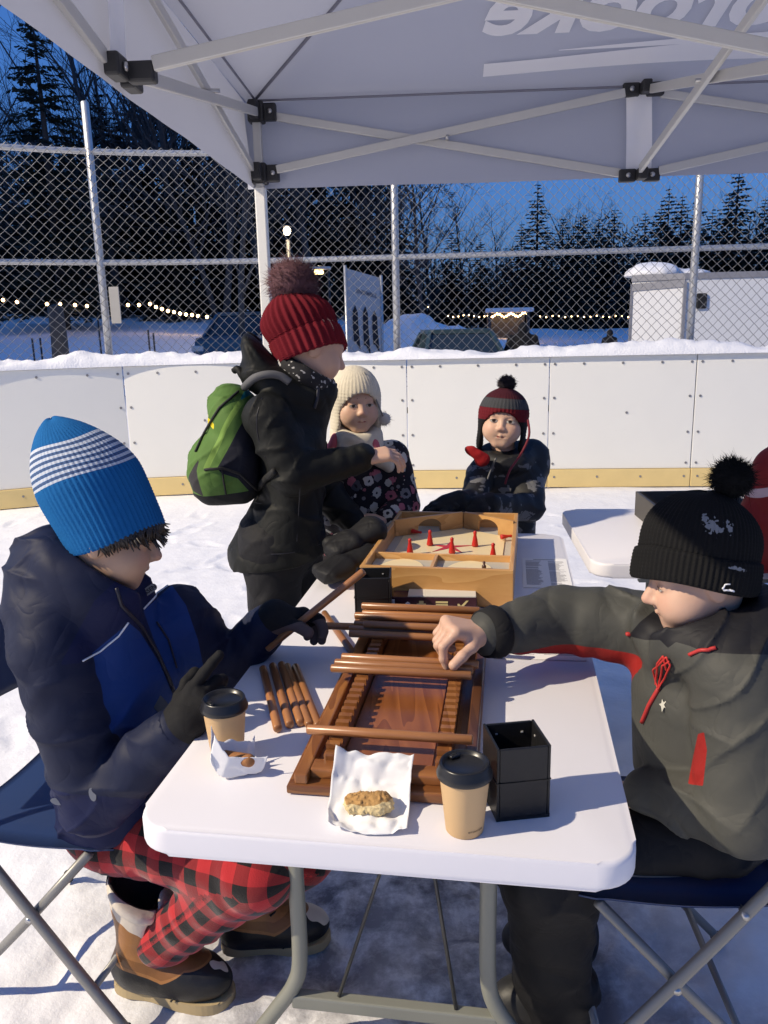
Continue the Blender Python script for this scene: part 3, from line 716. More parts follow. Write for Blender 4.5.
# ================================================================== TENT
M_CAN = mat('lavender grey canopy cloth', (.44, .455, .525), rough=.75, var=.04, vscale=2, bmp=.12, bscale=300, bdist=.002)
nt = M_CAN.node_tree
_b = nt.nodes['Principled BSDF']; _t = nd(nt, 'ShaderNodeBsdfTranslucent'); _t.inputs[0].default_value = (.56, .58, .67, 1); _mx = nd(nt, 'ShaderNodeMixShader'); _mx.inputs[0].default_value = .17
nt.links.new(_b.outputs[0], _mx.inputs[1]); nt.links.new(_t.outputs[0], _mx.inputs[2]); nt.links.new(_mx.outputs[0], nt.nodes['Material Output'].inputs[0])
M_PRN = mat('white print', (.90, .90, .93), rough=.7, var=.02)
nt = M_PRN.node_tree; _b = nt.nodes['Principled BSDF']; _t = nd(nt, 'ShaderNodeBsdfTranslucent'); _t.inputs[0].default_value = (.85, .86, .90, 1); _mx = nd(nt, 'ShaderNodeMixShader'); _mx.inputs[0].default_value = .12
nt.links.new(_b.outputs[0], _mx.inputs[1]); nt.links.new(_t.outputs[0], _mx.inputs[2]); nt.links.new(_mx.outputs[0], nt.nodes['Material Output'].inputs[0])
M_ALU = mat('pale anodised aluminium', (.60, .59, .56), rough=.42, metal=.35, var=.05, vscale=10)
M_LEG = mat('white steel leg', (.78, .77, .72), rough=.4, var=.04)
M_BRK = mat('black plastic bracket', (.025, .025, .027), rough=.5, var=.2)
M_SEAM = mat('grey seam tape', (.22, .22, .27), rough=.8)
M_BOLT = mat('steel bolt', (.5, .5, .5), rough=.3, metal=.9)
tc = V3(-.455, 3.34, 0); e1 = nrm(V3(1, -.055, 0)); e2 = nrm(V3(-.055, -1, 0)); TS = 2.92
def tp_(a, b, z): return tc + e1 * a + e2 * b + V3(0, 0, z)
tent = thing('canopy_tent', 'pop-up canopy tent with lavender grey cloth over the players', 'canopy tent', tuple(tc))
ZE, ZS, ZP, VAL = 2.31, 2.07, 3.25, 2.015     # eave, slider, peak, valance bottom
for (a, b) in ((0, 0), (TS, 0), (0, TS), (TS, TS)):
    p = tp_(a, b, 0); Rt = frame(x=e1, y=-e2, z=V3(0, 0, 1)); Rt = np.stack([e1, -e2, V3(0, 0, 1)], 1)
    part('leg', join(box(tp_(a, b, 1.02), (.042, .042, 2.0), Rt, .005), box(tp_(a, b, .012), (.12, .12, .02), Rt, .004)), M_LEG, tent, smooth=False)
    part('upper_leg', box(tp_(a, b, 2.17), (.032, .032, .32), Rt, .004), M_ALU, tent, smooth=False)
    sa = 1 if a == 0 else -1; sb = 1 if b == 0 else -1
    for nm, z in (('corner_bracket', ZE - .02), ('slider_bracket', ZS)):
        part(nm, join(box(tp_(a, b, z), (.062, .062, .075), Rt, .008), box(tp_(a + sa * .052, b, z), (.05, .036, .062), Rt, .006), box(tp_(a, b + sb * .052, z), (.036, .05, .062), Rt, .006)), M_BRK, tent, smooth=False)
    part('bolt', join(lathe([(.009, 0), (.009, .006), (.002, .008)], 10, tp_(a + sa * .055, b, ZS) + (-1 if b else 1) * 0 * e2 + e2 * .018, R=frame(z=e2, x=e1)), lathe([(.009, 0), (.009, .006), (.002, .008)], 10, tp_(a + sa * .055, b, ZE - .02) + e2 * .018, R=frame(z=e2, x=e1))), M_BOLT, tent)
def truss(p, q, drop, off_n, zp=None):
    """one X of the scissor truss between p and q (both at slider height, upper = +drop)"""
    u = V3(0, 0, 1); n = nrm(np.cross(q - p, u)) * .013
    for (z0, z1, s) in ((0, drop[1], 1), (drop[0], 0, -1)):
        a, b = p + u * z0 + n * s, q + u * z1 + n * s; d = nrm(b - a)
        part('truss_bar', bar(a + d * .07, b - d * .07, .014, .031, bev=.003), M_ALU, tent, smooth=False)
    # pivot
    t = .5; c = p + (q - p) * .5 + u * (drop[0] + drop[1]) / 4 
    part('pivot_bolt', tube([c - n * 2.6, c + n * 2.6], .007, 10), M_BOLT, tent)
D_ = ZE - .02 - ZS
hub = tp_(TS / 2, TS / 2, ZS - .07)
sides = [((0, 0), (TS, 0)), ((0, 0), (0, TS)), ((TS, 0), (TS, TS)), ((0, TS), (TS, TS))]
MU = .30                                       # the middle upper bracket rides higher
for (A, B) in sides:
    pa, pb = tp_(A[0], A[1], ZS), tp_(B[0], B[1], ZS); pm = (pa + pb) / 2 - V3(0, 0, .05)
    truss(pa, pm, (D_, MU), 0); truss(pb, pm, (D_, MU), 0)
    truss(pm, hub, (MU, .27), 0)
    dS = nrm(pb - pa); dN = nrm(hub - pm); Rm = np.stack([dS, np.cross(V3(0, 0, 1), dS), V3(0, 0, 1)], 1)
    for z in (0, MU):
        part('middle_bracket', join(*[box(pm + V3(0, 0, z) + dS * s * .045, (.062, .034, .046), Rm, .006) for s in (-1, 1)], box(pm + V3(0, 0, z) + dN * .04, (.034, .06, .042), Rm, .006)), M_BRK, tent, smooth=False)
        for s in (-1, 1):
            part('bolt', lathe([(.009, 0), (.009, .006), (.002, .008)], 10, pm + V3(0, 0, z) + dS * s * .045 + dN * .018, R=frame(z=dN, x=dS)), M_BOLT, tent)
    # loose strap of cloth between the two brackets
    st = []
    for t in np.linspace(0, 1, 12): st.append(pm + V3(0, 0, MU + .03 - (MU + .03) * t) - dN * (.004 + .010 * math.sin(t * PI)))
    wv = []
    for i, q in enumerate(st):
        for s in (-1, -.33, .33, 1): wv.append(q + dS * (s * .048 - .012 + .012 * i / 11.) + dN * (.008 * math.cos(s * 3 + i * .5)))
    part('strap', grid(np.array(wv), 12, 4), M_PRN, tent)
for zz in (0, .27): part('centre_hub', box(hub + V3(0, 0, zz), (.10, .10, .07), None, .01), M_BRK, tent, smooth=False)
part('centre_mast', tube([hub - V3(0, 0, .05), hub + V3(0, 0, .5), V3(hub[0], hub[1], ZP - .06)], .019, 12), M_ALU, tent)
# cloth: four sagging slopes and the hanging valance, one sheet with a little thickness
def roof_pt(a, b):
    """height of the cloth above plan point (a, b) in 0..TS"""
    m_ = min(a, b, TS - a, TS - b) / (TS / 2); m_ = max(m_, 0)
    return ZE + .035 + (ZP - ZE - .035) * m_ - .10 * math.sin(PI * min(m_, 1)) * .5
NG = 57; V = []
ov = .055
for i in range(NG):
    for j in range(NG):
        a, b = -ov + (TS + 2 * ov) * i / (NG - 1), -ov + (TS + 2 * ov) * j / (NG - 1); V.append(tp_(a, b, roof_pt(a, b)))
V = np.array(V); V[:, 2] += vn(V, 2.2, 3.) * .010
Vr, Fr = grid(V, NG, NG); Fr = [tuple(f) for f in Fr]
per = [(-ov + (TS + 2 * ov) * k / 60., -ov) for k in range(60)] + [(TS + ov, -ov + (TS + 2 * ov) * k / 60.) for k in range(60)] + [(TS + ov - (TS + 2 * ov) * k / 60., TS + ov) for k in range(60)] + [(-ov, TS + ov - (TS + 2 * ov) * k / 60.) for k in range(60)]
vv = []; HV = 9
for k, (a, b) in enumerate(per):
    ca, cb = a - TS / 2, b - TS / 2; nx, ny = (0, -1) if abs(cb) >= abs(ca) and cb < 0 else (0, 1) if abs(cb) >= abs(ca) else (1, 0) if ca > 0 else (-1, 0)
    for h_ in range(HV):
        t = h_ / (HV - 1); wv = .0015 * math.sin(k * .42) * t + .001 * math.sin(k * 1.1 + 1) * t - .03 * t
        z = ZE + .035 + .003 - (ZE + .035 - VAL + (.045 * b / TS if a < .1 else 0)) * t
        vv.append(tp_(a + nx * (.001 + wv), b + ny * (.001 + wv), z + .0015 * math.sin(k * .23) * t))
gv = grid(np.array(vv), len(per), HV); 
Fv = [tuple(f) for f in gv[1]] + [((len(per) - 1) * HV + j, (len(per) - 1) * HV + j + 1, j + 1, j) for j in range(HV - 1)]
cl = part('canopy_cloth', join((Vr, Fr), (gv[0], Fv)), M_CAN, tent)
# seams along the ridges and the eave hem
sm = []
for (A, B) in (((0, 0), 1), ((TS, 0), 1), ((0, TS), 1), ((TS, TS), 1)):
    P = []
    for t in np.linspace(0.0, .97, 20):
        a, b = A[0] + (TS / 2 - A[0]) * t, A[1] + (TS / 2 - A[1]) * t; P.append(tp_(a, b, roof_pt(a, b) - .006))
    sm.append(tube(np.array(P), .006, 6))
for (A, B) in sides:
    P = [tp_(A[0] + (B[0] - A[0]) * t, A[1] + (B[1] - A[1]) * t, ZE + .022) + (V3(0, 0, 0)) for t in np.linspace(0, 1, 24)]; sm.append(tube(np.array(P), .0045, 6))
part('seams', join(*sm), M_SEAM, tent)
# hem line near the valance bottom
# printed lettering on the back slope (seen from inside, so mirrored) and on the left slope
def on_back(x, y):      # x along e1 (metres from the left corner), y up the slope from the eave, in plan depth
    b = y; a = x; return tp_(a, b, roof_pt(a, b) - .011)
def print_on(fn, g, nmv):
    V = np.array([fn(v[0], v[1]) for v in g[0]]); return V, g[1]
def dense(g, it=2):
    bm = bmesh.new(); vs = [bm.verts.new(tuple(v)) for v in g[0]]
    for f in g[1]:
        try: bm.faces.new([vs[i] for i in f])
        except ValueError: pass
    bmesh.ops.triangulate(bm, faces=bm.faces[:])
    for _ in range(it): bmesh.ops.subdivide_edges(bm, edges=[e for e in bm.edges if e.calc_length() > .05], cuts=1); bmesh.ops.triangulate(bm, faces=bm.faces[:])
    return bm_geo(bm)
T0X, T0Y = 1.63, .235
g = text_geo('Sherbrooke', .33, shear=-.18, offset=.010, spacing=1.0)
g = (np.array(g[0]) * V3(-1, 1, 1), [f[::-1] for f in g[1]])
g = dense(g); part('lettering', print_on(lambda x, y: on_back(T0X + x, T0Y + y * .80), g, 0), M_PRN, tent, smooth=False)
def band(x0, x1, f0, f1, n=40):
    V = [];
    for k in range(n): x = x0 + (x1 - x0) * k / (n - 1); t = k / (n - 1); V += [(x, f0(t), 0), (x, (f0(t) + f1(t)) / 2, 0), (x, f1(t), 0)]
    return grid(np.array(V), n, 3)
g1 = band(.86, 2.85, lambda t: .070 + .02 * math.sin(t * 5.0 - .3) + .02 * t, lambda t: .135 + .05 * t + .018 * math.sin(t * 6.0 - 1.2))
g2 = band(1.12, 2.85, lambda t: .160 + .07 * t - .012 * math.sin(t * 5), lambda t: .162 + .07 * t + .022 * math.sin(min(t * 1.6, 1) * PI) - .012 * math.sin(t * 5))
part('swoosh', join(*[(np.array([on_back(v[0], v[1]) for v in q[0]]), [tuple(f) for f in q[1]]) for q in (g1, g2)]), M_PRN, tent)
g3 = prism([(-.14, -.03), (.16, .0), (.15, .10), (-.1, .16)], 0, .001)
part('printed_patch', print_on(lambda x, y: (lambda a, b: tp_(a, b, roof_pt(a, b) - .013))(.50 + x, .74 + y), dense(g3), 0), M_PRN, tent, smooth=False)

# ================================================================== TABLES
M_TOP = mat('white moulded plastic', (.73, .72, .755), rough=.42, var=.025, vscale=5, bmp=.12, bscale=420, bdist=.0015, rvar=.22)
M_TLEG = mat('khaki grey steel tube', (.23, .235, .20), rough=.45, metal=.25, var=.08)
M_WIRE2 = mat('dark steel rod', (.09, .09, .09), rough=.4, metal=.7)
YAW = math.radians(9.1); TU = V3(math.sin(YAW), math.cos(YAW), 0); TW = V3(math.cos(YAW), -math.sin(YAW), 0); TO = V3(-.028, 1.03, .74)
RT = np.stack([TW, TU, V3(0, 0, 1)], 1)
def T(a, b, h=0): return TO + TW * a + TU * b + V3(0, 0, h)
def folding_table(name, label, R, o):
    """o: middle of the near short edge on the table top"""
    t = thing(name, label, 'folding table', tuple(o - V3(0, 0, o[2])))
    L = 1.829; W = .762
    def X(g): return xf(g, R, o)
    part('tabletop', X(prism(rrect(-W / 2, W / 2, 0, L, .062, 8), -.046, 0, .008, 3)), M_TOP, t, smooth=True, sharp=40)
    part('rim', X(join(box((-W / 2 + .05, L / 2, -.058), (.022, L - .3, .026)), box((W / 2 - .05, L / 2, -.058), (.022, L - .3, .026)))), M_TLEG, t, smooth=False)
    for b, s in ((.325, 1), (L - .325, -1)):
        lp = []
        for sx in (-1, 1):
            P = smooth_path([(-.028 + sx * .19, b, -.05), (-.028 + sx * .19, b, -.28), (-.028 + sx * .19, b, -.50), (-.028 + sx * .205, b, -.575), (-.028 + sx * .245, b, -.64), (-.028 + sx * .285, b, -.70), (-.028 + sx * .30, b, -.728)], 5)
            part('leg', X(tube(P, .0165, 12)), M_TLEG, t)
        part('crossbar', X(bar((-.238, b, -.61), (.182, b, -.61), .026, .030, bev=.004)), M_TLEG, t, smooth=False); part('hinge_bar', X(bar((-.19, b, -.075), (.19, b, -.075), .024, .024)), M_TLEG, t, smooth=False)
        part('brace', X(join(tube([(-.14, b, -.595), (-.008, b + s * .19, -.205), (0, b + s * .20, -.19)], .0042, 6), tube([(.10, b, -.595), (.008, b + s * .19, -.205), (0, b + s * .20, -.19)], .0042, 6), tube([(0, b + s * .195, -.20), (0, b + s * .30, -.05)], .0042, 6))), M_WIRE2, t)
        part('brace_ring', X(tube([(.012 * math.cos(a), b + s * .195, -.20 + .018 * math.sin(a)) for a in np.linspace(0, 2 * PI, 12)[:-1]], .006, 6, closed=True)), M_WIRE2, t)
    return t
table = folding_table('folding_table', 'long white folding table in the middle carrying the wooden games', RT, TO)
t2 = atz(566, 514, .74); t2b = atz(602, 571, .742)
ya2 = math.radians(5.0); U2 = V3(math.sin(ya2), math.cos(ya2), 0); W2 = V3(U2[1], -U2[0], 0)
far_t = folding_table('folding_table', 'second white folding table standing behind the boy in the grey jacket', np.stack([-U2, W2, V3(0, 0, 1)], 1), V3(.630, 2.35, .752) + U2 * .395 + W2 * .01)
def T2(a, b, h=0): return V3(.635, 2.27, .742) + W2 * (.381 + a) + U2 * b + V3(0, 0, h)

# ================================================================== WOOD
def wood(name, c1, c2, scale=9., rough=.38, axis='Y', dist=3.0, coat=.0):
    m, nt, b = nodes(name); co = coords(nt)
    mp = nd(nt, 'ShaderNodeMapping'); sc = {'X': (.12, 1, 1), 'Y': (1, .12, 1), 'Z': (1, 1, .12)}[axis]; mp.inputs['Scale'].default_value = sc
    nt.links.new(co, mp.inputs['Vector'])
    wv = nd(nt, 'ShaderNodeTexNoise', inp={'Scale': scale, 'Detail': 3, 'Roughness': .5, 'Distortion': .6}); nt.links.new(mp.outputs[0], wv.inputs['Vector'])
    rings = mth(nt, 'FRACT', mth(nt, 'MULTIPLY', wv.outputs[0], dist * 3))
    fine = noise(nt, mp.outputs[0], scale * 22, 3, .6)
    f = mth(nt, 'ADD', mth(nt, 'MULTIPLY', rings, .6), mth(nt, 'MULTIPLY', fine, .45), True)
    c = ramp(nt, f, [(.1, c1), (.55, tuple((x + y) / 2 for x, y in zip(c1, c2))), (.95, c2)])
    inf = nd(nt, 'ShaderNodeObjectInfo'); k = mth(nt, 'ADD', mth(nt, 'MULTIPLY', inf.outputs['Random'], .35), .82)
    hsv = nd(nt, 'ShaderNodeHueSaturation'); nt.links.new(c, hsv.inputs['Color']); nt.links.new(k, hsv.inputs['Value'])
    nt.links.new(hsv.outputs[0], b.inputs['Base Color']); b.inputs['Roughness'].default_value = rough
    if coat: b.inputs['Coat Weight'].default_value = coat; b.inputs['Coat Roughness'].default_value = .15
    bump(nt, b, fine, .12, .002); return m
M_OAK = wood('varnished dark oak', (.150, .050, .014), (.33, .135, .038), 7., .35, 'Y', 3., .12)
M_OAKX = wood('varnished dark oak across', (.150, .050, .014), (.33, .135, .038), 7., .35, 'X', 3., .12)
M_PANEL = wood('figured oak panel', (.13, .038, .010), (.27, .095, .026), 4.2, .3, 'Y', 8., .12)
M_DKW = wood('dark and shaded wood', (.06, .022, .010), (.11, .042, .017), 7., .35, 'Y', 3., .12)  # shade on the board's right side as a darker wood; also the dark peg
M_STICK = wood('oiled cherry stick', (.19, .072, .026), (.37, .165, .062), 6., .32, 'X', 2., .08)
M_PINE = wood('honey pine', (.50, .25, .075), (.66, .38, .14), 6., .4, 'X', 2.4, .2)
M_PINEY = wood('honey pine lengthwise', (.50, .25, .075), (.66, .38, .14), 6., .4, 'Y', 2.4, .2)
M_PLY = mat('pale varnished plywood', (.74, .61, .36), rough=.35, var=.05, vscale=5)
M_GREYF = mat('grey painted floor', (.42, .40, .34), rough=.5)
M_RED = mat('red lacquer', (.48, .022, .016), rough=.3, var=.08)

# ---- stick-game board, length along the table
bx0, bx1, by0, by1 = -.160, .147, .112, .92
def TX(g): return xf(g, RT, TO)
brd = thing('stick_game_board', 'dark oak stick game with notched rails lying on the near half of the table', 'board game', tuple(T(-.01, .5)))
part('base', TX(prism([(bx0, by0), (bx1, by0), (bx1 - .004, by1), (bx0, by1)], .002, .020, .004)), M_OAKX, brd, smooth=False)
for yy in (by0 + .040, by1 - .045): part('step_frame', TX(box((-.0015, yy, .028), (.249, .034, .018), None, .003)), M_OAKX, brd, smooth=False)
part('side_frame', TX(box((-.137, .515, .0282), (.022, .80, .0184), None, .003)), M_OAK, brd, smooth=False); part('side_frame', TX(box((.1335, .515, .030), (.020, .80, .022), None, .003)), M_DKW, brd, smooth=False)  # right frame: shadow beside the rail put into its darker colour
part('side_gutter', TX(box((.117, .515, .0225), (.014, .74, .004))), M_DKW, brd, smooth=False)  # gutter floor coloured darker for the rail's shadow
part('panel', TX(box((-.006, .515, .0235), (.152, .70, .006))), M_PANEL, brd, smooth=False)
def rail(x, w):
    y = .182; pts = [(y, 0)]
    top = .034; n = 26; L = .655
    prof = [(y, 0.0)]
    for k in range(n):
        a = y + L * k / n; s = L / n
        prof += [(a, top), (a + s * .50, top), (a + s * .50, top - .008), (a + s * .98, top - .008)]
    prof += [(y + L, top), (y + L, 0.0)]
    V = [(x - w / 2, p[0], .023 + p[1]) for p in prof] + [(x + w / 2, p[0], .023 + p[1]) for p in prof]; m_ = len(prof)
    F = [(k, k + 1, m_ + k + 1, m_ + k) for k in range(m_ - 1)] + [(m_ - 1, 0, m_, 2 * m_ - 1)]
    # side walls as quads under each step
    for k in range(1, m_ - 2):
        pass
    V = list(V); 
    for sgn, o_ in ((-1, 0), (1, m_)):
        for k in range(1, m_ - 2):
            if abs(prof[k + 1][0] - prof[k][0]) < 1e-6: continue
            i = len(V); V += [(x + sgn * w / 2, prof[k][0], .023), (x + sgn * w / 2, prof[k + 1][0], .023)]
            F.append((o_ + k, o_ + k + 1, i + 1, i) if sgn < 0 else (o_ + k + 1, o_ + k, i, i + 1))
    return np.array(V), F
for x in (-.097, .090): part('notched_rail', TX(rail(x, .024)), M_OAK, brd, smooth=False)
for xx in (-.097, .090): part('rail_foot', TX(box((xx, .172, .036), (.026, .018, .026), None, .004)), M_OAK, brd, smooth=False)
# ---- round sticks: all copies of one
SR = .0085; SL = .285
sg = lathe([(.0, -SL / 2), (SR * .8, -SL / 2), (SR, -SL / 2 + .002), (SR, SL / 2 - .002), (SR * .8, SL / 2), (.0, SL / 2)], 16, cap=False)
sg = xf(sg, np.array([[0, 0, 1], [0, 1, 0], [-1, 0, 0.]]))
stick0 = None
def stick(c, d, label, group):
    global stick0
    if stick0 is None: stick0 = part('wooden_stick', sg, M_STICK, loc=(0, 0, 0)); o = stick0
    else: o = stick0.copy(); COL.objects.link(o)
    d = nrm(d); R = frame(x=d, z=V3(0, 0, 1)); R = R @ np.array([[1, 0, 0], [0, math.cos(c[0] * 37), -math.sin(c[0] * 37)], [0, math.sin(c[0] * 37), math.cos(c[0] * 37)]])
    o.matrix_world = Matrix([list(R[i]) + [float(c[i])] for i in range(3)] + [[0, 0, 0, 1]])
    return tag(o, label, 'stick', group)
RH = .023 + .034 + SR
def bstick(b, a=-.012, sk=0., h=0., label='', group=None, ): return stick(T(a, b, RH + h), TW + TU * sk, label, group)
bstick(.209, -.006, -.015, 0, 'single stick lying alone across the near end of the game board')
GB = 'sticks in the stack behind the reaching hand'; LB2 = 'stick in the dark stack at the far end of the game board'
bstick(.462, -.020, -.02, 0, 'nearest of the three sticks lying just under the reaching hand', 'sticks under the reaching hand')
bstick(.488, -.018, -.03, 0, 'middle one of the three sticks lying just under the reaching hand', 'sticks under the reaching hand')
bstick(.509, -.008, -.035, .004, 'farthest of the three sticks lying just under the reaching hand', 'sticks under the reaching hand')
bstick(.650, -.02, -.03, 0, 'nearest stick of the dark stack at the far end of the game board', GB)
for b, a, sk, h in [(.680, -.025, -.02, 0), (.712, -.02, -.03, 0), (.734, -.022, -.05, .0), (.762, -.012, -.02, 0), (.783, -.014, -.025, 0.), (.805, -.010, -.03, 0), (.722, -.02, -.02, .0165), (.790, -.016, -.02, .0165), (.668, .01, -.04, .0160)]:
    bstick(b, a, sk, h, LB2, GB)
for i, (a0, b0, a1, b1, lb) in enumerate([(-.344, .575, -.230, .303, 'leftmost stick of the five laid side by side by the cup'), (-.327, .592, -.2115, .321, 'second stick from the left in the row of five by the cup'), (-.309, .600, -.193, .331, 'middle stick in the row of five by the cup'), (-.291, .586, -.1765, .330, 'fourth stick from the left in the row of five by the cup'), (-.273, .588, -.158, .326, 'rightmost stick of the five laid side by side by the cup')]):
    c = T((a0 + a1) / 2, (b0 + b1) / 2, SR + .001); stick(c, T(a1, b1) - T(a0, b0), lb, 'five sticks lying on the table by the cup')
stick(T(-.222, .80, SR + .001), T(-.171, .70) - T(-.269, .898), 'stick lying askew on the table beyond the gloved hand', None)
def held(p0, px, py):
    best = min((abs(np.linalg.norm(at(px, py, y) - p0) - SL), y) for y in np.arange(p0[1] - .02, p0[1] + .32, .002)); return (p0, at(px, py, best[1]))
HS1 = held(atz(267, 649, .785), 364, 571); HS2 = held(atz(290, 625, .820), 409, 628)
c = (HS1[0] + HS1[1]) / 2; stick(c, HS1[1] - HS1[0], 'stick held up slantwise in the gloved hand', 'sticks held by the boy in blue')
c = (HS2[0] + HS2[1]) / 2; stick(c, HS2[1] - HS2[0], 'level stick held out over the board by the gloved hand', 'sticks held by the boy in blue')

# ---- spinning-top skittles box at the far end
gx0, gx1, gy0, gy1, gh = -.200, .214, 1.035, 1.70, .105
bxg = thing('skittles_game_box', 'honey pine game box with red pins and two arched openings on the long table', 'board game', tuple(T(0, 1.36)))
ga = math.radians(-1.5); Rg = RT @ rotz(ga); go = T(.007, 1.365)
def GX(g): return xf(g, Rg, go)
gw = (gx1 - gx0) / 2; gl = (gy1 - gy0) / 2; th = .013
part('floor', GX(box((0, 0, .053), (2 * gw - .02, 2 * gl - .02, .010))), M_GREYF, bxg, smooth=False)
part('play_field', GX(prism([(-.165, -.02), (-.13, -.155), (.13, -.155), (.168, -.03), (.168, .19), (.02, .285), (-.165, .17)], .0585, .0615)), M_PLY, bxg, smooth=False)
part('wall', GX(box((0, -gl + th / 2, gh / 2 + .003), (2 * gw, th, gh), None, .002)), M_PINE, bxg, smooth=False)
part('wall', GX(box((0, gl - th / 2, gh / 2 + .003), (2 * gw, th, gh), None, .002)), M_PINE, bxg, smooth=False)
for s in (-1, 1): part('wall', GX(box((s * (gw - th / 2), 0, gh / 2 + .002), (th, 2 * gl - 2 * th - .001, gh), None, .002)), M_PINEY, bxg, smooth=False)
part('partition', GX(box((0, -.165, .080), (2 * gw - 2 * th - .001, .010, .038), None, .001)), M_PINE, bxg, smooth=False)
part('divider', GX(box((-.015, -.2455, .090), (.010, .150, .017), None, .001)), M_PINEY, bxg, smooth=False)
part('front_floor', GX(box((0, -.2475, .070), (2 * gw - 2 * th - .002, .153, .022))), M_GREYF, bxg, smooth=False)
for cx in (-.105, .085):
    pts = [(cx + .072 * math.cos(a), -.318 + .142 * math.sin(a)) for a in np.linspace(0, PI, 24)]
    part('half_round', GX(prism(pts, .0815, .0845)), M_PLY, bxg, smooth=False)
def arched(a, b, h, name):
    a, b = V3(*a), V3(*b); L = np.linalg.norm(b - a); d = nrm(b - a); n = V3(-d[1], d[0], 0); ow = .042; oh = .046; c = L * .5; top = []
    P = [(0, 0), (c - ow, 0)] + [(c - ow * math.cos(t), oh * .45 + oh * .55 * math.sin(t)) for t in np.linspace(0, PI, 15)] + [(c + ow, 0), (L, 0), (L, h), (0, h)]
    bm = bmesh.new(); vs = [bm.verts.new(tuple(a + d * p[0] + V3(0, 0, p[1] + .0590))) for p in P]; f = bm.faces.new(vs)
    r = bmesh.ops.extrude_face_region(bm, geom=[f]); ev = [v for v in r['geom'] if isinstance(v, bmesh.types.BMVert)]
    bmesh.ops.translate(bm, verts=ev, vec=tuple(n * .010)); bmesh.ops.triangulate(bm, faces=[q for q in bm.faces if len(q.verts) > 4]); bmesh.ops.recalc_face_normals(bm, faces=bm.faces[:])
    return part(name, GX(bm_geo(bm)), M_PINE, bxg, smooth=False)
arched((-.192, .165, 0), (.020, .300, 0), .056, 'arched_board'); arched((.024, .300, 0), (.193, .185, 0), .056, 'arched_board')
# flat red star and small printed dots
P = []
for k in range(10): a = PI / 2 + k * PI / 5; r = .080 if k % 2 == 0 else .018; P.append((.0 + r * math.cos(a), .045 + r * math.sin(a)))
part('red_star', GX(prism(P, .0616, .0628)), M_RED, bxg, smooth=False)
# skittles
prof = [(.0095, 0), (.0105, .003), (.0085, .016), (.0062, .028), (.0046, .036), (.0056, .042), (.0052, .047), (.001, .050)]
pin0 = None
for i, (px, py, lb) in enumerate([(410, 554, 'red skittle standing at the left wall of the game box'), (430, 545, 'red skittle standing before the left arch of the game box'), (452, 553, 'red skittle standing at the centre of the red star'), (475, 546, 'red skittle standing before the right arch of the game box'), (493, 559, 'red skittle standing at the right wall of the game box')]):
    q = atz(px, py, .74 + .0635)
    if pin0 is None: pin0 = part('skittle', lathe(prof, 16), M_RED, loc=(0, 0, 0)); o = pin0
    else: o = pin0.copy(); COL.objects.link(o)
    o.location = tuple(q); tag(o, lb, 'skittle', 'red skittles in the game box')
for i, (px, py, lb) in enumerate([(412, 531, 'small red skittle lying inside the left arch'), (501, 537, 'small red skittle lying inside the right arch')]):
    q = atz(px, py, .74 + .073); o = pin0.copy(); COL.objects.link(o); o.location = tuple(q); o.rotation_euler = (PI / 2, .0, .9 + i); o.scale = (.8, .8, .8); tag(o, lb, 'skittle', 'fallen skittles')
q = atz(484, 569, .74 + .0850)
o = part('peg', lathe([(.006, 0), (.006, .01), (.003, .012), (.004, .02), (.001, .023)], 12), M_DKW, loc=(0, 0, 0)); o.location = tuple(q); tag(o, 'small dark wooden peg standing on the right half round', 'peg')

# ---- maroon card box with pale symbols
M_MAR = mat('maroon card', (.045, .012, .022), rough=.45); M_GOLD = mat('pale gold print', (.62, .52, .25), rough=.5); M_CREAM = mat('cream card', (.6, .57, .5), rough=.6)
mb = thing('card_box', 'narrow maroon card box with pale gold symbols behind the stick stack', 'box', tuple(T(.01, .985)))
ma = atz(392, 612, .742); mbp = atz(477, 613, .742); md_ = nrm(mbp - ma); Lm = np.linalg.norm(mbp - ma); Rm = np.stack([md_, V3(-md_[1], md_[0], 0), V3(0, 0, 1)], 1); mc = (ma + mbp) / 2
part('box_body', xf(box((0, .03, .021), (Lm, .055, .040), None, .002), Rm, mc), M_MAR, mb, smooth=False)
part('lid', xf(box((.02, .03, .0435), (Lm * .8, .056, .004), None, .001), Rm, mc), M_CREAM, mb, smooth=False)
def flat(pts, x, z): return xf(prism([(p[0] + x, p[1] + z) for p in pts], 0, .001), Rm @ np.array([[1, 0, 0], [0, 0, 1], [0, 1, 0.]]), mc + Rm @ V3(0, .0012, 0))
sq = lambda w, h, x=0, z=0: [(x - w / 2, z - h / 2), (x + w / 2, z - h / 2), (x + w / 2, z + h / 2), (x - w / 2, z + h / 2)]
sy = [flat([(-.012, -.011), (.012, -.011), (.012, .003), (.006, .003), (.006, .010), (-.006, .010), (-.006, .003), (-.012, .003)], -.034, .021),
      flat(sq(.032, .005), .02, .028), flat(sq(.032, .005), .02, .020), flat(sq(.032, .005), .02, .012),
      flat([(-.012, -.010), (-.002, -.010), (.016, .012), (.010, .012), (-.004, -.003), (-.008, .003), (-.013, .003)], .074, .021)]
part('gold_symbol', sy[0], M_GOLD, mb, smooth=False); part('gold_symbol', join(*sy[1:4]), M_GOLD, mb, smooth=False); part('gold_symbol', sy[4], M_GOLD, mb, smooth=False)
part('white_mark', join(flat(sq(.007, .026), -.108, .022), flat([(-.007, 0), (0, -.005), (.007, 0), (0, .005)], -.07, .024)), M_PRN, mb, smooth=False)

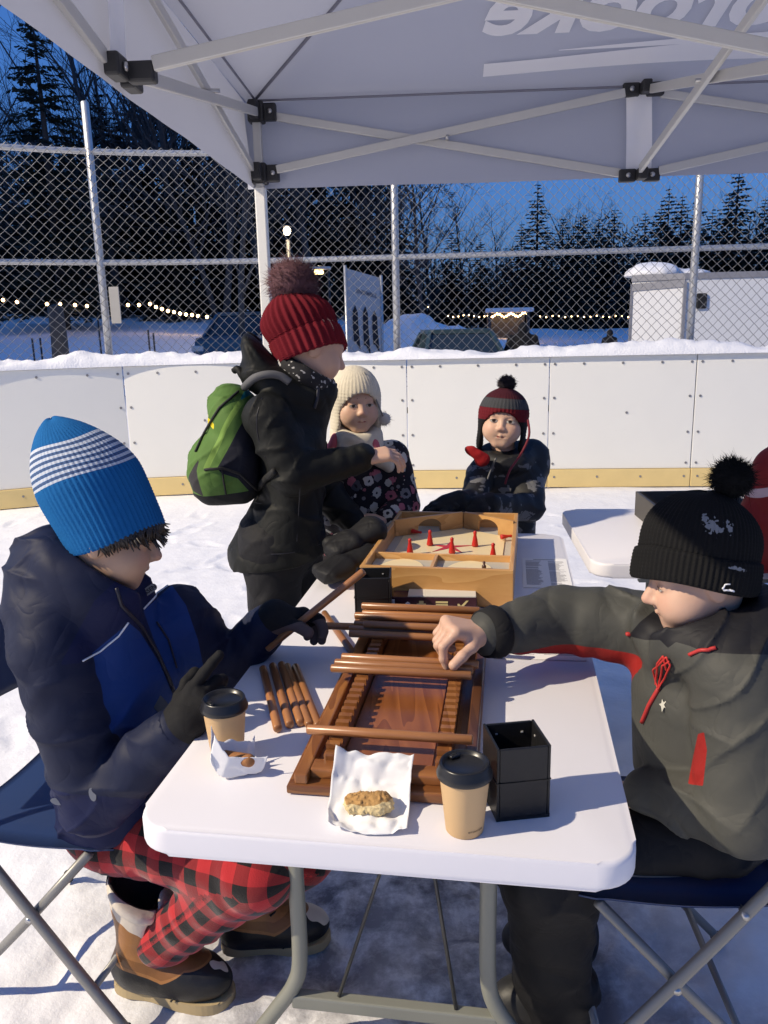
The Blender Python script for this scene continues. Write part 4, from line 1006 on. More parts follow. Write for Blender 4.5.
# ---- black square bins
M_BIN = mat('black leatherette', (.010, .010, .011), rough=.42, var=.2, vscale=30, bmp=.2, bscale=160, bdist=.002)
M_STITCH = mat('pale rivet', (.45, .44, .42), rough=.5)
def bin_(name, label, c, rz, w, h):
    o = thing(name, label, 'box', (0, 0, 0), 'black open boxes for the sticks')
    t_ = .0045; g = [box((0, 0, .004), (w, w, .006))]
    for s in (-1, 1): g.append(box((s * (w / 2 - t_ / 2), 0, h / 2 + .004), (t_, w, h), None, .0015)); g.append(box((0, s * (w / 2 - t_ / 2), h / 2 + .0035), (w - 2 * t_ - .0006, t_, h - .001), None, .0015))
    part('shell', join(*g), M_BIN, o, smooth=False)
    rv = []
    for s in (-1, 1):
        for k in (-.25, .25):
            rv.append(box((s * (w / 2 - t_ - .0004), k * w, h - .014), (.0016, .0035, .0025))); rv.append(box((k * w, s * (w / 2 - t_ - .0009), h - .014), (.0035, .0016, .0025)))
    part('rivets', join(*rv), M_STITCH, o, smooth=False)
    part('seam_band', join(*[box((s * (w / 2 + .0008), 0, h * .55), (.0014, w * .98, .0015)) for s in (-1, 1)] + [box((0, s * (w / 2 + .0008), h * .55), (w * .98, .0014, .0015)) for s in (-1, 1)]), M_BIN, o, smooth=False)
    o.location = tuple(c); o.rotation_euler = (0, 0, rz); return o
b1 = bin_('open_box', 'black square open box beside the near right coffee cup', T(.2065, .131), -YAW + .29, .084, .118)
b2 = dup(b1, loc=tuple(T(-.157, .955)), rotz=-YAW + .12); b2['label'] = 'black square open box beneath the corner of the pine game box'; b2.scale = (1.12, 1.12, .95)

# ---- coffee cups
M_KRAFT = mat('kraft paper', (.60, .40, .20), rough=.65, var=.05, vscale=14, bmp=.06, bscale=240, bdist=.001); M_LID = mat('black plastic lid', (.012, .012, .013), rough=.32, spec=.5)
M_INK = mat('dark ink', (.03, .025, .02), rough=.7)
def cup(label):
    o = thing('coffee_cup', label, 'coffee cup', (0, 0, 0), 'takeaway coffee cups')
    part('cup', lathe([(.0, .0015), (.0265, .0015), (.027, 0), (.0285, .002), (.0375, .094), (.0385, .096)], 48), M_KRAFT, o)
    part('lid', lathe([(.0395, .0905), (.0415, .0915), (.0420, .0955), (.0405, .099), (.0400, .101), (.0385, .1035), (.0375, .110), (.0360, .1125), (.0335, .1120), (.0315, .1065), (.0290, .1050), (.0, .1050)], 48), M_LID, o)
    part('spout', xf(box((0, .026, .1085), (.018, .009, .006), None, .0025)), M_LID, o)
    part('sip_hole', box((0, .027, .1118), (.008, .0028, .0006)), M_BLK, o, smooth=False)
    g = text_geo('ensemble', .0062, spacing=1.1); r0 = .0305; V = []
    for v in g[0]:
        a = -PI / 2 + v[0] / r0; z = .012 + v[1]; r = .0285 + .009 * (z - .002) / .092 + .0004; V.append((r * math.cos(a), r * math.sin(a), z))
    part('printed_mark', (np.array(V), g[1]), M_INK, o, smooth=False)
    return o
cu1 = cup('kraft coffee cup with a black lid beside the black open box at the near right'); cu1.location = tuple(T(.131, .058)); cu1.rotation_euler = (0, 0, .5)
cu2 = dup(cu1, loc=tuple(T(-.300, .222)), rotz=2.3); cu2['label'] = 'kraft coffee cup with a black lid by the gloved hand at the table edge'

# ---- napkins with pastries
M_NAP = mat('white paper napkin', (.80, .80, .80), rough=.85, var=.02, bmp=.15, bscale=120, bdist=.002)
M_PASTRY = mat('crumbly pale biscuit', (.62, .47, .22), rough=.9, var=.35, vscale=60, bmp=.8, bscale=140, bdist=.004)
M_CRUST = mat('brown crust', (.30, .13, .045), rough=.7, var=.35, vscale=40, bmp=.4, bscale=120, bdist=.003)
def napkin(label, c, rz, sx, sy, curl, seed, n=34):
    V = []
    for i in range(n):
        for j in range(n):
            x, y = (i / (n - 1) - .5) * 2, (j / (n - 1) - .5) * 2; V.append((x, y))
    V = np.array(V); P = np.c_[V * V3(sx, sy, 0)[:2], np.zeros(len(V))]
    z = np.zeros(len(V))
    for (ang, d0, hgt, wd) in curl:
        q = V[:, 0] * math.cos(ang) + V[:, 1] * math.sin(ang) - d0; up = np.maximum(q, 0); z += hgt * up ** 1.25; P[:, 0] -= math.cos(ang) * up * wd * sx; P[:, 1] -= math.sin(ang) * up * wd * sy
    z += np.abs(fbm(np.c_[V * 1.4, np.full(len(V), seed)], 1.3, 3)) * .014 + np.abs(vn(np.c_[V, np.full(len(V), seed + 3.)], 2.6)) * .006
    P[:, 2] = np.maximum(z, 0) + .0015; P = P @ rotz(rz).T + c
    q_ = (P - TO) @ RT; sm_ = lambda t: np.clip(t, 0, 1) ** 2 * (3 - 2 * np.clip(t, 0, 1)); on = sm_((q_[:, 0] + .178) / .012)
    P[:, 2] += on * (.0225 * sm_((q_[:, 1] - .092) / .017) + .0165 * sm_((q_[:, 1] - .121) / .013))
    o = part('napkin', grid(P, n, n), M_NAP, loc=tuple(c)); tag(o, label, 'napkin'); md = o.modifiers.new('thickness', 'SOLIDIFY'); md.thickness = .0006; return o
napkin('crumpled white napkin holding the bitten biscuit at the near edge of the table', T(-.020, .092), -.05, .072, .072, [(1.75, .35, .030, .30), (-.2, .62, .02, .3), (2.9, .60, .028, .3), (-2.3, .75, .02, .3)], 3.)
napkin('crumpled white napkin wrapped round a brown roll beside the left cup', T(-.268, .155), .35, .060, .062, [(1.9, .10, .055, .70), (.2, .55, .03, .5), (-1.7, .15, .05, .85), (3.3, .35, .045, .6)], 11.)
q = T(-.018, .074, .020)
g = surface(P_([ell(q, (.037, .018, .016), RT @ rotz(.12)), ell(q + TW * .018 + V3(0, 0, .003), (.019, .017, .014)), ell(q - TW * .02, (.018, .016, .013))], .012), .0016, lambda P: .0035 * fbm(P, 110., 3) + .002 * vn(P, 300.), bounds=(q - .05, q + .05))
cr = g[0][:, 2] - (q[2] + .008 + .004 * vn(g[0], 70.))
M_BISC = mat('bitten biscuit', (.66, .52, .27), rough=.9, var=.3, vscale=90, bmp=.7, bscale=200, bdist=.003, layers=[('crust', (.42, .24, .085))])
o = part('biscuit', g, M_BISC, attrs={'crust': cr}, loc=tuple(q)); tag(o, 'bitten pale biscuit lying on the napkin at the near edge', 'biscuit')
q = T(-.260, .160, .030)
g = surface(P_([seg(q - TW * .022 + TU * .004, q + TW * .022 - TU * .004 + V3(0, 0, .002), .012, .011)], .01), .0018, lambda P: .0012 * fbm(P, 90., 3), bounds=(q - .045, q + .045))
o = part('bread_roll', g, M_CRUST, loc=tuple(q)); tag(o, 'small brown roll wrapped in the napkin beside the left cup', 'roll')

# ---- printed instruction sheets
M_PAPER = mat('white paper', (.80, .80, .80), rough=.8, var=.01); M_TXT = mat('grey printed lines', (.30, .30, .33), rough=.8)
def sheet(label, c, rz, w, h, seed):
    o = thing('instruction_sheet', label, 'paper', tuple(c), 'instruction sheets on the table'); R = RT @ rotz(rz); r = random.Random(seed)
    part('paper', xf(box((0, 0, .0014), (w, h, .0008)), R, c), M_PAPER, o, smooth=False); g = []
    for col in (-1, 1):
        y = h / 2 - .03
        while y > -h / 2 + .025:
            L = (w / 2 - .02) * r.uniform(.6, 1)
            if r.random() > .12: g.append(box((col * w / 4 - (w / 2 - .02 - L) / 2, y, .0021), (L, .0022, .0004)))
            y -= .0062
    g.append(box((0, h / 2 - .016, .0021), (w * .5, .005, .0004))); part('printed_lines', xf(join(*g), R, c), M_TXT, o, smooth=False); return o
sheet('printed white sheet under the stretched grey sleeve at the table edge', T(.262, .80), .03, .205, .20, 1)
sheet('printed white sheet lying between the pine game box and the table edge', T(.305, 1.36), .0, .14, .30, 2)

# ---- dark box on the second table
M_DBOX = mat('dark grey card', (.075, .07, .066), rough=.6, var=.1)
q1 = atz(632, 519, .742)
db = thing('open_crate', 'dark grey open box standing on the second table behind the black hat', 'box', tuple(q1)); Rd = rotz(-.04); hb = .10; wb, lb_ = .34, .45
g = [box((wb / 2, lb_ / 2, .006), (wb, lb_, .008))] + [box((wb / 2, s, hb / 2 + .002), (wb, .010, hb), None, .001) for s in (.005, lb_ - .005)] + [box((s, lb_ / 2, hb / 2 + .002), (.010, lb_ - .021, hb), None, .001) for s in (.005, wb - .005)]
part('shell', xf(join(*g), Rd, q1 + V3(0, -.42, 0)), M_DBOX, db, smooth=False)
part('lining', xf(box((wb / 2, lb_ / 2, .012), (wb - .025, lb_ - .025, .003)), Rd, q1 + V3(0, -.42, 0)), M_BLK, db, smooth=False)

# ================================================================== CHAIRS
M_SEAT = mat('navy plastic', (.022, .042, .115), rough=.4, var=.05, bmp=.06, bscale=400, bdist=.001); M_CTUBE = mat('grey steel tube', (.24, .235, .22), rough=.4, metal=.3, var=.1)
def chair(label):
    """folding chair facing +x, seat middle over the origin"""
    o = thing('folding_chair', label, 'folding chair', (0, 0, 0), 'navy folding chairs'); W_ = .22
    # seat: thin moulded pan, waterfall front
    n1, n2 = 18, 14; V = []
    for lay in (0, 1):
        for i in range(n1):
            for j in range(n2):
                u_, v_ = i / (n1 - 1), j / (n2 - 1) * 2 - 1; x = -.20 + .41 * u_; hw = .195 + .02 * math.sin(PI * u_) - .05 * max(0, abs(u_ - .5) - .40) / .1 * .6
                z = .452 - .012 * math.cos(v_ * PI / 2) - .022 * max(0, (u_ - .8) / .2) ** 2 - .012 * (1 - u_) - (.014 if lay else 0) - (.01 if abs(v_) == 1 and not lay else 0); V.append((x, v_ * hw, z))
    a = grid(np.array(V[:n1 * n2]), n1, n2); b_ = grid(np.array(V[n1 * n2:]), n1, n2)
    F = [tuple(f) for f in a[1]] + [tuple(x + n1 * n2 for x in f[::-1]) for f in b_[1]]; N_ = n1 * n2
    for i in range(n1 - 1):
        for j in (0, n2 - 1): q = [i * n2 + j, (i + 1) * n2 + j, (i + 1) * n2 + j + N_, i * n2 + j + N_]; F.append(tuple(q if j else q[::-1]))
    for j in range(n2 - 1):
        for i in (0, n1 - 1): q = [i * n2 + j, i * n2 + j + 1, i * n2 + j + 1 + N_, i * n2 + j + N_]; F.append(tuple(q[::-1] if i else q))
    part('seat', (np.array(V), F), M_SEAT, o)
    V = []; n1 = 12
    for lay in (0, 1):
        for i in range(n1):
            for j in range(n2):
                u_, v_ = i / (n1 - 1), j / (n2 - 1) * 2 - 1; z = .60 + .20 * u_; x = -.255 - .12 * (u_ * .20) - .03 * math.cos(v_ * PI / 2) + (.012 if lay else 0)
                V.append((x, v_ * (.205 - .03 * max(0, u_ - .7) / .3), z + .02 * math.cos(v_ * PI / 2) * u_))
    a = grid(np.array(V[:n1 * n2]), n1, n2); b_ = grid(np.array(V[n1 * n2:]), n1, n2); N_ = n1 * n2
    F = [tuple(f[::-1]) for f in a[1]] + [tuple(x + N_ for x in f) for f in b_[1]]
    for i in range(n1 - 1):
        for j in (0, n2 - 1): F.append((i * n2 + j, (i + 1) * n2 + j, (i + 1) * n2 + j + N_, i * n2 + j + N_))
    for j in range(n2 - 1):
        for i in (0, n1 - 1): F.append((i * n2 + j, i * n2 + j + 1, i * n2 + j + 1 + N_, i * n2 + j + N_))
    part('backrest', (np.array(V), F), M_SEAT, o)
    for s in (-1, 1):
        part('front_leg', tube(smooth_path([(-.275, s * W_, .80), (-.235, s * W_, .62), (-.10, s * W_, .42), (.09, s * W_, .17), (.215, s * W_, .012)], 4), .0115, 12), M_CTUBE, o)
        part('rear_leg', tube([(.155, s * (W_ - .022), .425), (-.02, s * (W_ - .022), .23), (-.225, s * (W_ - .022), .012)], .0105, 12), M_CTUBE, o)
        part('pivot', tube([(-.02 + .03, s * (W_ - .03), .262), (-.02 + .03, s * (W_ + .012), .262)], .007, 10), M_BOLT, o)
        part('seat_bolt', tube([(-.10, s * (W_ - .03), .428), (-.10, s * (W_ + .014), .428)], .006, 8), M_BOLT, o)
        for x in (.215, -.225): part('foot_cap', tube([(x - .008 * (1 if x > 0 else -1), s * (W_ if x > 0 else W_ - .022), .022), (x, s * (W_ if x > 0 else W_ - .022), .002)], .0145, 10), M_BLK, o)
    part('front_stretcher', tube([(.14, -W_, .105), (.14, W_, .105)], .008, 8), M_CTUBE, o); part('rear_stretcher', tube([(-.14, -W_ + .022, .105), (-.14, W_ - .022, .105)], .008, 8), M_CTUBE, o)
    return o
ch1 = chair('navy folding chair under the boy in the blue hat'); ch1.location = (-.73, 1.69, .004); ch1.rotation_euler = (0, 0, math.radians(-14))
ch2 = dup(ch1, loc=(.55, 1.47, .004), rotz=math.radians(176)); ch2['label'] = 'navy folding chair under the boy in the grey jacket'
# ================================================================== PEOPLE
from mathutils.bvhtree import BVHTree
from mathutils import Vector
def skin(name, col, lip=(.40, .12, .10), brow=(.05, .03, .02), blush=(.62, .26, .20)):
    m, nt, b = nodes(name); co = coords(nt)
    c = mixn(nt, noise(nt, co, 25, 4), tuple(x * .93 for x in col), tuple(x * 1.06 for x in col))
    c = mixn(nt, mth(nt, 'MULTIPLY', attr(nt, 'blush'), .55, True), c, blush)
    c = mixn(nt, mth(nt, 'GREATER_THAN', attr(nt, 'lip'), 0.), c, lip); c = mixn(nt, mth(nt, 'MULTIPLY', mth(nt, 'GREATER_THAN', attr(nt, 'brow'), 0.), .75), c, brow)
    nt.links.new(c, b.inputs['Base Color']); b.inputs['Roughness'].default_value = .5; b.inputs['Specular IOR Level'].default_value = .35
    b.inputs['Subsurface Weight'].default_value = .12; b.inputs['Subsurface Radius'].default_value = (.012, .005, .003); b.inputs['Subsurface Scale'].default_value = .6
    bump(nt, b, noise(nt, co, 260, 3), .08, .001); return m
M_SKIN1 = skin('olive skin', (.46, .29, .195), (.36, .15, .11)); M_SKIN2 = skin('fair skin', (.58, .37, .27)); M_SKIN3 = skin('pale child skin', (.60, .39, .285))
M_EYE = mat('eye', (.40, .37, .34), rough=.15, var=.02, layers=[('iris', (.06, .035, .02)), ('pupil', (.006, .005, .005)), ('lash', (.02, .012, .01))])
def cloth(name, col, var=.14, vscale=9, bmp=.35, bscale=420, rough=.8, layers=(), sheen=0., bdist=.0012, wrk=.22):
    m = mat(name, col, rough=rough, var=var, vscale=vscale, layers=layers, sheen=sheen, spec=.22); nt = m.node_tree; b = nt.nodes['Principled BSDF']; co = coords(nt)
    def ridge(sc, di): return mth(nt, 'POWER', mth(nt, 'SUBTRACT', 1.0, mth(nt, 'MULTIPLY', mth(nt, 'ABSOLUTE', mth(nt, 'SUBTRACT', noise(nt, co, sc, 2, .5, di), .5)), 5.0), True), 2.0)
    h = mth(nt, 'ADD', mth(nt, 'MULTIPLY', mth(nt, 'ADD', ridge(5., .6), mth(nt, 'MULTIPLY', ridge(13., .8), .5)), -wrk), mth(nt, 'MULTIPLY', noise(nt, co, bscale, 3), bmp * .12))
    bump(nt, b, h, .8, .009); return m
M_BLKGLOVE = cloth('black knit glove', (.011, .011, .012), bscale=700, bmp=.5)
M_HAIRB = mat('dark brown hair', (.014, .009, .007), rough=.45, var=.3, vscale=40, spec=.5)
def HF(az, pitch, roll=0):
    """head frame: columns right, forward, up; az measured from +x, pitch down in degrees"""
    a, p, q = map(math.radians, (az, pitch, roll)); f = V3(math.cos(a) * math.cos(p), math.sin(a) * math.cos(p), -math.sin(p)); r = V3(math.sin(a), -math.cos(a), 0); u = np.cross(r, f)
    r2 = r * math.cos(q) + u * math.sin(q); return np.stack([r2, f, np.cross(r2, f)], 1)
def head_prims(c, R, s, nose=1.0, jaw=1.0, wide=1.0):
    L = lambda x, y, z: c + R @ (V3(x, y, z) * s)
    p = P_(ell(L(0, -.012, .024), V3(.073, .090, .082) * s, R), .0)
    p += P_(ell(L(0, .026, -.034), V3(.058 * jaw, .060, .066) * s, R), .035 * s) + P_([ell(L(sx * .036 * jaw, .040, -.042), V3(.030, .036, .034) * s, R) for sx in (-1, 1)], .03 * s) + P_(seg(L(-.012, .064, -.087), L(.012, .064, -.087), .018 * s), .026 * s)
    p += P_([seg(L(-.034, .052, -.036), L(-.030, .056, -.042), .027 * s), seg(L(.034, .052, -.036), L(.030, .056, -.042), .027 * s)], .03 * s)
    p += P_(seg(L(-.034, .070, .020), L(.034, .070, .020), .012 * s), .022 * s)
    p += [(ell(L(sx * .031, .094, .001), V3(.017, .014, .0105) * s, R), '-', .012 * s) for sx in (-1, 1)]
    p += P_(seg(L(0, .082, .004), L(0, .094 + .008 * nose, -.026), .0065 * s, (.0092 + .0023 * nose) * s), .012 * s) + P_([seg(L(sx * .0105, .090, -.031), L(sx * .0095, .094, -.031), .0072 * s) for sx in (-1, 1)], .007 * s)
    p += P_([seg(L(-.019, .0785, -.0575), L(0, .0865, -.0555), .0048 * s, .0058 * s), seg(L(.019, .0785, -.0575), L(0, .0865, -.0555), .0048 * s, .0058 * s)], .006 * s)
    p += P_(seg(L(-.014, .0795, -.0655), L(.014, .0795, -.0655), .0058 * s), .006 * s)
    p += [(seg(L(-.021, .087, -.0612), L(.021, .087, -.0612), .0016 * s), '-', .003 * s)]
    for sx in (-1, 1): p += P_(ell(L(sx * .031, .0725, .0005), V3(.0155, .0115, .0125) * s, R), .004 * s); p += P_(ell(L(sx * .074, -.008, -.006), V3(.010, .019, .030) * s, R), .008 * s)
    return p
def face_attrs(V, c, R, s):
    q = ((V - c) @ R) / s
    dl = np.minimum(np.minimum(seg(V3(-.019, .0785, -.0575), V3(0, .0865, -.0555), .0)(q), seg(V3(.019, .0785, -.0575), V3(0, .0865, -.0555), 0.)(q)) - .0052, seg(V3(-.014, .0795, -.0655), V3(.014, .0795, -.0655), 0.)(q) - .0056)
    lip = np.where(q[:, 1] > .05, -dl + .0017, -1)
    br = np.minimum(seg(V3(-.046, .060, .022), V3(-.016, .082, .025), 0.)(q), seg(V3(.046, .060, .022), V3(.016, .082, .025), 0.)(q))
    brow = np.where(q[:, 1] > .05, .0044 - br, -1)
    ch = np.minimum(np.linalg.norm(q - V3(-.036, .070, -.030), axis=1), np.linalg.norm(q - V3(.036, .070, -.030), axis=1)); no = np.linalg.norm(q - V3(0, .104, -.026), axis=1)
    return {'lip': lip, 'brow': brow, 'blush': np.maximum(np.clip(1 - ch / .028, 0, 1), .8 * np.clip(1 - no / .018, 0, 1))}
def eyes(root, c, R, s, lid=.35, es=1.0):
    """two almond eyes: white, iris, pupil, dark upper lash line"""
    for sx in (-1, 1):
        n1, n2 = 22, 14; V = []
        for i in range(n1):
            for j in range(n2):
                a = i / (n1 - 1) * 2 - 1; b_ = j / (n2 - 1) * 2 - 1; hh = .0056 * (1 - a * a) ** .7 * (1 - lid * .55); x = a * .0135; z = b_ * hh - .0006
                y = .0845 - .0040 * a * a - .16 * (z * z) / .02 + .0008; V.append((x, y, z))
        V = np.array(V); xi = V[:, 0]; zi = V[:, 2] - .0003; d = np.hypot(xi, zi); rel = np.tile(np.linspace(-1, 1, n2), n1)
        V = V * V3(es, 1, es) + V3(0, .0006 * (es > 1), 0); W = (c + ((V + V3(sx * .031, 0, 0)) * s) @ R.T)
        o = part('eye', grid(W, n1, n2), M_EYE, root, attrs={'iris': .0056 - d, 'pupil': .0026 - d, 'lash': rel - .72})
def hand_prims(W, d, p, right, curls, thumb=(.7, .5), S=1.0, fat=0., spread=.06, index=None):
    d = nrm(d); p = nrm(np.asarray(p, float) - d * (np.asarray(p, float) @ d)); sd = np.cross(d, p) if right else np.cross(p, d)
    W = np.asarray(W, float); out = []; ln = [.94, 1.04, .98, .78]; rr = [.0092, .0094, .0090, .0080]
    for i in range(4):
        o_ = (1.5 - i); K = W + d * (.080 - .004 * abs(i - 1)) * S + sd * o_ * .0195 * S
        out += P_(seg(W + sd * o_ * .012 * S + d * .012 * S, K, (.0155 + fat) * S, (.0122 + fat) * S), .014 * S)
    for i in range(4):
        o_ = (1.5 - i); K = W + d * (.080 - .004 * abs(i - 1)) * S + sd * o_ * .0195 * S; a = 0; q = K; cs = curls[i] if isinstance(curls[i], (tuple, list)) else (curls[i], curls[i] * 1.1, curls[i] * .7)
        r0 = (rr[i] + fat) * S
        for k, L in enumerate((.040, .026, .021)):
            a += cs[k]; dr = nrm(d * math.cos(a) + p * math.sin(a) + sd * o_ * spread); e = q + dr * L * ln[i] * S; out += P_(seg(q, e, r0 * (1 - .07 * k), r0 * (1 - .07 * (k + 1))), .0035 * S); q = e
    q = W + d * .020 * S + sd * .020 * S + p * .006; a1 = thumb[0]; dr = nrm(sd * .75 + d * .65 + p * .35 * a1)
    out += P_(seg(W + d * .01 * S + sd * .012 * S, q + dr * .030 * S, (.015 + fat) * S, (.0125 + fat) * S), .014 * S); q = q + dr * .030 * S
    for k, L in enumerate((.030, .025)): dr = nrm(dr * .8 + d * .45 + p * thumb[1] * (.7 + .5 * k)); e = q + dr * L * S; out += P_(seg(q, e, (.0105 + fat) * S, (.0095 + fat) * S), .004 * S); q = e
    return out
def bnd(*pts): A = np.array([np.asarray(p, float) for p in pts]); return A.min(0) - .14, A.max(0) + .14
def limbs(j, ra, rl):
    """arms and legs of the body under the clothes"""
    o = []
    for s in 'RL':
        o += P_(chain([j['sh' + s], j['el' + s], j['wr' + s]], [ra * 1.25, ra, ra * .72]), .03)
        o += P_(chain([j['hip' + s], j['kn' + s], j['an' + s]], [rl * 1.25, rl, rl * .62]), .04) + P_(seg(j['an' + s], j['to' + s], rl * .6, rl * .45), .03)
    return o
def body(root, c, R, s, j, m, hands, res=.0035, ra=.034, rl=.055, tw=.12, td=.075, neck=.045, jaw=1., nose=1.):
    pr = head_prims(c, R, s, jaw=jaw, nose=nose)
    pr += P_(seg(c + R @ V3(0, -.022, -.05) * s, j['neck'], neck * s, neck * 1.1), .03)
    pr += P_(loft([j['pel'], (j['pel'] + j['chest']) / 2, j['chest'], j['neck'] - V3(0, 0, .02)], [tw * .95, tw * .85, tw, tw * .5], [td, td * .9, td, td * .6], j['side']), .05)
    pr += limbs(j, ra, rl) + hands
    V, F = surface(pr, res, bounds=bnd(*j.values()) if False else bnd(*[v for k, v in j.items() if k != 'side'], c + V3(0, 0, .06 * s), c))
    return part('body', (V, F), m, root, attrs=face_attrs(V, c, R, s))
def sleeve(sh, el, wr, r, w_=(.003, 80, 3.), k0=.045, k1=.014):
    return P_(seg(sh, el, r[0], r[1], w_), k0) + P_(seg(el, wr, r[1], r[2], w_), k1)
def paint_px(polys, front=None, ymax=9.):
    """decal mask: outline given on the photograph's sight lines, laid onto the cloth facing that way"""
    def f(V):
        d = V - V3(0, 0, CAM_H); z = d @ _fw; x = 384 + FPX * (d @ _ix) / z; y = 512 + FPX * (d @ _iy) / z; o = np.full(len(V), -50.)
        for q in polys: o = np.maximum(o, sdpoly(q, x, y))
        if front is not None: o = np.minimum(o, front(V) * 400)
        return np.where(V[:, 1] < ymax, o, -50)
    return f
class Hit:
    def __init__(self, geo): self.b = BVHTree.FromPolygons([tuple(v) for v in geo[0]], [tuple(int(i) for i in f) for f in geo[1]])
    def px(self, x, y, off=.002):
        o = V3(0, 0, CAM_H); d = nrm(at(x, y, 2.) - o); r = self.b.ray_cast(Vector(o), Vector(d))
        if r[0] is None: return None
        n = np.array(r[1]); n = n if n @ d < 0 else -n; return np.array(r[0]) + n * off
    def path(self, pts, off=.002, n=6):
        P = []
        for a, b_ in zip(pts[:-1], pts[1:]):
            for t in np.arange(n) / n: q = self.px(a[0] + (b_[0] - a[0]) * t, a[1] + (b_[1] - a[1]) * t, off); P += [] if q is None else [q]
        q = self.px(*pts[-1], off); P += [] if q is None else [q]
        return np.array(P)
def clot(name, prims, res, m, root, bounds, disp=None, attrs=None):
    V, F = surface(prims, res, disp, bounds=bounds); a = {k: f(V) for k, f in (attrs or {}).items()}
    o = part(name, (V, F), m, root, attrs=a); return o, (V, F)
def creases(amp, s=9., o=0., st=(1, 1, 1.6)):
    st = np.array(st, float)
    dirs = [nrm(V3(.25, .3, 1)), nrm(V3(.75, -.25, .65)), nrm(V3(-.7, .35, .6)), nrm(V3(.1, .9, .5))]
    def f(P):
        w1 = vn(P, 4.5, o + 11); w2 = vn(P, 9., o + 17); out = amp * .55 * vn(P, 5., o + 2)
        for k, d in enumerate(dirs):
            ph = (P @ d) * s * (6.5 + 1.3 * k) * st[2] ** .5 + 4.2 * w1 + 1.5 * w2 + k * 2.1
            g = np.clip(vn(P, 5.5, o + 31 + 7 * k) * 2.2 - .05, 0, 1); v = 1 - np.abs(np.sin(ph * .5)); sg_ = -1. if k % 2 == 0 else .35; out = out + amp * g * sg_ * (1.15 * v ** 3 - .28)
        return out
    return f
def sdpoly(poly, x, y):
    """signed distance, positive inside"""
    d = np.full(len(x), 1e9); ins = np.zeros(len(x), bool); n = len(poly)
    for i in range(n):
        ax, ay = poly[i]; bx, by = poly[(i + 1) % n]; ex, ey = bx - ax, by - ay; wx, wy = x - ax, y - ay
        t = np.clip((wx * ex + wy * ey) / (ex * ex + ey * ey), 0, 1); d = np.minimum(d, np.hypot(wx - ex * t, wy - ey * t))
        c1 = (ay > y) != (by > y); ins ^= c1 & (x < (bx - ax) * (y - ay) / ((by - ay) if by != ay else 1e-9) + ax)
    return np.where(ins, d, -d)
def hat(name, c, R, prof, rx, ry, m, root, ribs=60, amp=.0016, nu=None, nv=180, nsm=14, attrs=None, shear=(0, 0), twist=0.):
    """knitted hat: rings (height, radius factor) over the head, ribbed"""
    prof = np.array(prof, float); zz = []
    P = smooth_path(np.c_[prof, np.zeros(len(prof))], nsm)[:, :2]; V = []; ka = []
    ztop = prof[:, 0].max(); z0 = prof[:, 0].min()
    for (z, f) in P:
        th = np.arange(nv) * 2 * PI / nv; t = max(0, (z - z0) / (ztop - z0))
        rb = 1 + amp / rx * np.sin(th * ribs) * min(1, f * 1.2) * (1 + .35 * math.sin(2 * PI * z / .0065)) + .022 * np.sin(th * 2 + z * 31 + 1.) * t * (1 - t) * 2 + .012 * np.sin(th * 5 + z * 47) * t
        x = rx * f * rb * np.cos(th) + shear[0] * t ** 1.6; y = ry * f * rb * np.sin(th) + shear[1] * t ** 1.6
        V.append(np.stack([x, y, np.full(nv, z) + .0025 * np.sin(th * 3 + z * 20)], 1)); ka.append(np.full(nv, z))
    V = np.concatenate(V); ka = np.concatenate(ka); W = c + V @ R.T; g = grid(W, len(P), nv, True)
    F = np.concatenate([g[1], ])
    a = {'hz': ka}
    for k, f in (attrs or {}).items(): a[k] = f(V, ka)
    o = part(name, (W, F), m, root, attrs=a); return o, (W, F)
def pompom(name, c, r, m, root, n=700, seed=1, wid=.0028, curl=.25):
    rs = np.random.RandomState(seed); V, F, k = [], [], 0
    for i in range(n):
        d = nrm(rs.normal(0, 1, 3)); s = nrm(np.cross(d, rs.normal(0, 1, 3))); L = r * rs.uniform(.86, 1.05); e = d * L + s * L * curl * rs.normal(); w_ = wid * rs.uniform(.7, 1.3); t = np.cross(d, s)
        base = c + d * r * .25
        V += [base + s * w_, base - s * w_ * .5 + t * w_ * .86, base - s * w_ * .5 - t * w_ * .86, c + (d * L * .6 + e * .0) + s * w_ * .9, c + d * L * .6 - s * w_ * .45 + t * w_ * .8, c + d * L * .6 - s * w_ * .45 - t * w_ * .8, c + e]
        F += [(k, k + 1, k + 4, k + 3), (k + 1, k + 2, k + 5, k + 4), (k + 2, k, k + 3, k + 5), (k + 3, k + 4, k + 6), (k + 4, k + 5, k + 6), (k + 5, k + 3, k + 6)]; k += 7
    g = lathe([(.001, -r * .8), (r * .6, -r * .55), (r * .82, 0), (r * .6, r * .55), (.001, r * .8)], 14, c)
    F += [tuple(int(i) + k for i in f) for f in g[1]]
    return part(name, (np.array(V + list(g[0])), F), m, root)
def knit(name, col, layers=(), var=.12, bscale=260):
    return mat(name, col, rough=.9, var=var, vscale=60, bmp=.6, bscale=bscale, bdist=.002, layers=layers, sheen=0., spec=.2)

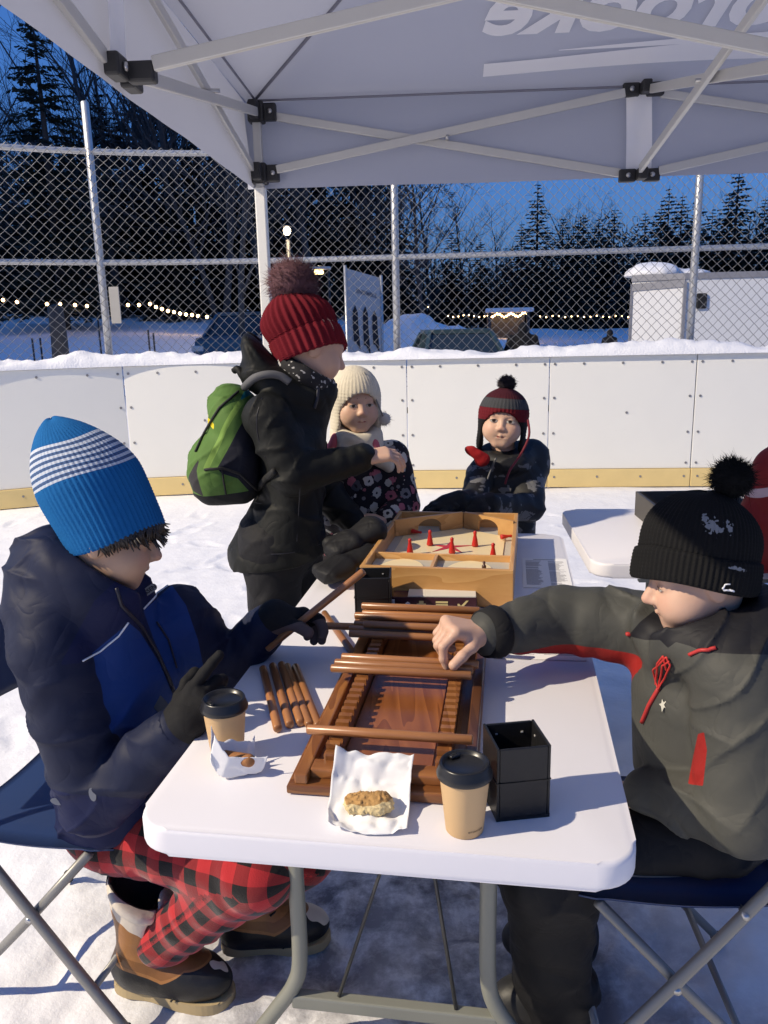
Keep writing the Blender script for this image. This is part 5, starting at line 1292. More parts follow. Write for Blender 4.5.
# ------------------------------------------------------------------ boy in the blue striped hat
R1 = HF(8, 16); c1_ = at(108, 533, 1.52); s1 = .97
sv = nrm(V3(-.53, -.85, 0))                                            # towards his right shoulder (nearest the camera)
fc = V3(sv[1] * -1, sv[0], 0); fc = nrm(V3(.85, -.53, 0))
J = dict(side=sv, neck=at(98, 592, 1.54), chest=at(112, 665, 1.56), pel=at(126, 812, 1.63))
J.update(shR=at(52, 648, 1.45), elR=at(96, 800, 1.43), wrR=at(178, 728, 1.385), shL=at(178, 618, 1.68), elL=at(226, 668, 1.76), wrL=at(270, 622, 1.70))
J.update(hipR=at(118, 828, 1.58), knR=at(258, 868, 1.42), anR=at(160, 955, 1.50), toR=at(175, 985, 1.50), hipL=at(150, 835, 1.70), knL=at(300, 850, 1.66), anL=at(246, 912, 1.70), toL=at(268, 935, 1.70))
J['toR'][2] = .05; J['toL'][2] = .05; J['anL'][2] = .12; _h = atz(124, 984, 0); _d2 = nrm(atz(240, 1004, 0) - _h); J['anR'] = _h + _d2 * .085 + V3(0, 0, .115); J['toR'] = _h + _d2 * .15 + V3(0, 0, .055)
boy1 = thing('person', 'boy in a blue hat with white stripes and a navy jacket, seated with sticks', 'person', (J['pel'][0], J['pel'][1], 0))
hR = hand_prims(J['wrR'], at(222, 676, 1.39) - J['wrR'], (.25, .9, -.35), True, [(.1, .12, .1), (.75, .9, .5), (.85, .95, .5), (.9, 1., .5)], (.9, .5), .98)
dL = at(312, 612, 1.72) - J['wrL']
hL = hand_prims(J['wrL'], dL, (.15, -.35, -.9), False, [(.5, .8, .5), (.6, .9, .5), (.7, 1., .5), (.8, 1., .5)], (.7, .6), .96)
body(boy1, c1_, R1, s1, J, M_SKIN1, hR + hL, res=.0032, tw=.125)
eyes(boy1, c1_, R1, s1, .6)
# trousers: red and black buffalo plaid
m, nt, b = nodes('buffalo plaid'); co = coords(nt)
a_ = mth(nt, 'GREATER_THAN', mth(nt, 'SINE', mth(nt, 'MULTIPLY', attr(nt, 'pu'), PI / .031)), 0.); b_ = mth(nt, 'GREATER_THAN', mth(nt, 'SINE', mth(nt, 'MULTIPLY', attr(nt, 'pv'), PI / .031)), 0.)
cc = mixn(nt, mth(nt, 'MULTIPLY', mth(nt, 'ADD', a_, b_), .5), (.40, .022, .026), (.008, .007, .008)); nt.links.new(cc, b.inputs['Base Color']); b.inputs['Roughness'].default_value = .9; b.inputs['Sheen Weight'].default_value = .2; b.inputs['Specular IOR Level'].default_value = .2
mid = mixn(nt, mth(nt, 'MULTIPLY', a_, b_), cc, (.008, .007, .008)); nt.links.new(mid, b.inputs['Base Color'])
bump(nt, b, noise(nt, co, 300, 3), .5, .0015); M_PLAID = m
tr = P_(ell(J['pel'] + V3(0, 0, .0), (.15, .13, .11)), .0)
for s in 'RL':
    tr += P_(seg(J['hip' + s], J['kn' + s], .088, .072, (.004, 70, 1.)), .05) + P_(seg(J['kn' + s], J['an' + s] + (J['kn' + s] - J['an' + s]) * .10, .074, .060, (.0045, 85, 2.)), .05)
def pl(comp):
    def f(V):
        out = np.zeros(len(V)); best = np.full(len(V), 9.)
        for s in 'RL':
            for a, b_ in (('hip' + s, 'kn' + s), ('kn' + s, 'an' + s)):
                A, B = J[a], J[b_]; d = nrm(B - A); q = V - A; t = q @ d; L = np.linalg.norm(B - A); tc = np.clip(t, 0, L); dist = np.linalg.norm(q - tc[:, None] * d, axis=1)
                n_ = nrm(np.cross(d, V3(0, .3, 1))); n2 = np.cross(d, n_); ang = np.arctan2(q @ n2, q @ n_); v = t if comp == 0 else ang * .072
                out = np.where(dist < best, v, out); best = np.minimum(best, dist)
        return out
    return f
clot('trousers', tr, .005, M_PLAID, boy1, bnd(J['hipR'], J['hipL'], J['knR'], J['knL'], J['anR'], J['anL']), creases(.004, 12., 2.), {'pu': pl(0), 'pv': pl(1)})
# jacket
M_J1 = cloth('navy shell jacket', (.0085, .0125, .036), layers=[('blue', (.008, .036, .165)), ('deep', (.006, .010, .048))], rough=.62, bmp=.2)
ax = [at(128, 800, 1.61), at(122, 765, 1.60), at(112, 680, 1.56), at(104, 615, 1.54)]
jk = P_(loft(ax, [.165, .160, .158, .095], [.125, .118, .118, .08], sv), .0)
jk += sleeve(J['shR'], J['elR'], J['wrR'] - (J['wrR'] - J['elR']) * .06, (.080, .070, .050), (.003, 80, 3.), .020) + sleeve(J['shL'], J['elL'], J['wrL'] - (J['wrL'] - J['elL']) * .06, (.076, .064, .047))
jk += P_([seg(J['neck'] - V3(0, 0, .03), J['neck'] + fc * .035 + V3(0, 0, .030), .085, .078)], .05)
jk += P_([ring(at(90, 573, 1.545), R1 @ V3(0, .45, 1), .088, .040), ell(at(46, 566, 1.56), (.075, .095, .075)), ell(at(52, 598, 1.53), (.09, .11, .06))], .05)
jk += [(plane_cut(at(128, 826, 1.55), (0, -.05, 1)), '-', .02)]
jk += [(ell(c1_ + R1 @ V3(0, .045, -.02), V3(.082, .105, .085), R1), '-', .015), (seg(c1_ + R1 @ V3(0, .09, -.07), c1_ + R1 @ V3(0, .16, -.16), .035, .05), '-', .02)]
def front1(V): return np.minimum((V - at(112, 700, 1.60)) @ fc + .02, np.minimum(seg(J['shR'], J['elR'], .074, .066)(V), seg(J['elR'], J['wrR'], .066, .048)(V)) - .008)
bl1 = [(80, 662), (129, 622), (140, 632), (160, 664), (180, 712), (188, 745), (150, 752), (118, 745), (98, 705)]; bl2 = [(143, 610), (171, 584), (186, 605), (198, 640), (206, 680), (204, 730), (190, 735), (172, 680), (154, 640)]
dp = [(60, 665), (95, 600), (140, 560), (180, 560), (172, 585), (143, 611), (150, 630), (140, 632), (129, 623), (80, 663)]; hem = [(40, 786), (70, 794), (150, 800), (240, 790), (260, 880), (30, 860)]
_, gJ = clot('jacket', jk, .004, M_J1, boy1, bnd(*ax, J['shR'], J['elR'], J['wrR'], J['shL'], J['elL'], J['wrL'], at(46, 566, 1.45)), creases(.0070, 7., 3.), {'blue': paint_px([bl1, bl2], front1), 'deep': paint_px([dp, hem])})
h1 = Hit(gJ); M_PIPE = mat('white piping', (.72, .73, .78), rough=.5); M_ZIP = mat('black zip', (.018, .018, .028), rough=.4); M_TAB = mat('grey cuff tab', (.07, .075, .085), rough=.7); M_PATCH = mat('grey patch', (.22, .23, .25), rough=.6)
for pts in ([(82, 661), (100, 651), (118, 636), (128, 622)], [(143, 609), (155, 596), (168, 586)]): part('piping', tube(h1.path(pts), .0019, 6), M_PIPE, boy1)
part('zip', tube(h1.path([(116, 588), (121, 605), (140, 625), (158, 655), (173, 690)]), .0035, 6), M_ZIP, boy1)
part('zip', tube(h1.path([(156, 622), (168, 640), (176, 668)]), .002, 6), M_ZIP, boy1)
q = h1.px(147, 591, .004)
if q is not None:
    rv = nrm(at(156, 586, 1.4) - at(140, 597, 1.4)); vw = nrm(V3(0, 0, CAM_H) - q); Rq = np.stack([rv, np.cross(vw, rv), vw], 1)
    part('chest_patch', xf(prism(rrect(-.021, .021, -.0085, .0085, .008), -.004, .0005), Rq, q), M_PATCH, boy1, smooth=False)
    part('patch_letters', xf(text_geo('OSSEN', .013, offset=.0004), Rq, q + Rq @ V3(0, -.0045, .0010)), M_ZIP, boy1, smooth=False)
q = h1.px(158, 703, .003)
wd = nrm(J['wrR'] - J['elR'])
part('cuff', tube([J['wrR'] - wd * .035, J['wrR'] - wd * .02, J['wrR'] + wd * .004], [.050, .049, .044], 20), M_J1, boy1)
if q is not None: part('cuff_tab', xf(box((0, 0, 0), (.040, .026, .006), None, .003), frame(x=nrm(np.cross(wd, nrm(V3(0, 0, CAM_H) - q))), z=nrm(V3(0, 0, CAM_H) - q)), q), M_TAB, boy1)
for (x, y, t_) in ((58, 801, .5), (93, 794, 1.4)):
    q = h1.px(x, y, .002)
    if q is not None: vw = nrm(V3(0, 0, CAM_H) - q); Rq = frame(x=nrm(np.cross(V3(0, 0, 1), vw)), z=vw); part('hem_badge', xf(prism([(.013 * math.cos(a), .006 * math.sin(a)) for a in np.linspace(0, 2 * PI, 16)[:-1]], -.003, .001), Rq @ rotz(-t_), q), M_PATCH, boy1, smooth=False)
# gloves
clot('glove', hand_prims(J['wrR'], at(222, 676, 1.39) - J['wrR'], (.25, .9, -.35), True, [(.1, .12, .1), (.75, .9, .5), (.85, .95, .5), (.9, 1., .5)], (.9, .5), .98, .0032) + P_(seg(J['wrR'] - wd * .02, J['wrR'] + wd * .03, .040, .036), .02), .0026, M_BLKGLOVE, boy1, bnd(J['wrR'], at(222, 660, 1.42)), lambda P: .0006 * fbm(P, 120., 2))
M_G2 = cloth('black glove with grey palm', (.011, .011, .012), layers=[('palm', (.10, .075, .070))], bscale=700)
wl_ = nrm(J['wrL'] - J['elL'])
clot('glove', hand_prims(J['wrL'], dL, (.15, -.35, -.9), False, [(.5, .8, .5), (.6, .9, .5), (.7, 1., .5), (.8, 1., .5)], (.7, .6), .96, .004) + P_(seg(J['wrL'] - wl_ * .03, J['wrL'] + wl_ * .02, .044, .040), .02), .003, M_G2, boy1, bnd(J['wrL'], J['wrL'] + nrm(dL) * .16), lambda P: .0006 * fbm(P, 120., 2), {'palm': lambda V: ((V - J['wrL']) @ nrm(V3(.25, -.55, -.8))) - .031})
# hat
up1 = nrm(at(70, 425, 1.54) - at(113, 531, 1.52)); Rh = frame(y=R1[:, 1] - up1 * (R1[:, 1] @ up1), z=up1)
LBH = knit('blue ribbed knit', (.008, .112, .315), layers=[('stripe', (.52, .56, .63)), ('gap', (.075, .115, .22))])
def strp(V, z): w_ = np.sin((z - .118) * 2 * PI / .0112 + .6); return np.where((z > .118) & (z < .190), w_ * .5 - .0, -1)
def gap(V, z): w_ = np.sin((z - .118) * 2 * PI / .0112 + .6); return np.where((z > .121) & (z < .187), -w_ * .5 - .2, -1)
hat('knit_hat', at(114, 530, 1.52), Rh, [(-.020, .97), (-.012, 1.0), (.03, 1.03), (.07, 1.05), (.11, 1.04), (.15, .93), (.185, .74), (.212, .52), (.230, .30), (.240, .12), (.2405, .02)], .0835, .095, LBH, boy1, ribs=58, amp=.0017, attrs={'stripe': strp, 'gap': gap}, shear=(0, -.030))
# fringe of dark hair
rs = np.random.RandomState(3); hs = []
for i in range(110):
    a = rs.uniform(-1.4, 1.1); st = c1_ + R1 @ (V3(math.sin(a) * .079, math.cos(a) * .091, .030 + rs.normal(0, .006)) * s1); ln = rs.uniform(.010, .030) * (1.1 - .2 * abs(a)); sw = .008 * rs.normal() - .006
    mid_ = st + R1 @ (V3(math.sin(a) * .012 + sw, math.cos(a) * .012, -ln * .5)); en = st + R1 @ (V3(math.sin(a) * .010 + sw * 2.6, math.cos(a) * .016 + .008, -ln))
    hs.append(tube(smooth_path([st, mid_, en], 4), np.linspace(.0042, .0008, 9), 5))
bc_ = at(114, 530, 1.52)
for i in range(150):
    a = rs.uniform(.15, 1.85); st = bc_ + Rh @ V3(.0835 * .93 * math.sin(a), .095 * .93 * math.cos(a), -.008); ln = rs.uniform(.016, .034); fw_ = .006 + .006 * rs.normal()
    en = st + Rh @ V3(-.004 * math.sin(a) + fw_ * math.cos(a), -.004 * math.cos(a) - fw_ * math.sin(a) + .006, -ln); md_ = (st + en) / 2 + Rh @ V3(.003 * math.sin(a), .003 * math.cos(a), 0)
    hs.append(tube([st, md_, en], [.0036, .0030, .0008], 5))
part('hair', join(*hs), M_HAIRB, boy1)
# duck boots
M_LEATH = mat('tan leather', (.30, .135, .042), rough=.45, var=.15, vscale=14, bmp=.3, bscale=160, layers=[('rub', (.010, .010, .011)), ('fleece', (.56, .50, .42)), ('inner', (.03, .03, .032)), ('welt', (.20, .085, .025))]); M_SOLE = mat('pale gum sole', (.40, .31, .17), rough=.7, var=.15)
def boot(root, heel, toe_dir, lean, open_, sc=1.0, leg=None):
    R = np.stack([nrm(toe_dir), np.cross(V3(0, 0, 1), nrm(toe_dir)), V3(0, 0, 1)], 1); L = lambda x, y, z: heel + R @ (V3(x, y, z) * sc)
    out = [(-.005, -.030), (.03, -.040), (.09, -.038), (.16, -.050), (.22, -.050), (.262, -.032), (.275, 0), (.262, .034), (.22, .050), (.16, .048), (.09, .036), (.03, .040), (-.005, .030), (-.018, 0)]
    part('boot_sole', (lambda g: (heel + (g[0] * sc) @ R.T, g[1]))(prism(smooth_path(np.array([(p[0], p[1], 0) for p in out + out[:1]]), 4)[:-1, :2], .0, .026, .006)), M_SOLE, root, smooth=False)
    pr = P_([ell(L(.185, 0, .055), V3(.088, .054, .052) * sc, R), ell(L(.04, 0, .055), V3(.062, .046, .055) * sc, R), ell(L(.11, 0, .07), V3(.08, .046, .06) * sc, R)], .05)
    top = L(.035 + lean, 0, .258); tn = nrm(R[:, 0] * .62 + V3(0, 0, 1)); cav = loft([L(.05 + lean * .3, 0, .15), top + V3(0, 0, .07)], [.038 * sc, open_ * .88], [.042 * sc, open_ * 1.0], R[:, 1])
    pr += P_(loft([L(.055, 0, .08), L(.05 + lean * .4, 0, .17), top], [.050 * sc, .057 * sc, open_ * .92], [.056 * sc, .062 * sc, open_ * 1.12], R[:, 1]), .03)
    pr += P_(ring(top, tn, open_ * .98, .0135), .012)
    pr += [(loft([L(.05 + lean * .3, 0, .15), top + V3(0, 0, .07)], [.038 * sc, open_ * .88], [.042 * sc, open_ * 1.0], R[:, 1]), '-', .008), (plane_cut(L(0, 0, .022), (0, 0, 1)), '-', .004), (lambda P: -((P - top) @ tn) + .012, '-', .006)] + ([(seg(leg[0] + (leg[1] - leg[0]) * .22, leg[1], .062), '-', .006)] if leg else [])
    q = lambda V: ((V - heel) @ R) / sc
    def rub(V): p = q(V); return .078 + .015 * np.sin(p[:, 0] * 20 + 1.) - .02 * (p[:, 0] > .13) * 0 + .035 * np.clip((p[:, 0] - .13) / .05, 0, 1) - p[:, 2]
    def fle(V): return (V - top) @ tn + .052 - .004 * vn(V, 60.)
    def inn(V): return np.where(q(V)[:, 2] > .10, .007 - cav(V), -1)
    def welt(V): p = q(V); return .012 - np.abs(p[:, 2] - (.098 + .015 * np.sin(p[:, 0] * 20 + 1.) + .03 * np.clip((p[:, 0] - .13) / .05, 0, 1)))
    _, g = clot('boot', pr, .0036, M_LEATH, root, bnd(heel, L(.27, 0, 0), top + V3(0, 0, .02)), lambda P: .0022 * fbm(P, 26., 3), {'rub': rub, 'fleece': fle, 'inner': inn, 'welt': welt})
    lac = []
    for k in range(4):
        z = .115 + .028 * k; x = .128 - .016 * k + lean * .3
        for s in (-1, 1): lac.append(tube(smooth_path([L(x - .016, s * .040, z + .004), L(x + .004, s * .018, z + .010), L(x + .002, -s * .012, z + .022)], 4), .0028, 6))
    lac.append(tube(smooth_path([L(.13, .0, .12), L(.155, -.03, .10), L(.17, -.045, .06), L(.15, -.055, .03)], 5), .0025, 6)); lac.append(tube(smooth_path([L(.13, .0, .12), L(.16, .02, .11), L(.18, .045, .07)], 5), .0025, 6))
    part('boot_laces', join(*lac), M_BLK, root)
    part('boot_tongue', surface(P_(ell(L(.115 + lean * .5, 0, .215), (.010, .036, .055), R @ frame(x=V3(1, 0, .25), z=V3(-.25, 0, 1)))), .005, bounds=bnd(L(.115, 0, .215))), M_FLC, root)
    pull = L(-.03 + lean, 0, .27); part('boot_pull_loop', tube([pull + V3(0, 0, -.012), pull + R[:, 0] * -.022 + V3(0, 0, -.004), pull + R[:, 0] * -.018 + V3(0, 0, .012), pull + V3(0, 0, .008)], .006, 8), M_BLK, root)
M_FLC = mat('cream fleece', (.58, .52, .43), rough=.95, var=.12, vscale=50, bmp=.8, bscale=180, bdist=.004)
hb_ = atz(124, 984, .0); tb_ = atz(240, 1004, .0); boot(boy1, V3(hb_[0], hb_[1], .003), nrm(V3(*(tb_ - hb_)[:2], 0)), .040, .070, 1.0, (J['anR'], J['knR']))
hb_ = atz(228, 948, .0); tb_ = atz(309, 942, .0); boot(boy1, V3(hb_[0], hb_[1], .003), nrm(V3(*(tb_ - hb_)[:2], 0)), .03, .066, .92)

# ------------------------------------------------------------------ boy in the grey jacket
R2 = HF(176, 14); c2_ = at(699, 573, 1.44); s2 = 1.0; fc2 = nrm(V3(-.96, -.27, 0)); sv2 = V3(-fc2[1], fc2[0], 0); sv2 = nrm(V3(.27, -.96, 0))     # towards his left shoulder, near the camera
J2 = dict(side=sv2, neck=at(700, 632, 1.46), chest=at(690, 700, 1.46), pel=at(695, 828, 1.47))
J2.update(shL=at(738, 680, 1.33), elL=at(742, 812, 1.27), wrL=at(652, 796, 1.40), shR=at(648, 628, 1.60), elR=at(560, 618, 1.66), wrR=at(484, 634, 1.56))
J2.update(hipL=at(690, 836, 1.38), knL=at(548, 872, 1.40), anL=at(556, 1020, 1.44), toL=at(525, 1045, 1.44), hipR=at(690, 832, 1.56), knR=at(530, 850, 1.60), anR=at(562, 960, 1.62), toR=at(535, 975, 1.62))
for k in ('toL', 'toR'): J2[k][2] = .05
J2['anL'][2] = .10; J2['anR'][2] = .10
boy2 = thing('person', 'boy in a black pompom hat and charcoal grey jacket reaching over the sticks', 'person', (J2['pel'][0], J2['pel'][1], 0))
dR2 = at(428, 622, 1.515) - J2['wrR']; h2 = hand_prims(J2['wrR'] + nrm(dR2) * .005, dR2, (-.12, .05, -1), True, [(1.05, .88, .35), (1.25, 1.15, .5), (1.3, 1.3, .6), (1.3, 1.3, .6)], (1.2, .75), 1.02, .0008)
h2b = hand_prims(J2['wrL'], (-.9, .3, -.1), (0, 0, -1), False, [.3, .35, .4, .4], (.4, .3), .95)
body(boy2, c2_, R2, s2, J2, M_SKIN2, h2 + h2b, res=.0030, tw=.12)
eyes(boy2, c2_, R2, s2, .5)
M_SNOWPANT = cloth('black snow trousers', (.008, .008, .009), rough=.6, bmp=.2)
tr = P_(ell(J2['pel'], (.16, .17, .10)), .0)
for s in 'RL':
    tr += P_(seg(J2['hip' + s], J2['kn' + s], .086, .090, (.004, 60, 1.)), .05) + P_(seg(J2['kn' + s], J2['an' + s] + V3(0, 0, -.03), .090, .086, (.004, 70, 6.)), .06)
tr += [(plane_cut(V3(0, 0, .035), (0, 0, 1)), '-', .004), (rbox(V3(.62, 1.47, .30), V3(.22, .25, .163), .02), '-', .01)]
clot('snow_trousers', tr, .0055, M_SNOWPANT, boy2, bnd(J2['hipL'], J2['hipR'], J2['knL'], J2['knR'], J2['anL'], J2['anR']), creases(.008, 7., 4., (1, 1, .6)))
M_BOOTB = mat('black winter boot', (.012, .012, .012), rough=.5, var=.2, bmp=.2, bscale=90)
for s in 'RL':
    a = J2['an' + s]; clot('boot', P_([ell(V3(a[0] - .06, a[1], .06), (.085, .052, .058)), ell(V3(a[0], a[1], .06), (.07, .05, .06)), seg(V3(a[0], a[1], .06), V3(a[0], a[1], .2), .055)], .04) + [(plane_cut(V3(0, 0, .006), (0, 0, 1)), '-', .004)], .006, M_BOOTB, boy2, bnd(V3(a[0] - .18, a[1], 0), V3(a[0], a[1], .2)))
M_J2 = cloth('charcoal shell jacket', (.058, .059, .053), layers=[('red', (.26, .016, .013)), ('dark', (.012, .012, .015))], rough=.6, bmp=.2)
ax2 = [at(708, 820, 1.46), at(702, 785, 1.45), at(698, 700, 1.46), at(701, 645, 1.46)]
jk = P_(loft(ax2, [.160, .158, .150, .095], [.118, .118, .114, .085], sv2), .0)
jk += sleeve(J2['shL'], J2['elL'], J2['wrL'], (.085, .078, .056), (.003, 65, 8.), .016, .008)
jk += sleeve(J2['shR'], J2['elR'], J2['wrR'] - (J2['wrR'] - J2['elR']) * .08, (.082, .070, .052), (.003, 85, 4.))
jk += P_([seg(J2['neck'] - V3(0, 0, .02), J2['neck'] + fc2 * .050 + V3(0, 0, .030), .088, .082)], .05)
jk += P_([ring(at(712, 622, 1.45), R2 @ V3(0, .1, 1), .100, .042), ell(at(765, 640, 1.47), (.07, .13, .08)), ell(at(745, 655, 1.42), (.08, .12, .055))], .045)
jk += [(plane_cut(at(690, 806, 1.38), (0, .0, 1)), '-', .015)]
jk += [(ell(c2_ + R2 @ V3(0, .055, -.025), V3(.084, .112, .078), R2), '-', .012), (seg(c2_ + R2 @ V3(0, .10, -.06), c2_ + R2 @ V3(0, .18, -.12), .035, .05), '-', .02)]
O2 = at(690, 720, 1.4)
def red2(V):
    a = np.minimum(seg(J2['shR'], J2['elR'], .0)(V), seg(J2['elR'], J2['wrR'], 0.)(V)); zl = np.interp(V[:, 0], [J2['wrR'][0], J2['elR'][0], J2['shR'][0]], [J2['wrR'][2], J2['elR'][2], J2['shR'][2]])
    und = np.where((a < .12) & (V[:, 0] < J2['shR'][0] - .02) & (V[:, 0] > J2['wrR'][0] + .06), zl - .030 - V[:, 2] - .15 * np.clip(J2['elR'][0] - .03 - V[:, 0], 0, 1), -1)
    return np.maximum(und, paint_px([[(698, 734), (704, 732), (707, 750), (703, 786), (688, 784), (692, 762)]], None, 1.5)(V) * .001)
dk2 = paint_px([[(628, 636), (640, 622), (655, 610), (700, 600), (740, 590), (790, 580), (790, 655), (735, 654), (704, 652), (690, 646), (676, 642), (668, 648), (660, 640), (645, 640)]])
_, g2 = clot('jacket', jk, .004, M_J2, boy2, bnd(*ax2, J2['shL'], J2['elL'], J2['wrL'], J2['shR'], J2['elR'], J2['wrR'], at(770, 640, 1.45)), creases(.0085, 7., 6.), {'red': red2, 'dark': dk2})
hh = Hit(g2); M_REDC = mat('red cord', (.50, .03, .025), rough=.5); M_REDZ = mat('red zip tape', (.42, .03, .028), rough=.5)
P = hh.path([(643, 722), (650, 705), (660, 688)], .003)
if len(P) > 2: part('red_zip', tube(P, .0042, 6), M_REDZ, boy2)
for pts in ([(660, 688), (655, 668), (668, 656), (672, 664), (660, 690)], [(661, 686), (664, 664), (671, 660)], [(658, 684), (659, 662), (665, 655), (668, 668)]):
    P = hh.path(pts, .006, 4)
    if len(P) > 2: part('zip_cord', tube(smooth_path(P, 3), .0020, 6), M_REDC, boy2)
q = hh.px(664, 705, .003)
if q is not None:
    vw = nrm(V3(0, 0, CAM_H) - q); rv = nrm(np.cross(V3(0, 0, 1), vw)); Rq = np.stack([rv, np.cross(vw, rv), vw], 1)
    pts = [(-.001, -.013), (.002, -.004), (.005, -.005), (.002, .001), (.006, .009), (.001, .005), (-.002, .011), (-.003, .003), (-.007, .001), (-.003, -.003)]
    part('chest_emblem', xf(prism(pts, -.002, .001), Rq, q), mat('pale embroidery', (.62, .60, .50), rough=.8), boy2, smooth=False)
P = hh.path([(690, 655), (700, 651), (716, 648)], .003)
if len(P) > 2: part('red_collar_trim', tube(P, [.0035] * len(P), 6), M_REDZ, boy2)
q = hh.px(629, 634, .001)
if q is not None: part('collar_tag', box(q, (.012, .01, .008), None, .003), M_REDZ, boy2)
w2 = nrm(J2['wrR'] - J2['elR']); part('cuff', tube([J2['wrR'] - w2 * .038, J2['wrR'] - w2 * .030, J2['wrR'] + w2 * .002, J2['wrR'] + w2 * .004], [.0535, .0565, .050, .036], 22), cloth('black ribbed cuff', (.012, .012, .013)), boy2)
up2 = nrm(at(708, 490, 1.47) - at(692, 586, 1.43)); Rh2 = frame(y=R2[:, 1] - up2 * (R2[:, 1] @ up2), z=up2)
M_H2 = knit('black knit', (.0075, .0075, .008), bscale=420)
hc2 = at(693, 584, 1.44)
M_H2F = knit('black knit with frozen snow', (.0075, .0075, .008), bscale=420, layers=[('fleck', (.22, .23, .245))])
def fleck2(V, z):
    W = hc2 + V @ Rh2.T; d = W - V3(0, 0, CAM_H); zz = d @ _fw; x = 384 + FPX * (d @ _ix) / zz; y = 512 + FPX * (d @ _iy) / zz
    def blob(cx, cy, rx, ry, an): c_, s_ = math.cos(an), math.sin(an); u_, v_ = (x - cx) * c_ + (y - cy) * s_, -(x - cx) * s_ + (y - cy) * c_; return 1 - np.hypot(u_ / rx, v_ / ry)
    e = np.maximum(np.maximum(blob(712, 525, 17, 9, .75), blob(730, 527, 9, 4.5, 1.45) - .05), blob(737, 569, 9, 3.2, .15))
    return np.where((d @ V3(0, 1, 0) < 1.48) & (e > -.2), e * 1.1 - .42 + 1.0 * fbm(W, 230., 2, 4.), -1)
hat('pompom_hat', hc2, Rh2, [(.000, .97), (-.004, 1.05), (.004, 1.10), (.03, 1.115), (.050, 1.105), (.056, 1.07), (.057, 1.04), (.062, 1.045), (.09, 1.03), (.12, .94), (.148, .74), (.166, .48), (.175, .2), (.176, .03)], .0935, .105, M_H2F, boy2, ribs=72, amp=.0012, nv=360, nsm=16, attrs={'fleck': fleck2})[0]
_, gh2 = None, None
ho = [o for o in boy2.children if o.name.startswith('pompom_hat')][0]
hg = Hit((np.array([v.co[:] for v in ho.data.vertices]) + org(boy2), [tuple(p.vertices) for p in ho.data.polygons]))
part_p = pompom('pompom', at(732, 478, 1.46), .043, M_H2, boy2, 2400, 2, .0016, .4)
P = hg.path([(729, 584), (724, 585), (722, 588), (724, 590), (730, 590), (733, 591)], .002, 3)
if len(P) > 3: part('hat_emblem', tube(smooth_path(P, 3), np.linspace(.0012, .0020, len(smooth_path(P, 3))), 6), M_PIPE, boy2)
# ------------------------------------------------------------------ woman with the green backpack
R3 = HF(14, 22); c3_ = at(314, 347, 2.62); s3 = 1.04; fc3 = V3(.985, .17, 0); sv3 = nrm(V3(.17, -.985, 0))      # towards her right shoulder, near the camera
J3 = dict(side=sv3, neck=at(302, 392, 2.62), chest=at(285, 430, 2.62), pel=at(282, 545, 2.62))
J3.update(shR=at(268, 418, 2.47), elR=at(294, 474, 2.44), wrR=at(364, 458, 2.52), shL=at(290, 418, 2.79), elL=at(318, 485, 2.84), wrL=at(352, 520, 2.80))
J3.update(hipR=at(272, 552, 2.54), knR=at(278, 655, 2.54), anR=V3(at(278, 655, 2.54)[0] - .05, 2.54, .12), toR=V3(at(278, 655, 2.54)[0] + .12, 2.52, .05), hipL=at(294, 550, 2.72), knL=at(300, 648, 2.73), anL=V3(at(300, 648, 2.73)[0] - .03, 2.74, .12), toL=V3(at(300, 648, 2.73)[0] + .14, 2.74, .05))
woman = thing('person', 'standing woman in a red hat with a fur pompom and a black jacket', 'person', (J3['pel'][0], J3['pel'][1], 0))
d3 = at(390, 450, 2.54) - J3['wrR']; h3 = hand_prims(J3['wrR'], d3 + V3(0, 0, -.01), (.2, .35, -.9), True, [.45, .5, .55, .6], (.6, .4), 1.0)
h3b = hand_prims(J3['wrL'], (.6, .1, -.5), (-.3, .3, -.8), False, [.4, .4, .5, .5], (.4, .3), 1.0)
body(woman, c3_, R3, s3, J3, M_SKIN2, h3 + h3b, res=.0045, tw=.13, td=.09, rl=.062, ra=.038)
eyes(woman, c3_, R3, s3, .6)
M_TRB = cloth('black trousers', (.012, .012, .014), rough=.7, bmp=.25)
tr = P_(ell(J3['pel'] + V3(0, 0, .03), (.15, .17, .13)), 0.)
for s in 'RL': tr += P_(chain([J3['hip' + s], J3['kn' + s], J3['an' + s] + V3(0, 0, .0)], [.098, .078, .070], (.004, 50, 3.)), .05)
tr += [(plane_cut(V3(0, 0, .03), (0, 0, 1)), '-', .004)]
clot('trousers', tr, .008, M_TRB, woman, bnd(*[J3[k] for k in ('hipR', 'hipL', 'knR', 'knL', 'anR', 'anL')]), creases(.006, 7., 14., (1, 1, .8)))
for s in 'RL':
    a = J3['an' + s]; clot('boot', P_([ell(V3(a[0] + .10, a[1], .055), (.10, .05, .05)), ell(V3(a[0], a[1], .06), (.07, .05, .058)), seg(V3(a[0], a[1], .06), V3(a[0], a[1], .2), .058)], .04) + [(plane_cut(V3(0, 0, .006), (0, 0, 1)), '-', .004)], .008, M_BOOTB, woman, bnd(V3(a[0], a[1], 0), V3(a[0] + .2, a[1], .2)))
M_J3 = cloth('black hooded parka', (.0085, .0092, .0085), rough=.62, bmp=.25)
ax = [at(278, 556, 2.62), at(291, 500, 2.62), at(291, 440, 2.62), at(297, 402, 2.62)]
jk = P_(loft(ax, [.195, .170, .165, .10], [.165, .112, .115, .085], sv3), 0.)
jk += sleeve(J3['shR'], J3['elR'], J3['wrR'] - nrm(d3) * .01, (.080, .066, .047)) + sleeve(J3['shL'], J3['elL'], J3['wrL'], (.088, .072, .048))
jk += P_(seg(J3['neck'] - V3(0, 0, .05), J3['neck'] + fc3 * .035 + V3(0, 0, .015), .088, .086), .05)
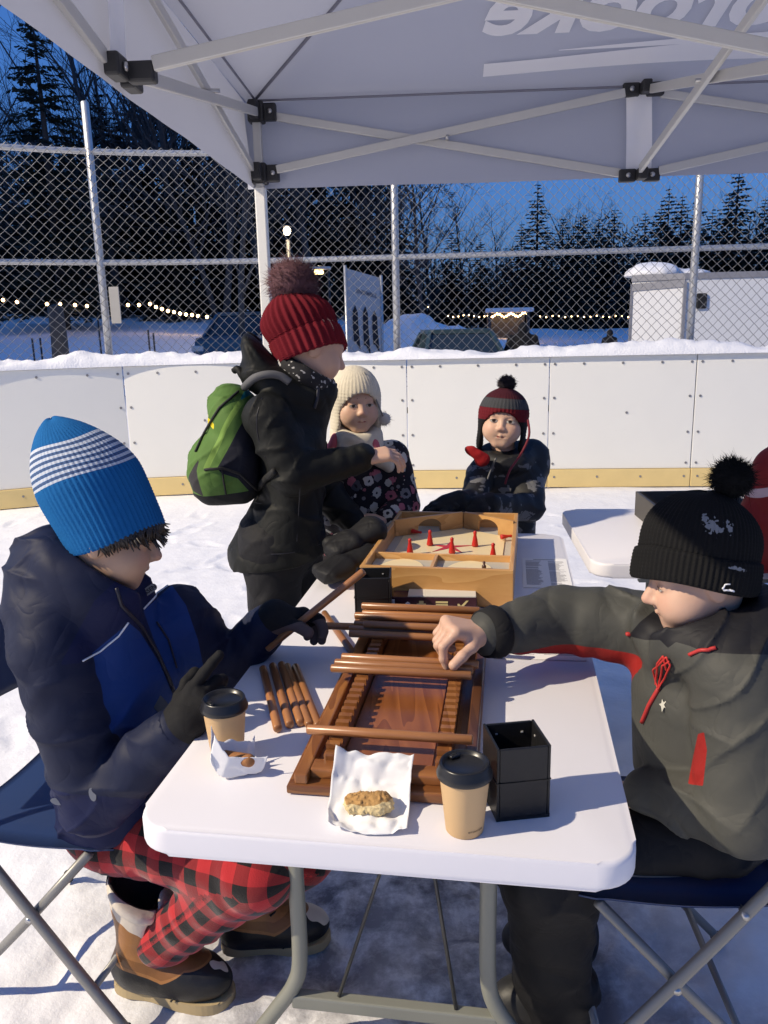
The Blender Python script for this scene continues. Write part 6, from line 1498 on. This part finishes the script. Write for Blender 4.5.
jk += P_([ell(at(276, 380, 2.61), (.125, .130, .060), frame(x=nrm(V3(1, 0, -.35)), z=nrm(V3(.35, 0, 1)))), ell(at(262, 362, 2.61), (.085, .105, .036), frame(x=nrm(V3(.75, 0, -1)), z=nrm(V3(1, 0, .75)))), ell(at(254, 347, 2.62), (.050, .088, .013), frame(x=nrm(V3(.6, 0, -1)), z=nrm(V3(1, 0, .6))))], .04)
jk += P_([seg(at(314, 392, 2.57), at(326, 390, 2.60), .036, .022)], .04)
jk += [(ell(c3_ + R3 @ V3(0, .05, -.02), V3(.082, .108, .085), R3), '-', .015), (plane_cut(at(277, 558, 2.62), (-.12, 0, 1)), '-', .01)]
_, g3 = clot('jacket', jk, .006, M_J3, woman, bnd(*ax, J3['shR'], J3['elR'], J3['wrR'], J3['shL'], J3['elL'], J3['wrL'], at(258, 350, 2.6)), creases(.009, 7., 21.))
h3_ = Hit(g3)
part('hood_tab', tube(smooth_path([at(251, 383, 2.55), at(243, 377, 2.54), at(238, 369, 2.55), at(234, 371, 2.56)], 4), .011, 8), M_J3, woman)
for pts in ([(262, 398), (256, 420), (260, 448), (272, 470)], [(240, 500), (262, 504), (290, 506)], [(226, 548), (260, 554), (300, 552), (330, 540)], [(300, 488), (298, 520), (296, 552)]):
    P = h3_.path(pts, .0006)
    if len(P) > 3: part('seam', tube(smooth_path(P[::5], 5), .0014, 5), M_ZIP, woman)
P = h3_.path([(318, 382), (317, 398), (314, 408)], .004)
if len(P) > 2: part('zip', tube(P, .005, 6), M_ZIP, woman)
M_SCARF = mat('patterned neck scarf', (.016, .016, .018), rough=.9, var=.2, bmp=.4, bscale=200, layers=[('dots', (.42, .41, .40))])
def dots(V): return vn(V, 130., 3.) - .40
clot('scarf', P_(ring(c3_ + R3 @ V3(0, .0, -.098), R3 @ V3(0, .18, 1), .074, .030), 0.) + P_(ell(c3_ + R3 @ V3(0, .055, -.105), (.05, .05, .03)), .03), .004, M_SCARF, woman, bnd(c3_ + R3 @ V3(0, .05, -.1)), lambda P: .003 * vn(P, 40.), {'dots': dots})
up3 = nrm(at(297, 300, 2.66) - at(313, 345, 2.62)); Rh3 = frame(y=R3[:, 1] - up3 * (R3[:, 1] @ up3), z=up3)
M_H3 = knit('crimson chunky knit', (.125, .006, .013), layers=[('fold', (.15, .009, .017))], bscale=180)
hat('pompom_hat', at(311, 351, 2.62), Rh3, [(-.020, .96), (-.022, 1.03), (-.012, 1.08), (.02, 1.10), (.052, 1.09), (.056, 1.04), (.062, 1.06), (.10, 1.10), (.135, 1.02), (.165, .80), (.185, .52), (.195, .2), (.196, .03)], (.096), .108, M_H3, woman, ribs=30, amp=.0042, attrs={'fold': lambda V, z: .053 - z}, shear=(0, -.018))
M_FUR = mat('plum fur', (.085, .035, .045), rough=.8, var=.5, vscale=70)
pompom('fur_pompom', at(293, 285, 2.66), .092, M_FUR, woman, 2200, 5, .0022, .35)
# backpack
bp = thing('backpack', 'green and black backpack with a yellow tab worn by the woman', 'backpack', tuple(at(228, 500, 2.62)))
M_BP = cloth('green backpack cloth', (.085, .165, .036), layers=[('mesh', (.035, .033, .034)), ('dkpanel', (.013, .014, .022)), ('lime', (.16, .27, .055)), ('base', (.012, .013, .013)), ('yellow', (.75, .58, .02)), ('teal', (.01, .19, .22))], rough=.7, bmp=.3, bscale=260)
BY = 2.62
pr = P_([ell(at(238, 420, BY), (.085, .155, .125), frame(x=nrm(V3(1, 0, .45)), z=nrm(V3(-.45, 0, 1)))), ell(at(226, 465, BY), (.115, .165, .115)), rbox(at(232, 470, BY), (.095, .15, .095), .05)], .06)
pr += P_(ell(at(219, 470, BY - .06), (.085, .12, .085)), .03)
pr += [(plane_cut(at(225, 502, BY), (-.08, 0, 1)), '-', .03)]
def poly_m(pts, Yd=2.50):
    q = [at(x, y, Yd) for x, y in pts]; p2 = [(a[0], a[2]) for a in q]; return lambda V: np.where(V[:, 1] < BY + .06, sdpoly(p2, V[:, 0], V[:, 2]), -1)
_, gb = clot('pack_body', pr, .005, M_BP, bp, bnd(at(180, 505, BY - .12), at(262, 380, BY + .06)), creases(.005, 9., 31.), {
    'dkpanel': poly_m([(265, 382), (256, 400), (240, 428), (221, 465), (225, 470), (240, 476), (258, 500), (275, 505), (275, 382)]),
    'lime': poly_m([(252, 383), (246, 398), (228, 430), (212, 468), (207, 465), (222, 430), (238, 400), (246, 384)]),
    'base': poly_m([(188, 492), (206, 494), (262, 488), (300, 540), (180, 540)]),
    'mesh': poly_m([(203, 455), (200, 468), (206, 494), (194, 490), (188, 478), (196, 465)]) if True else None,
    'yellow': poly_m([(202, 415), (214, 424), (213, 430), (199, 421)]), 'teal': poly_m([(240, 392), (247, 388), (246, 397), (239, 401)])})
hb3 = Hit(gb)
for pts, r in (([(205, 470), (222, 468), (240, 474), (256, 490)], .0045), ([(222, 470), (224, 484), (226, 494)], .003), ([(196, 452), (206, 430), (220, 408), (238, 392)], .004)):
    P = hb3.path(pts, .003)
    if len(P) > 2: part('piping', tube(P, r, 6), M_BLK, bp)
M_STRAP = mat('grey webbing strap', (.10, .10, .105), rough=.7)
P = h3_.path([(240, 396), (247, 384), (258, 376), (270, 374), (282, 378), (290, 384)], .006)
if len(P) > 3: part('shoulder_strap', tube(smooth_path(P[::3], 3), .013, 8), M_STRAP, bp)
P = h3_.path([(262, 470), (278, 462), (290, 452)], .004)
P = h3_.path([(258, 490), (268, 478), (276, 470)], .005)
if len(P) > 2: part('lower_strap', tube(P, .011, 8), M_BLK, bp)

# ------------------------------------------------------------------ girl in the cream hat
R4 = HF(-72, 4, 0); c4g = at(355, 402, 2.98); s4 = .99
fc4 = nrm(V3(.30, -.95, 0)); sv4 = nrm(V3(-.95, -.30, 0))              # towards her right shoulder (left in the picture)
J4 = dict(side=sv4, neck=at(356, 440, 3.0), chest=at(358, 475, 3.0), pel=at(352, 562, 3.0))
J4.update(shR=at(325, 462, 2.98), elR=at(322, 515, 2.95), wrR=at(352, 522, 2.85), shL=at(392, 458, 3.02), elL=at(404, 505, 2.98), wrL=at(386, 520, 2.86))
J4.update(hipR=at(335, 565, 3.0), knR=at(337, 640, 3.0), anR=V3(at(337, 640, 3.)[0], 3.02, .12), toR=V3(at(337, 640, 3.)[0] + .03, 2.9, .05), hipL=at(372, 563, 3.02), knL=at(374, 640, 3.03), anL=V3(at(374, 640, 3.03)[0], 3.05, .12), toL=V3(at(374, 640, 3.03)[0] + .05, 2.93, .05))
girl = thing('person', 'girl in a cream ear-flap hat and a dark flowered jacket beside the woman', 'person', (J4['pel'][0], J4['pel'][1], 0))
h4 = hand_prims(J4['wrL'], at(368, 518, 2.80) - J4['wrL'], (-.1, .1, -1), False, [.4, .45, .5, .5], (.4, .3), .92)
h4b = hand_prims(J4['wrR'], (.7, -.5, -.3), (0, 0, -1), True, [.4, .45, .5, .5], (.4, .3), .9)
body(girl, c4g, R4, s4, J4, M_SKIN3, h4 + h4b, res=.0032, jaw=1.06, nose=.2, tw=.10, td=.07, rl=.05, ra=.03)
eyes(girl, c4g, R4, s4, .2, 1.2)
m, nt, b = nodes('flowered jacket'); co = coords(nt)
vo = nd(nt, 'ShaderNodeTexVoronoi', feature='F1', inp={'Scale': 21., 'Randomness': .75}); nt.links.new(co, vo.inputs['Vector'])
nz = noise(nt, co, 70, 2); ds = mth(nt, 'ADD', vo.outputs['Distance'], mth(nt, 'MULTIPLY', mth(nt, 'SUBTRACT', nz, .5), .34))
sep = nd(nt, 'ShaderNodeSeparateColor'); nt.links.new(vo.outputs['Color'], sep.inputs[0])
fcx = ramp(nt, sep.outputs[0], [(0., (.50, .48, .42)), (.28, (.42, .13, .17)), (.46, (.20, .19, .20)), (.62, (.55, .52, .47)), (.78, (.07, .07, .09)), (.88, (.36, .10, .14))], 'CONSTANT')
pet = mth(nt, 'LESS_THAN', ds, .44); cen = mth(nt, 'LESS_THAN', ds, .15)
v2 = nd(nt, 'ShaderNodeTexVoronoi', feature='F1', inp={'Scale': 44., 'Randomness': 1.}); nt.links.new(co, v2.inputs['Vector']); se2 = nd(nt, 'ShaderNodeSeparateColor'); nt.links.new(v2.outputs['Color'], se2.inputs[0])
sm_ = mth(nt, 'MULTIPLY', mth(nt, 'LESS_THAN', v2.outputs['Distance'], .34), mth(nt, 'GREATER_THAN', se2.outputs[1], .55))
c = mixn(nt, sm_, (.016, .013, .017), ramp(nt, se2.outputs[0], [(0, (.18, .17, .18)), (.5, (.30, .10, .13))], 'CONSTANT'))
c = mixn(nt, pet, c, fcx); c = mixn(nt, cen, c, (.02, .016, .02))
nt.links.new(c, b.inputs['Base Color']); b.inputs['Roughness'].default_value = .75; b.inputs['Specular IOR Level'].default_value = .25; bump(nt, b, noise(nt, co, 300, 3), .3, .001); M_FLW = m
ax = [at(352, 572, 3.0), at(355, 520, 3.0), at(358, 475, 3.0), at(357, 448, 3.0)]
jk = P_(loft(ax, [.155, .145, .135, .085], [.115, .11, .105, .075], sv4), 0.)
jk += sleeve(J4['shR'], J4['elR'], J4['wrR'], (.068, .060, .045)) + sleeve(J4['shL'], J4['elL'], J4['wrL'] + V3(.0, 0, 0), (.070, .062, .046))
jk += [(ell(c4g + R4 @ V3(0, .05, -.03), V3(.085, .11, .085), R4), '-', .01)]
clot('jacket', jk, .006, M_FLW, girl, bnd(*ax, J4['shR'], J4['elR'], J4['wrR'], J4['shL'], J4['elL'], J4['wrL']), creases(.007, 8., 41.))
M_PINK = cloth('pink lining', (.50, .12, .16)); M_CRM = knit('cream knit', (.62, .57, .46), bscale=220)
for s_ in (-1, 1):
    part('collar', surface(P_(ell(at(354 + s_ * 21, 448 - (2 if s_ < 0 else 0), 2.93), (.022, .030, .052), rotz(-.2) @ frame(x=nrm(V3(1, 0, .35 * s_)), z=nrm(V3(-.35 * s_, 0, 1))))), .005, lambda P: .003 * vn(P, 40.), bounds=bnd(at(354 + s_ * 21, 448, 2.93))), M_PINK, girl)
clot('scarf', P_(ring(c4g + R4 @ V3(0, .015, -.112), R4 @ V3(0, .3, 1), .066, .030), 0.) + P_(ring(c4g + R4 @ V3(0, .025, -.150), R4 @ V3(0, .35, 1), .070, .028), .02) + P_(seg(at(372, 455, 2.92), at(388, 466, 2.9), .03, .024), .02), .005, M_CRM, girl, bnd(c4g + V3(0, 0, -.12), at(388, 466, 2.9)), lambda P: .004 * vn(P, 35.))
M_TIGHT = cloth('dark leggings', (.02, .018, .022))
for s in 'RL':
    clot('snow_trouser_leg', P_(chain([J4['hip' + s], J4['kn' + s], J4['an' + s] - V3(0, 0, .05)], [.085, .070, .066], (.004, 50, 3.))), .009, M_TIGHT, girl, bnd(J4['hip' + s], J4['kn' + s], J4['an' + s]))
    a = J4['an' + s]; clot('boot', P_([ell(V3(a[0] + .02, a[1] - .08, .05), (.05, .09, .05)), ell(V3(a[0], a[1], .06), (.05, .06, .058))], .04) + [(plane_cut(V3(0, 0, .006), (0, 0, 1)), '-', .004)], .009, M_BOOTB, girl, bnd(V3(a[0], a[1], 0), V3(a[0], a[1] - .1, .1)))
def flap_hat(root, c, R, s, mt, trim, open_r, name='ear_flap_hat', attrs=None, res=.0042, drop=1.0, top=.112, oz=0.):
    L = lambda x, y, z: c + R @ (V3(x, y, z) * s)
    pr = P_(ell(L(0, -.012, .030), V3(.096, .112, top) * s, R), 0.)
    for sx in (-1, 1): pr += P_(ell(L(sx * .076, .004, -.058 * drop), V3(.018, .050, .062 * drop) * s, R @ frame(x=nrm(V3(1, 0, .12 * sx)), z=nrm(V3(-.12 * sx, 0, 1)))), .045 * s)
    pr += P_(ell(L(0, -.07, -.04), V3(.075, .035, .05) * s, R), .04 * s)
    pr += [(ell(L(0, .03, -.055 + oz), V3(open_r, .30, .090) * s, R), '-', .010 * s), (ell(L(0, -.006, -.012), V3(.078, .094, .096) * s, R), '-', .006), (plane_cut(L(0, 0, -.125 * drop), R[:, 2]), '-', .02)]
    q = lambda V: ((V - c) @ R) / s
    def rib(P): p = q(P); return .0011 * np.sin(np.arctan2(p[:, 0], p[:, 1] + .012) * 46) * (p[:, 2] > .02) + .0013 * np.sin(p[:, 2] * 520) * (p[:, 2] <= .05) * .6
    return clot(name, pr, res, mt, root, bnd(c, c - V3(0, 0, .06)), rib, {k: (lambda V, f=f: f(q(V))) for k, f in (attrs or {}).items()})
flap_hat(girl, c4g, R4, s4, M_CRM, None, .070, res=.0036, drop=1.1, top=.104, oz=.012)
M_FURW = mat('white fur edging', (.55, .54, .52), rough=.9, var=.2, vscale=60)
pompom('fur_tuft', at(384, 419, 2.97), .030, M_FURW, girl, 260, 9, .0018, .5)
part('hat_tie', tube(smooth_path([at(364, 372, 2.93), at(371, 385, 2.93), at(377, 402, 2.93), at(383, 416, 2.94)], 5), .0035, 6), mat('grey cord', (.22, .22, .22), rough=.8), girl)
# her big black mittens, off her hands and lying by the game box
M_MIT = cloth('black padded mitten', (.012, .012, .013), rough=.6, bmp=.3)
def mitten(label, a, b, th_, w_, group, seed):
    d = nrm(b - a); p = nrm(V3(-d[1], d[0], 0)); 
    pr = P_(loft([a, a + (b - a) * .38, a + (b - a) * .55, a + (b - a) * .9], [w_ * 1.05, w_ * .80, w_, w_ * .82], [w_ * .75, w_ * .55, w_ * .65, w_ * .50], p), 0.) + P_(seg(a + (b - a) * .5 - p * w_ * .5, a + (b - a) * .80 - p * w_ * th_, w_ * .42, w_ * .34), .012)
    V, F = surface(pr, .004, creases(.004, 14., seed), bounds=bnd(a, b)); o = part('mitten', (V, F), M_MIT, loc=tuple(b)); tag(o, label, 'mitten', group); return o
mitten('black mitten with its cuff towards the girl, on top of its pair', atz(372, 530, .865), atz(331, 553, .815), 1.1, .060, 'pair of black mittens', 1.)
mitten('black mitten lying underneath its pair at the table edge', atz(364, 556, .800), atz(323, 577, .778), 1.0, .056, 'pair of black mittens', 5.)

# ------------------------------------------------------------------ small boy behind the pine game box
R5 = HF(-101, -4, 5); c5_ = at(503, 420, 3.18); s5 = 1.02
fc5 = nrm(V3(-.30, -.95, 0)); sv5 = nrm(V3(-.95, .30, 0))
J5 = dict(side=sv5, neck=at(504, 458, 3.2), chest=at(505, 490, 3.2), pel=at(506, 560, 3.2))
J5.update(shR=at(480, 474, 3.14), elR=at(474, 502, 3.0), wrR=at(452, 503, 2.84), shL=at(530, 474, 3.22), elL=at(530, 508, 3.06), wrL=at(482, 505, 2.86))
J5.update(hipR=at(488, 562, 3.2), knR=at(488, 625, 3.2), anR=V3(at(488, 625, 3.2)[0], 3.22, .12), toR=V3(at(488, 625, 3.2)[0], 3.1, .05), hipL=at(522, 562, 3.22), knL=at(522, 625, 3.22), anL=V3(at(522, 625, 3.22)[0], 3.24, .12), toL=V3(at(522, 625, 3.22)[0], 3.12, .05))
boy3 = thing('person', 'small boy in a maroon and grey ear-flap hat leaning on the pine game box', 'person', (J5['pel'][0], J5['pel'][1], 0))
h5 = hand_prims(J5['wrR'], (-.95, -.25, -.12), (0, 0, -1), True, [.3, .35, .4, .4], (.4, .3), .85); h5b = hand_prims(J5['wrL'], (-.95, -.15, -.1), (0, 0, -1), False, [.3, .35, .4, .4], (.4, .3), .85)
body(boy3, c5_, R5, s5, J5, M_SKIN3, h5 + h5b, res=.0032, jaw=1.02, nose=.1, tw=.10, td=.07, rl=.05, ra=.03)
eyes(boy3, c5_, R5, s5, .2, 1.3)
M_J5 = mat('black jacket with grey leaf print', (.012, .012, .013), rough=.65, var=.2, bmp=.3, bscale=300, layers=[('print', (.12, .12, .125)), ('redl', (.42, .018, .018))])
ax = [at(506, 566, 3.2), at(506, 520, 3.2), at(505, 485, 3.2), at(505, 462, 3.2)]
jk = P_(loft(ax, [.125, .122, .115, .075], [.105, .10, .10, .075], sv5), 0.)
jk += sleeve(J5['shR'], J5['elR'], J5['wrR'], (.056, .050, .040)) + sleeve(J5['shL'], J5['elL'], J5['wrL'], (.060, .056, .042))
jk += P_([ell(at(530, 462, 3.26), (.085, .09, .10)), ring(at(505, 456, 3.19), V3(0, -.2, 1), .085, .034)], .04)
jk += [(ell(c5_ + R5 @ V3(0, .055, -.03), V3(.082, .11, .088), R5), '-', .01)]
def prnt(V): return np.where((fbm(V * V3(1, 1, 1.3), 24., 3, 2.) > .10) & (V[:, 2] < at(500, 470, 3.)[2]), np.abs(fbm(V, 30., 2, 9.)) - .05, -.02)
clot('jacket', jk, .0055, M_J5, boy3, bnd(*ax, J5['shR'], J5['elR'], J5['wrR'], J5['shL'], J5['elL'], J5['wrL'], at(530, 460, 3.3)), creases(.007, 8., 51.), {'print': prnt, 'redl': lambda V: .0 * V[:, 0] - 1})
M_RLIN = cloth('red fleece lining', (.28, .010, .012))
part('open_collar', surface(P_([ell(at(473, 452, 3.06), (.036, .012, .020), frame(x=nrm(V3(1, -.2, -.45)), z=nrm(V3(.45, 0, 1)))), ell(at(482, 459, 3.06), (.030, .016, .030), frame(x=nrm(V3(1, -.1, .5)), z=nrm(V3(-.5, 0, 1))))], .012), .005, lambda P: .003 * vn(P, 40.), bounds=bnd(at(480, 456, 3.04))), M_RLIN, boy3)
part('zip', tube(smooth_path([at(496, 458, 3.055), at(491, 470, 3.06), at(485, 486, 3.05)], 4), .004, 6), mat('grey zip', (.12, .12, .12), rough=.4, metal=.4), boy3)
for w_, d_, rt, nm in ((J5['wrR'], (-.95, -.25, -.12), True, 1), (J5['wrL'], (-.95, -.15, -.1), False, 2)):
    clot('glove', hand_prims(w_, d_, (0, 0, -1), rt, [.3, .35, .4, .4], (.4, .3), .88, .006) + P_(seg(w_ - nrm(d_) * .03, w_ + nrm(d_) * .02, .042, .036), .02), .004, M_MIT, boy3, bnd(w_, w_ + nrm(d_) * .14), lambda P: .001 * fbm(P, 90., 2))
for s in 'RL':
    clot('snow_trouser_leg', P_(chain([J5['hip' + s], J5['kn' + s], J5['an' + s] - V3(0, 0, .05)], [.085, .072, .068], (.004, 50, 3.))), .009, M_SNOWPANT, boy3, bnd(J5['hip' + s], J5['kn' + s], J5['an' + s]))
    a = J5['an' + s]; clot('boot', P_([ell(V3(a[0], a[1] - .08, .05), (.05, .09, .05)), ell(V3(a[0], a[1], .06), (.05, .06, .058))], .04) + [(plane_cut(V3(0, 0, .006), (0, 0, 1)), '-', .004)], .009, M_BOOTB, boy3, bnd(V3(a[0], a[1], 0), V3(a[0], a[1] - .1, .1)))
M_H5 = knit('maroon and grey knit', (.026, .026, .028), layers=[('maroon', (.050, .008, .014)), ('grey', (.050, .052, .058)), ('rim', (.115, .008, .014)), ('flapc', (.010, .010, .011))])
flap_hat(boy3, c5_, R5, s5, M_H5, None, .074, res=.0036, drop=1.05, top=.094, attrs={'maroon': lambda p: p[:, 2] - .085, 'grey': lambda p: .018 - np.abs(p[:, 2] - .066), 'rim': lambda p: np.minimum(.047 - p[:, 2], p[:, 2] - .000), 'flapc': lambda p: .0 - p[:, 2]})
pompom('pompom', c5_ + R5 @ V3(.0, -.02, .142), .040, knit('dark grey wool', (.028, .022, .026)), boy3, 1100, 4, .0025, .3)
for pts in ([(528, 420), (529, 436), (521, 454), (510, 470), (505, 484)],):
    part('hat_cord', tube(smooth_path([at(x, y, 3.03 + .0004 * (x - 500) - (.06 if i > 2 else 0) + (.05 if i == 0 else 0)) for i, (x, y) in enumerate(pts)], 5), .0045, 6), mat('maroon cord', (.16, .018, .028), rough=.8, var=.3, vscale=120), boy3)
rs = np.random.RandomState(6)
part('hair', join(*[tube([c5_ + R5 @ (V3(x, .080 - x * x * 5, .058) * s5), c5_ + R5 @ (V3(x * 1.05 + .004, .092 - x * x * 5, .040 + .01 * rs.rand()) * s5)], [.004, .001], 5) for x in np.linspace(-.05, .04, 26)]), M_HAIRB, boy3)

# ------------------------------------------------------------------ person in red at the right edge
R6 = HF(70, 5); cx = 1.205; cy = 2.02; c6 = V3(cx + .02, cy + .02, 1.295); sv6 = V3(-.94, .34, 0); 
J6 = dict(side=nrm(sv6), neck=V3(cx, cy, 1.18), chest=V3(cx, cy, 1.02), pel=V3(cx, cy - .02, .70))
J6.update(shR=V3(cx + .15, cy - .06, 1.12), elR=V3(cx + .22, cy + .06, .90), wrR=V3(cx + .14, cy + .24, .82), shL=V3(cx - .145, cy + .055, 1.12), elL=V3(cx - .185, cy + .10, .90), wrL=V3(cx - .05, cy + .27, .83))
J6.update(hipR=V3(cx + .08, cy - .03, .68), knR=V3(cx + .09, cy, .38), anR=V3(cx + .09, cy - .02, .10), toR=V3(cx + .11, cy + .1, .05), hipL=V3(cx - .08, cy + .02, .68), knL=V3(cx - .08, cy + .05, .38), anL=V3(cx - .09, cy + .03, .10), toL=V3(cx - .05, cy + .15, .05))
for _k in J6:
    if _k not in ('side', 'anR', 'anL', 'toR', 'toL'): J6[_k] = J6[_k] - V3(0, 0, .04)
red = thing('person', 'person in a red jacket with a black hood at the right edge', 'person', (cx, cy, 0))
h6 = hand_prims(J6['wrR'], (-.5, .8, -.1), (0, 0, -1), True, [.3] * 4, (.4, .3), .9) + hand_prims(J6['wrL'], (.5, .8, -.1), (0, 0, -1), False, [.3] * 4, (.4, .3), .9)
body(red, c6, R6, .98, J6, M_SKIN3, h6, res=.006, tw=.11, td=.075)
M_J6 = cloth('red shell jacket', (.19, .012, .013), layers=[('pale', (.55, .40, .40))], rough=.6)
jk = P_(loft([J6['pel'], V3(cx, cy, .9), J6['chest'], J6['neck'] - V3(0, 0, .03)], [.165, .155, .155, .09], [.13, .125, .125, .08], J6['side']), 0.)
jk += sleeve(J6['shR'], J6['elR'], J6['wrR'], (.08, .068, .05)) + sleeve(J6['shL'], J6['elL'], J6['wrL'], (.08, .068, .05)) + P_(seg(J6['neck'] - V3(0, 0, .05), J6['neck'] + V3(0, 0, .03), .095, .085), .04)
clot('jacket', jk, .007, M_J6, red, bnd(J6['pel'], J6['neck'], J6['shR'], J6['shL'], J6['elR'], J6['elL'], J6['wrR'], J6['wrL']), creases(.008, 7., 61.), {'pale': lambda V: np.minimum(.012 - np.abs(V[:, 2] - (1.045 + (V[:, 0] - (cx - .2)) * .5)), .08 - np.abs(V[:, 0] - (cx - .2)))})
clot('hood', P_([ell(V3(cx - .05, cy - .06, 1.19), (.15, .13, .065)), ring(V3(cx - .02, cy, 1.20), V3(0, .1, 1), .12, .055)], .04), .007, M_J3, red, bnd(V3(cx, cy, 1.2)), creases(.006, 8., 3.))
hat('knit_hat', c6 + R6 @ V3(0, -.012, .02), R6, [(-.02, 1.0), (.0, 1.05), (.05, 1.05), (.09, .85), (.11, .4), (.115, .03)], .096, .112, M_H2, red, ribs=60, nv=120)
for s in 'RL':
    clot('snow_trouser_leg', P_(chain([J6['hip' + s], J6['kn' + s], J6['an' + s] - V3(0, 0, .04)], [.10, .080, .072], (.004, 50, 3.))), .01, M_SNOWPANT, red, bnd(J6['hip' + s], J6['kn' + s], J6['an' + s]))
    a = J6['an' + s]; clot('boot', P_([ell(V3(a[0] + .02, a[1] + .08, .05), (.05, .09, .05)), ell(V3(a[0], a[1], .06), (.05, .06, .058))], .04) + [(plane_cut(V3(0, 0, .006), (0, 0, 1)), '-', .004)], .01, M_BOOTB, red, bnd(V3(a[0], a[1], 0), V3(a[0], a[1] + .1, .1)))

# ------------------------------------------------------------------ two dark figures beyond the fence
M_DKC = cloth('dark winter coat', (.010, .010, .012)); M_DKP = cloth('dark trousers', (.014, .014, .016))
for (px, py, Y_, H_, lb, wd_) in ((523, 325, 13.5, 1.55, 'distant dark figure with a broad coat beyond the boards beside the dark car', 1.35), (610, 331, 16.5, 1.30, 'distant small dark figure standing near the white trailer', .95)):
    p = at(px, py, Y_); gz_ = ground_z(p[0], Y_); top = p[2]; k = (top - gz_) / 1.7
    o = thing('person', lb, 'person', (p[0], Y_, gz_)); B = lambda x, y, z: V3(p[0] + x * k * wd_, Y_ + y * k, gz_ + z * k)
    pr = P_([ell(B(0, -.02, 1.60), V3(.085, .1, .12) * k), seg(B(0, 0, 1.5), B(0, 0, 1.3), .06 * k)], .02) + P_(loft([B(0, 0, .85), B(0, 0, 1.1), B(0, 0, 1.4)], [.14 * k, .14 * k, .16 * k], [.1 * k] * 3, V3(1, 0, 0)), .04)
    for s in (-1, 1): pr += P_(chain([B(s * .2, 0, 1.4), B(s * .25, .03, 1.12), B(s * .17, -.15, .98)], [.05 * k, .045 * k, .035 * k]), .03) + P_(chain([B(s * .09, 0, .85), B(s * .09, -.02, .45), B(s * .09, 0, .06)], [.08 * k, .06 * k, .045 * k]), .03) + P_(seg(B(s * .09, 0, .05), B(s * .09, -.15, .04), .045 * k), .02)
    part('body', surface(pr, .014, bounds=bnd(B(-.3, -.2, 0), B(.3, .2, 1.75))), M_SKIN2, o)
    pr = P_(loft([B(0, 0, .62), B(0, 0, 1.0), B(0, 0, 1.44)], [.26 * k * wd_, .23 * k * wd_, .16 * k * wd_], [.17 * k, .16 * k, .12 * k], V3(1, 0, 0)), 0.)
    for s in (-1, 1): pr += P_(chain([B(s * .2, 0, 1.4), B(s * .26, .03, 1.12), B(s * .18, -.15, .98)], [.085 * k, .08 * k, .06 * k]), .04)
    part('coat', surface(pr, .016, bounds=bnd(B(-.35, -.2, .6), B(.35, .2, 1.5))), M_DKC, o)
    part('hood', surface(P_([ell(B(0, -.01, 1.62), V3(.11, .125, .14) * k), seg(B(0, .02, 1.5), B(0, 0, 1.42), .1 * k)], .04) + [(ell(B(0, .16, 1.60), V3(.075, .1, .10) * k), '-', .01)], .014, bounds=bnd(B(0, 0, 1.6))), M_DKC, o)
    for s in (-1, 1): part('trouser_leg', surface(P_(chain([B(s * .09, 0, .85), B(s * .09, -.02, .45), B(s * .09, 0, .02)], [.105 * k, .085 * k, .075 * k])), .016, bounds=bnd(B(s * .09, 0, .8), B(s * .09, 0, .0))), M_DKP, o)
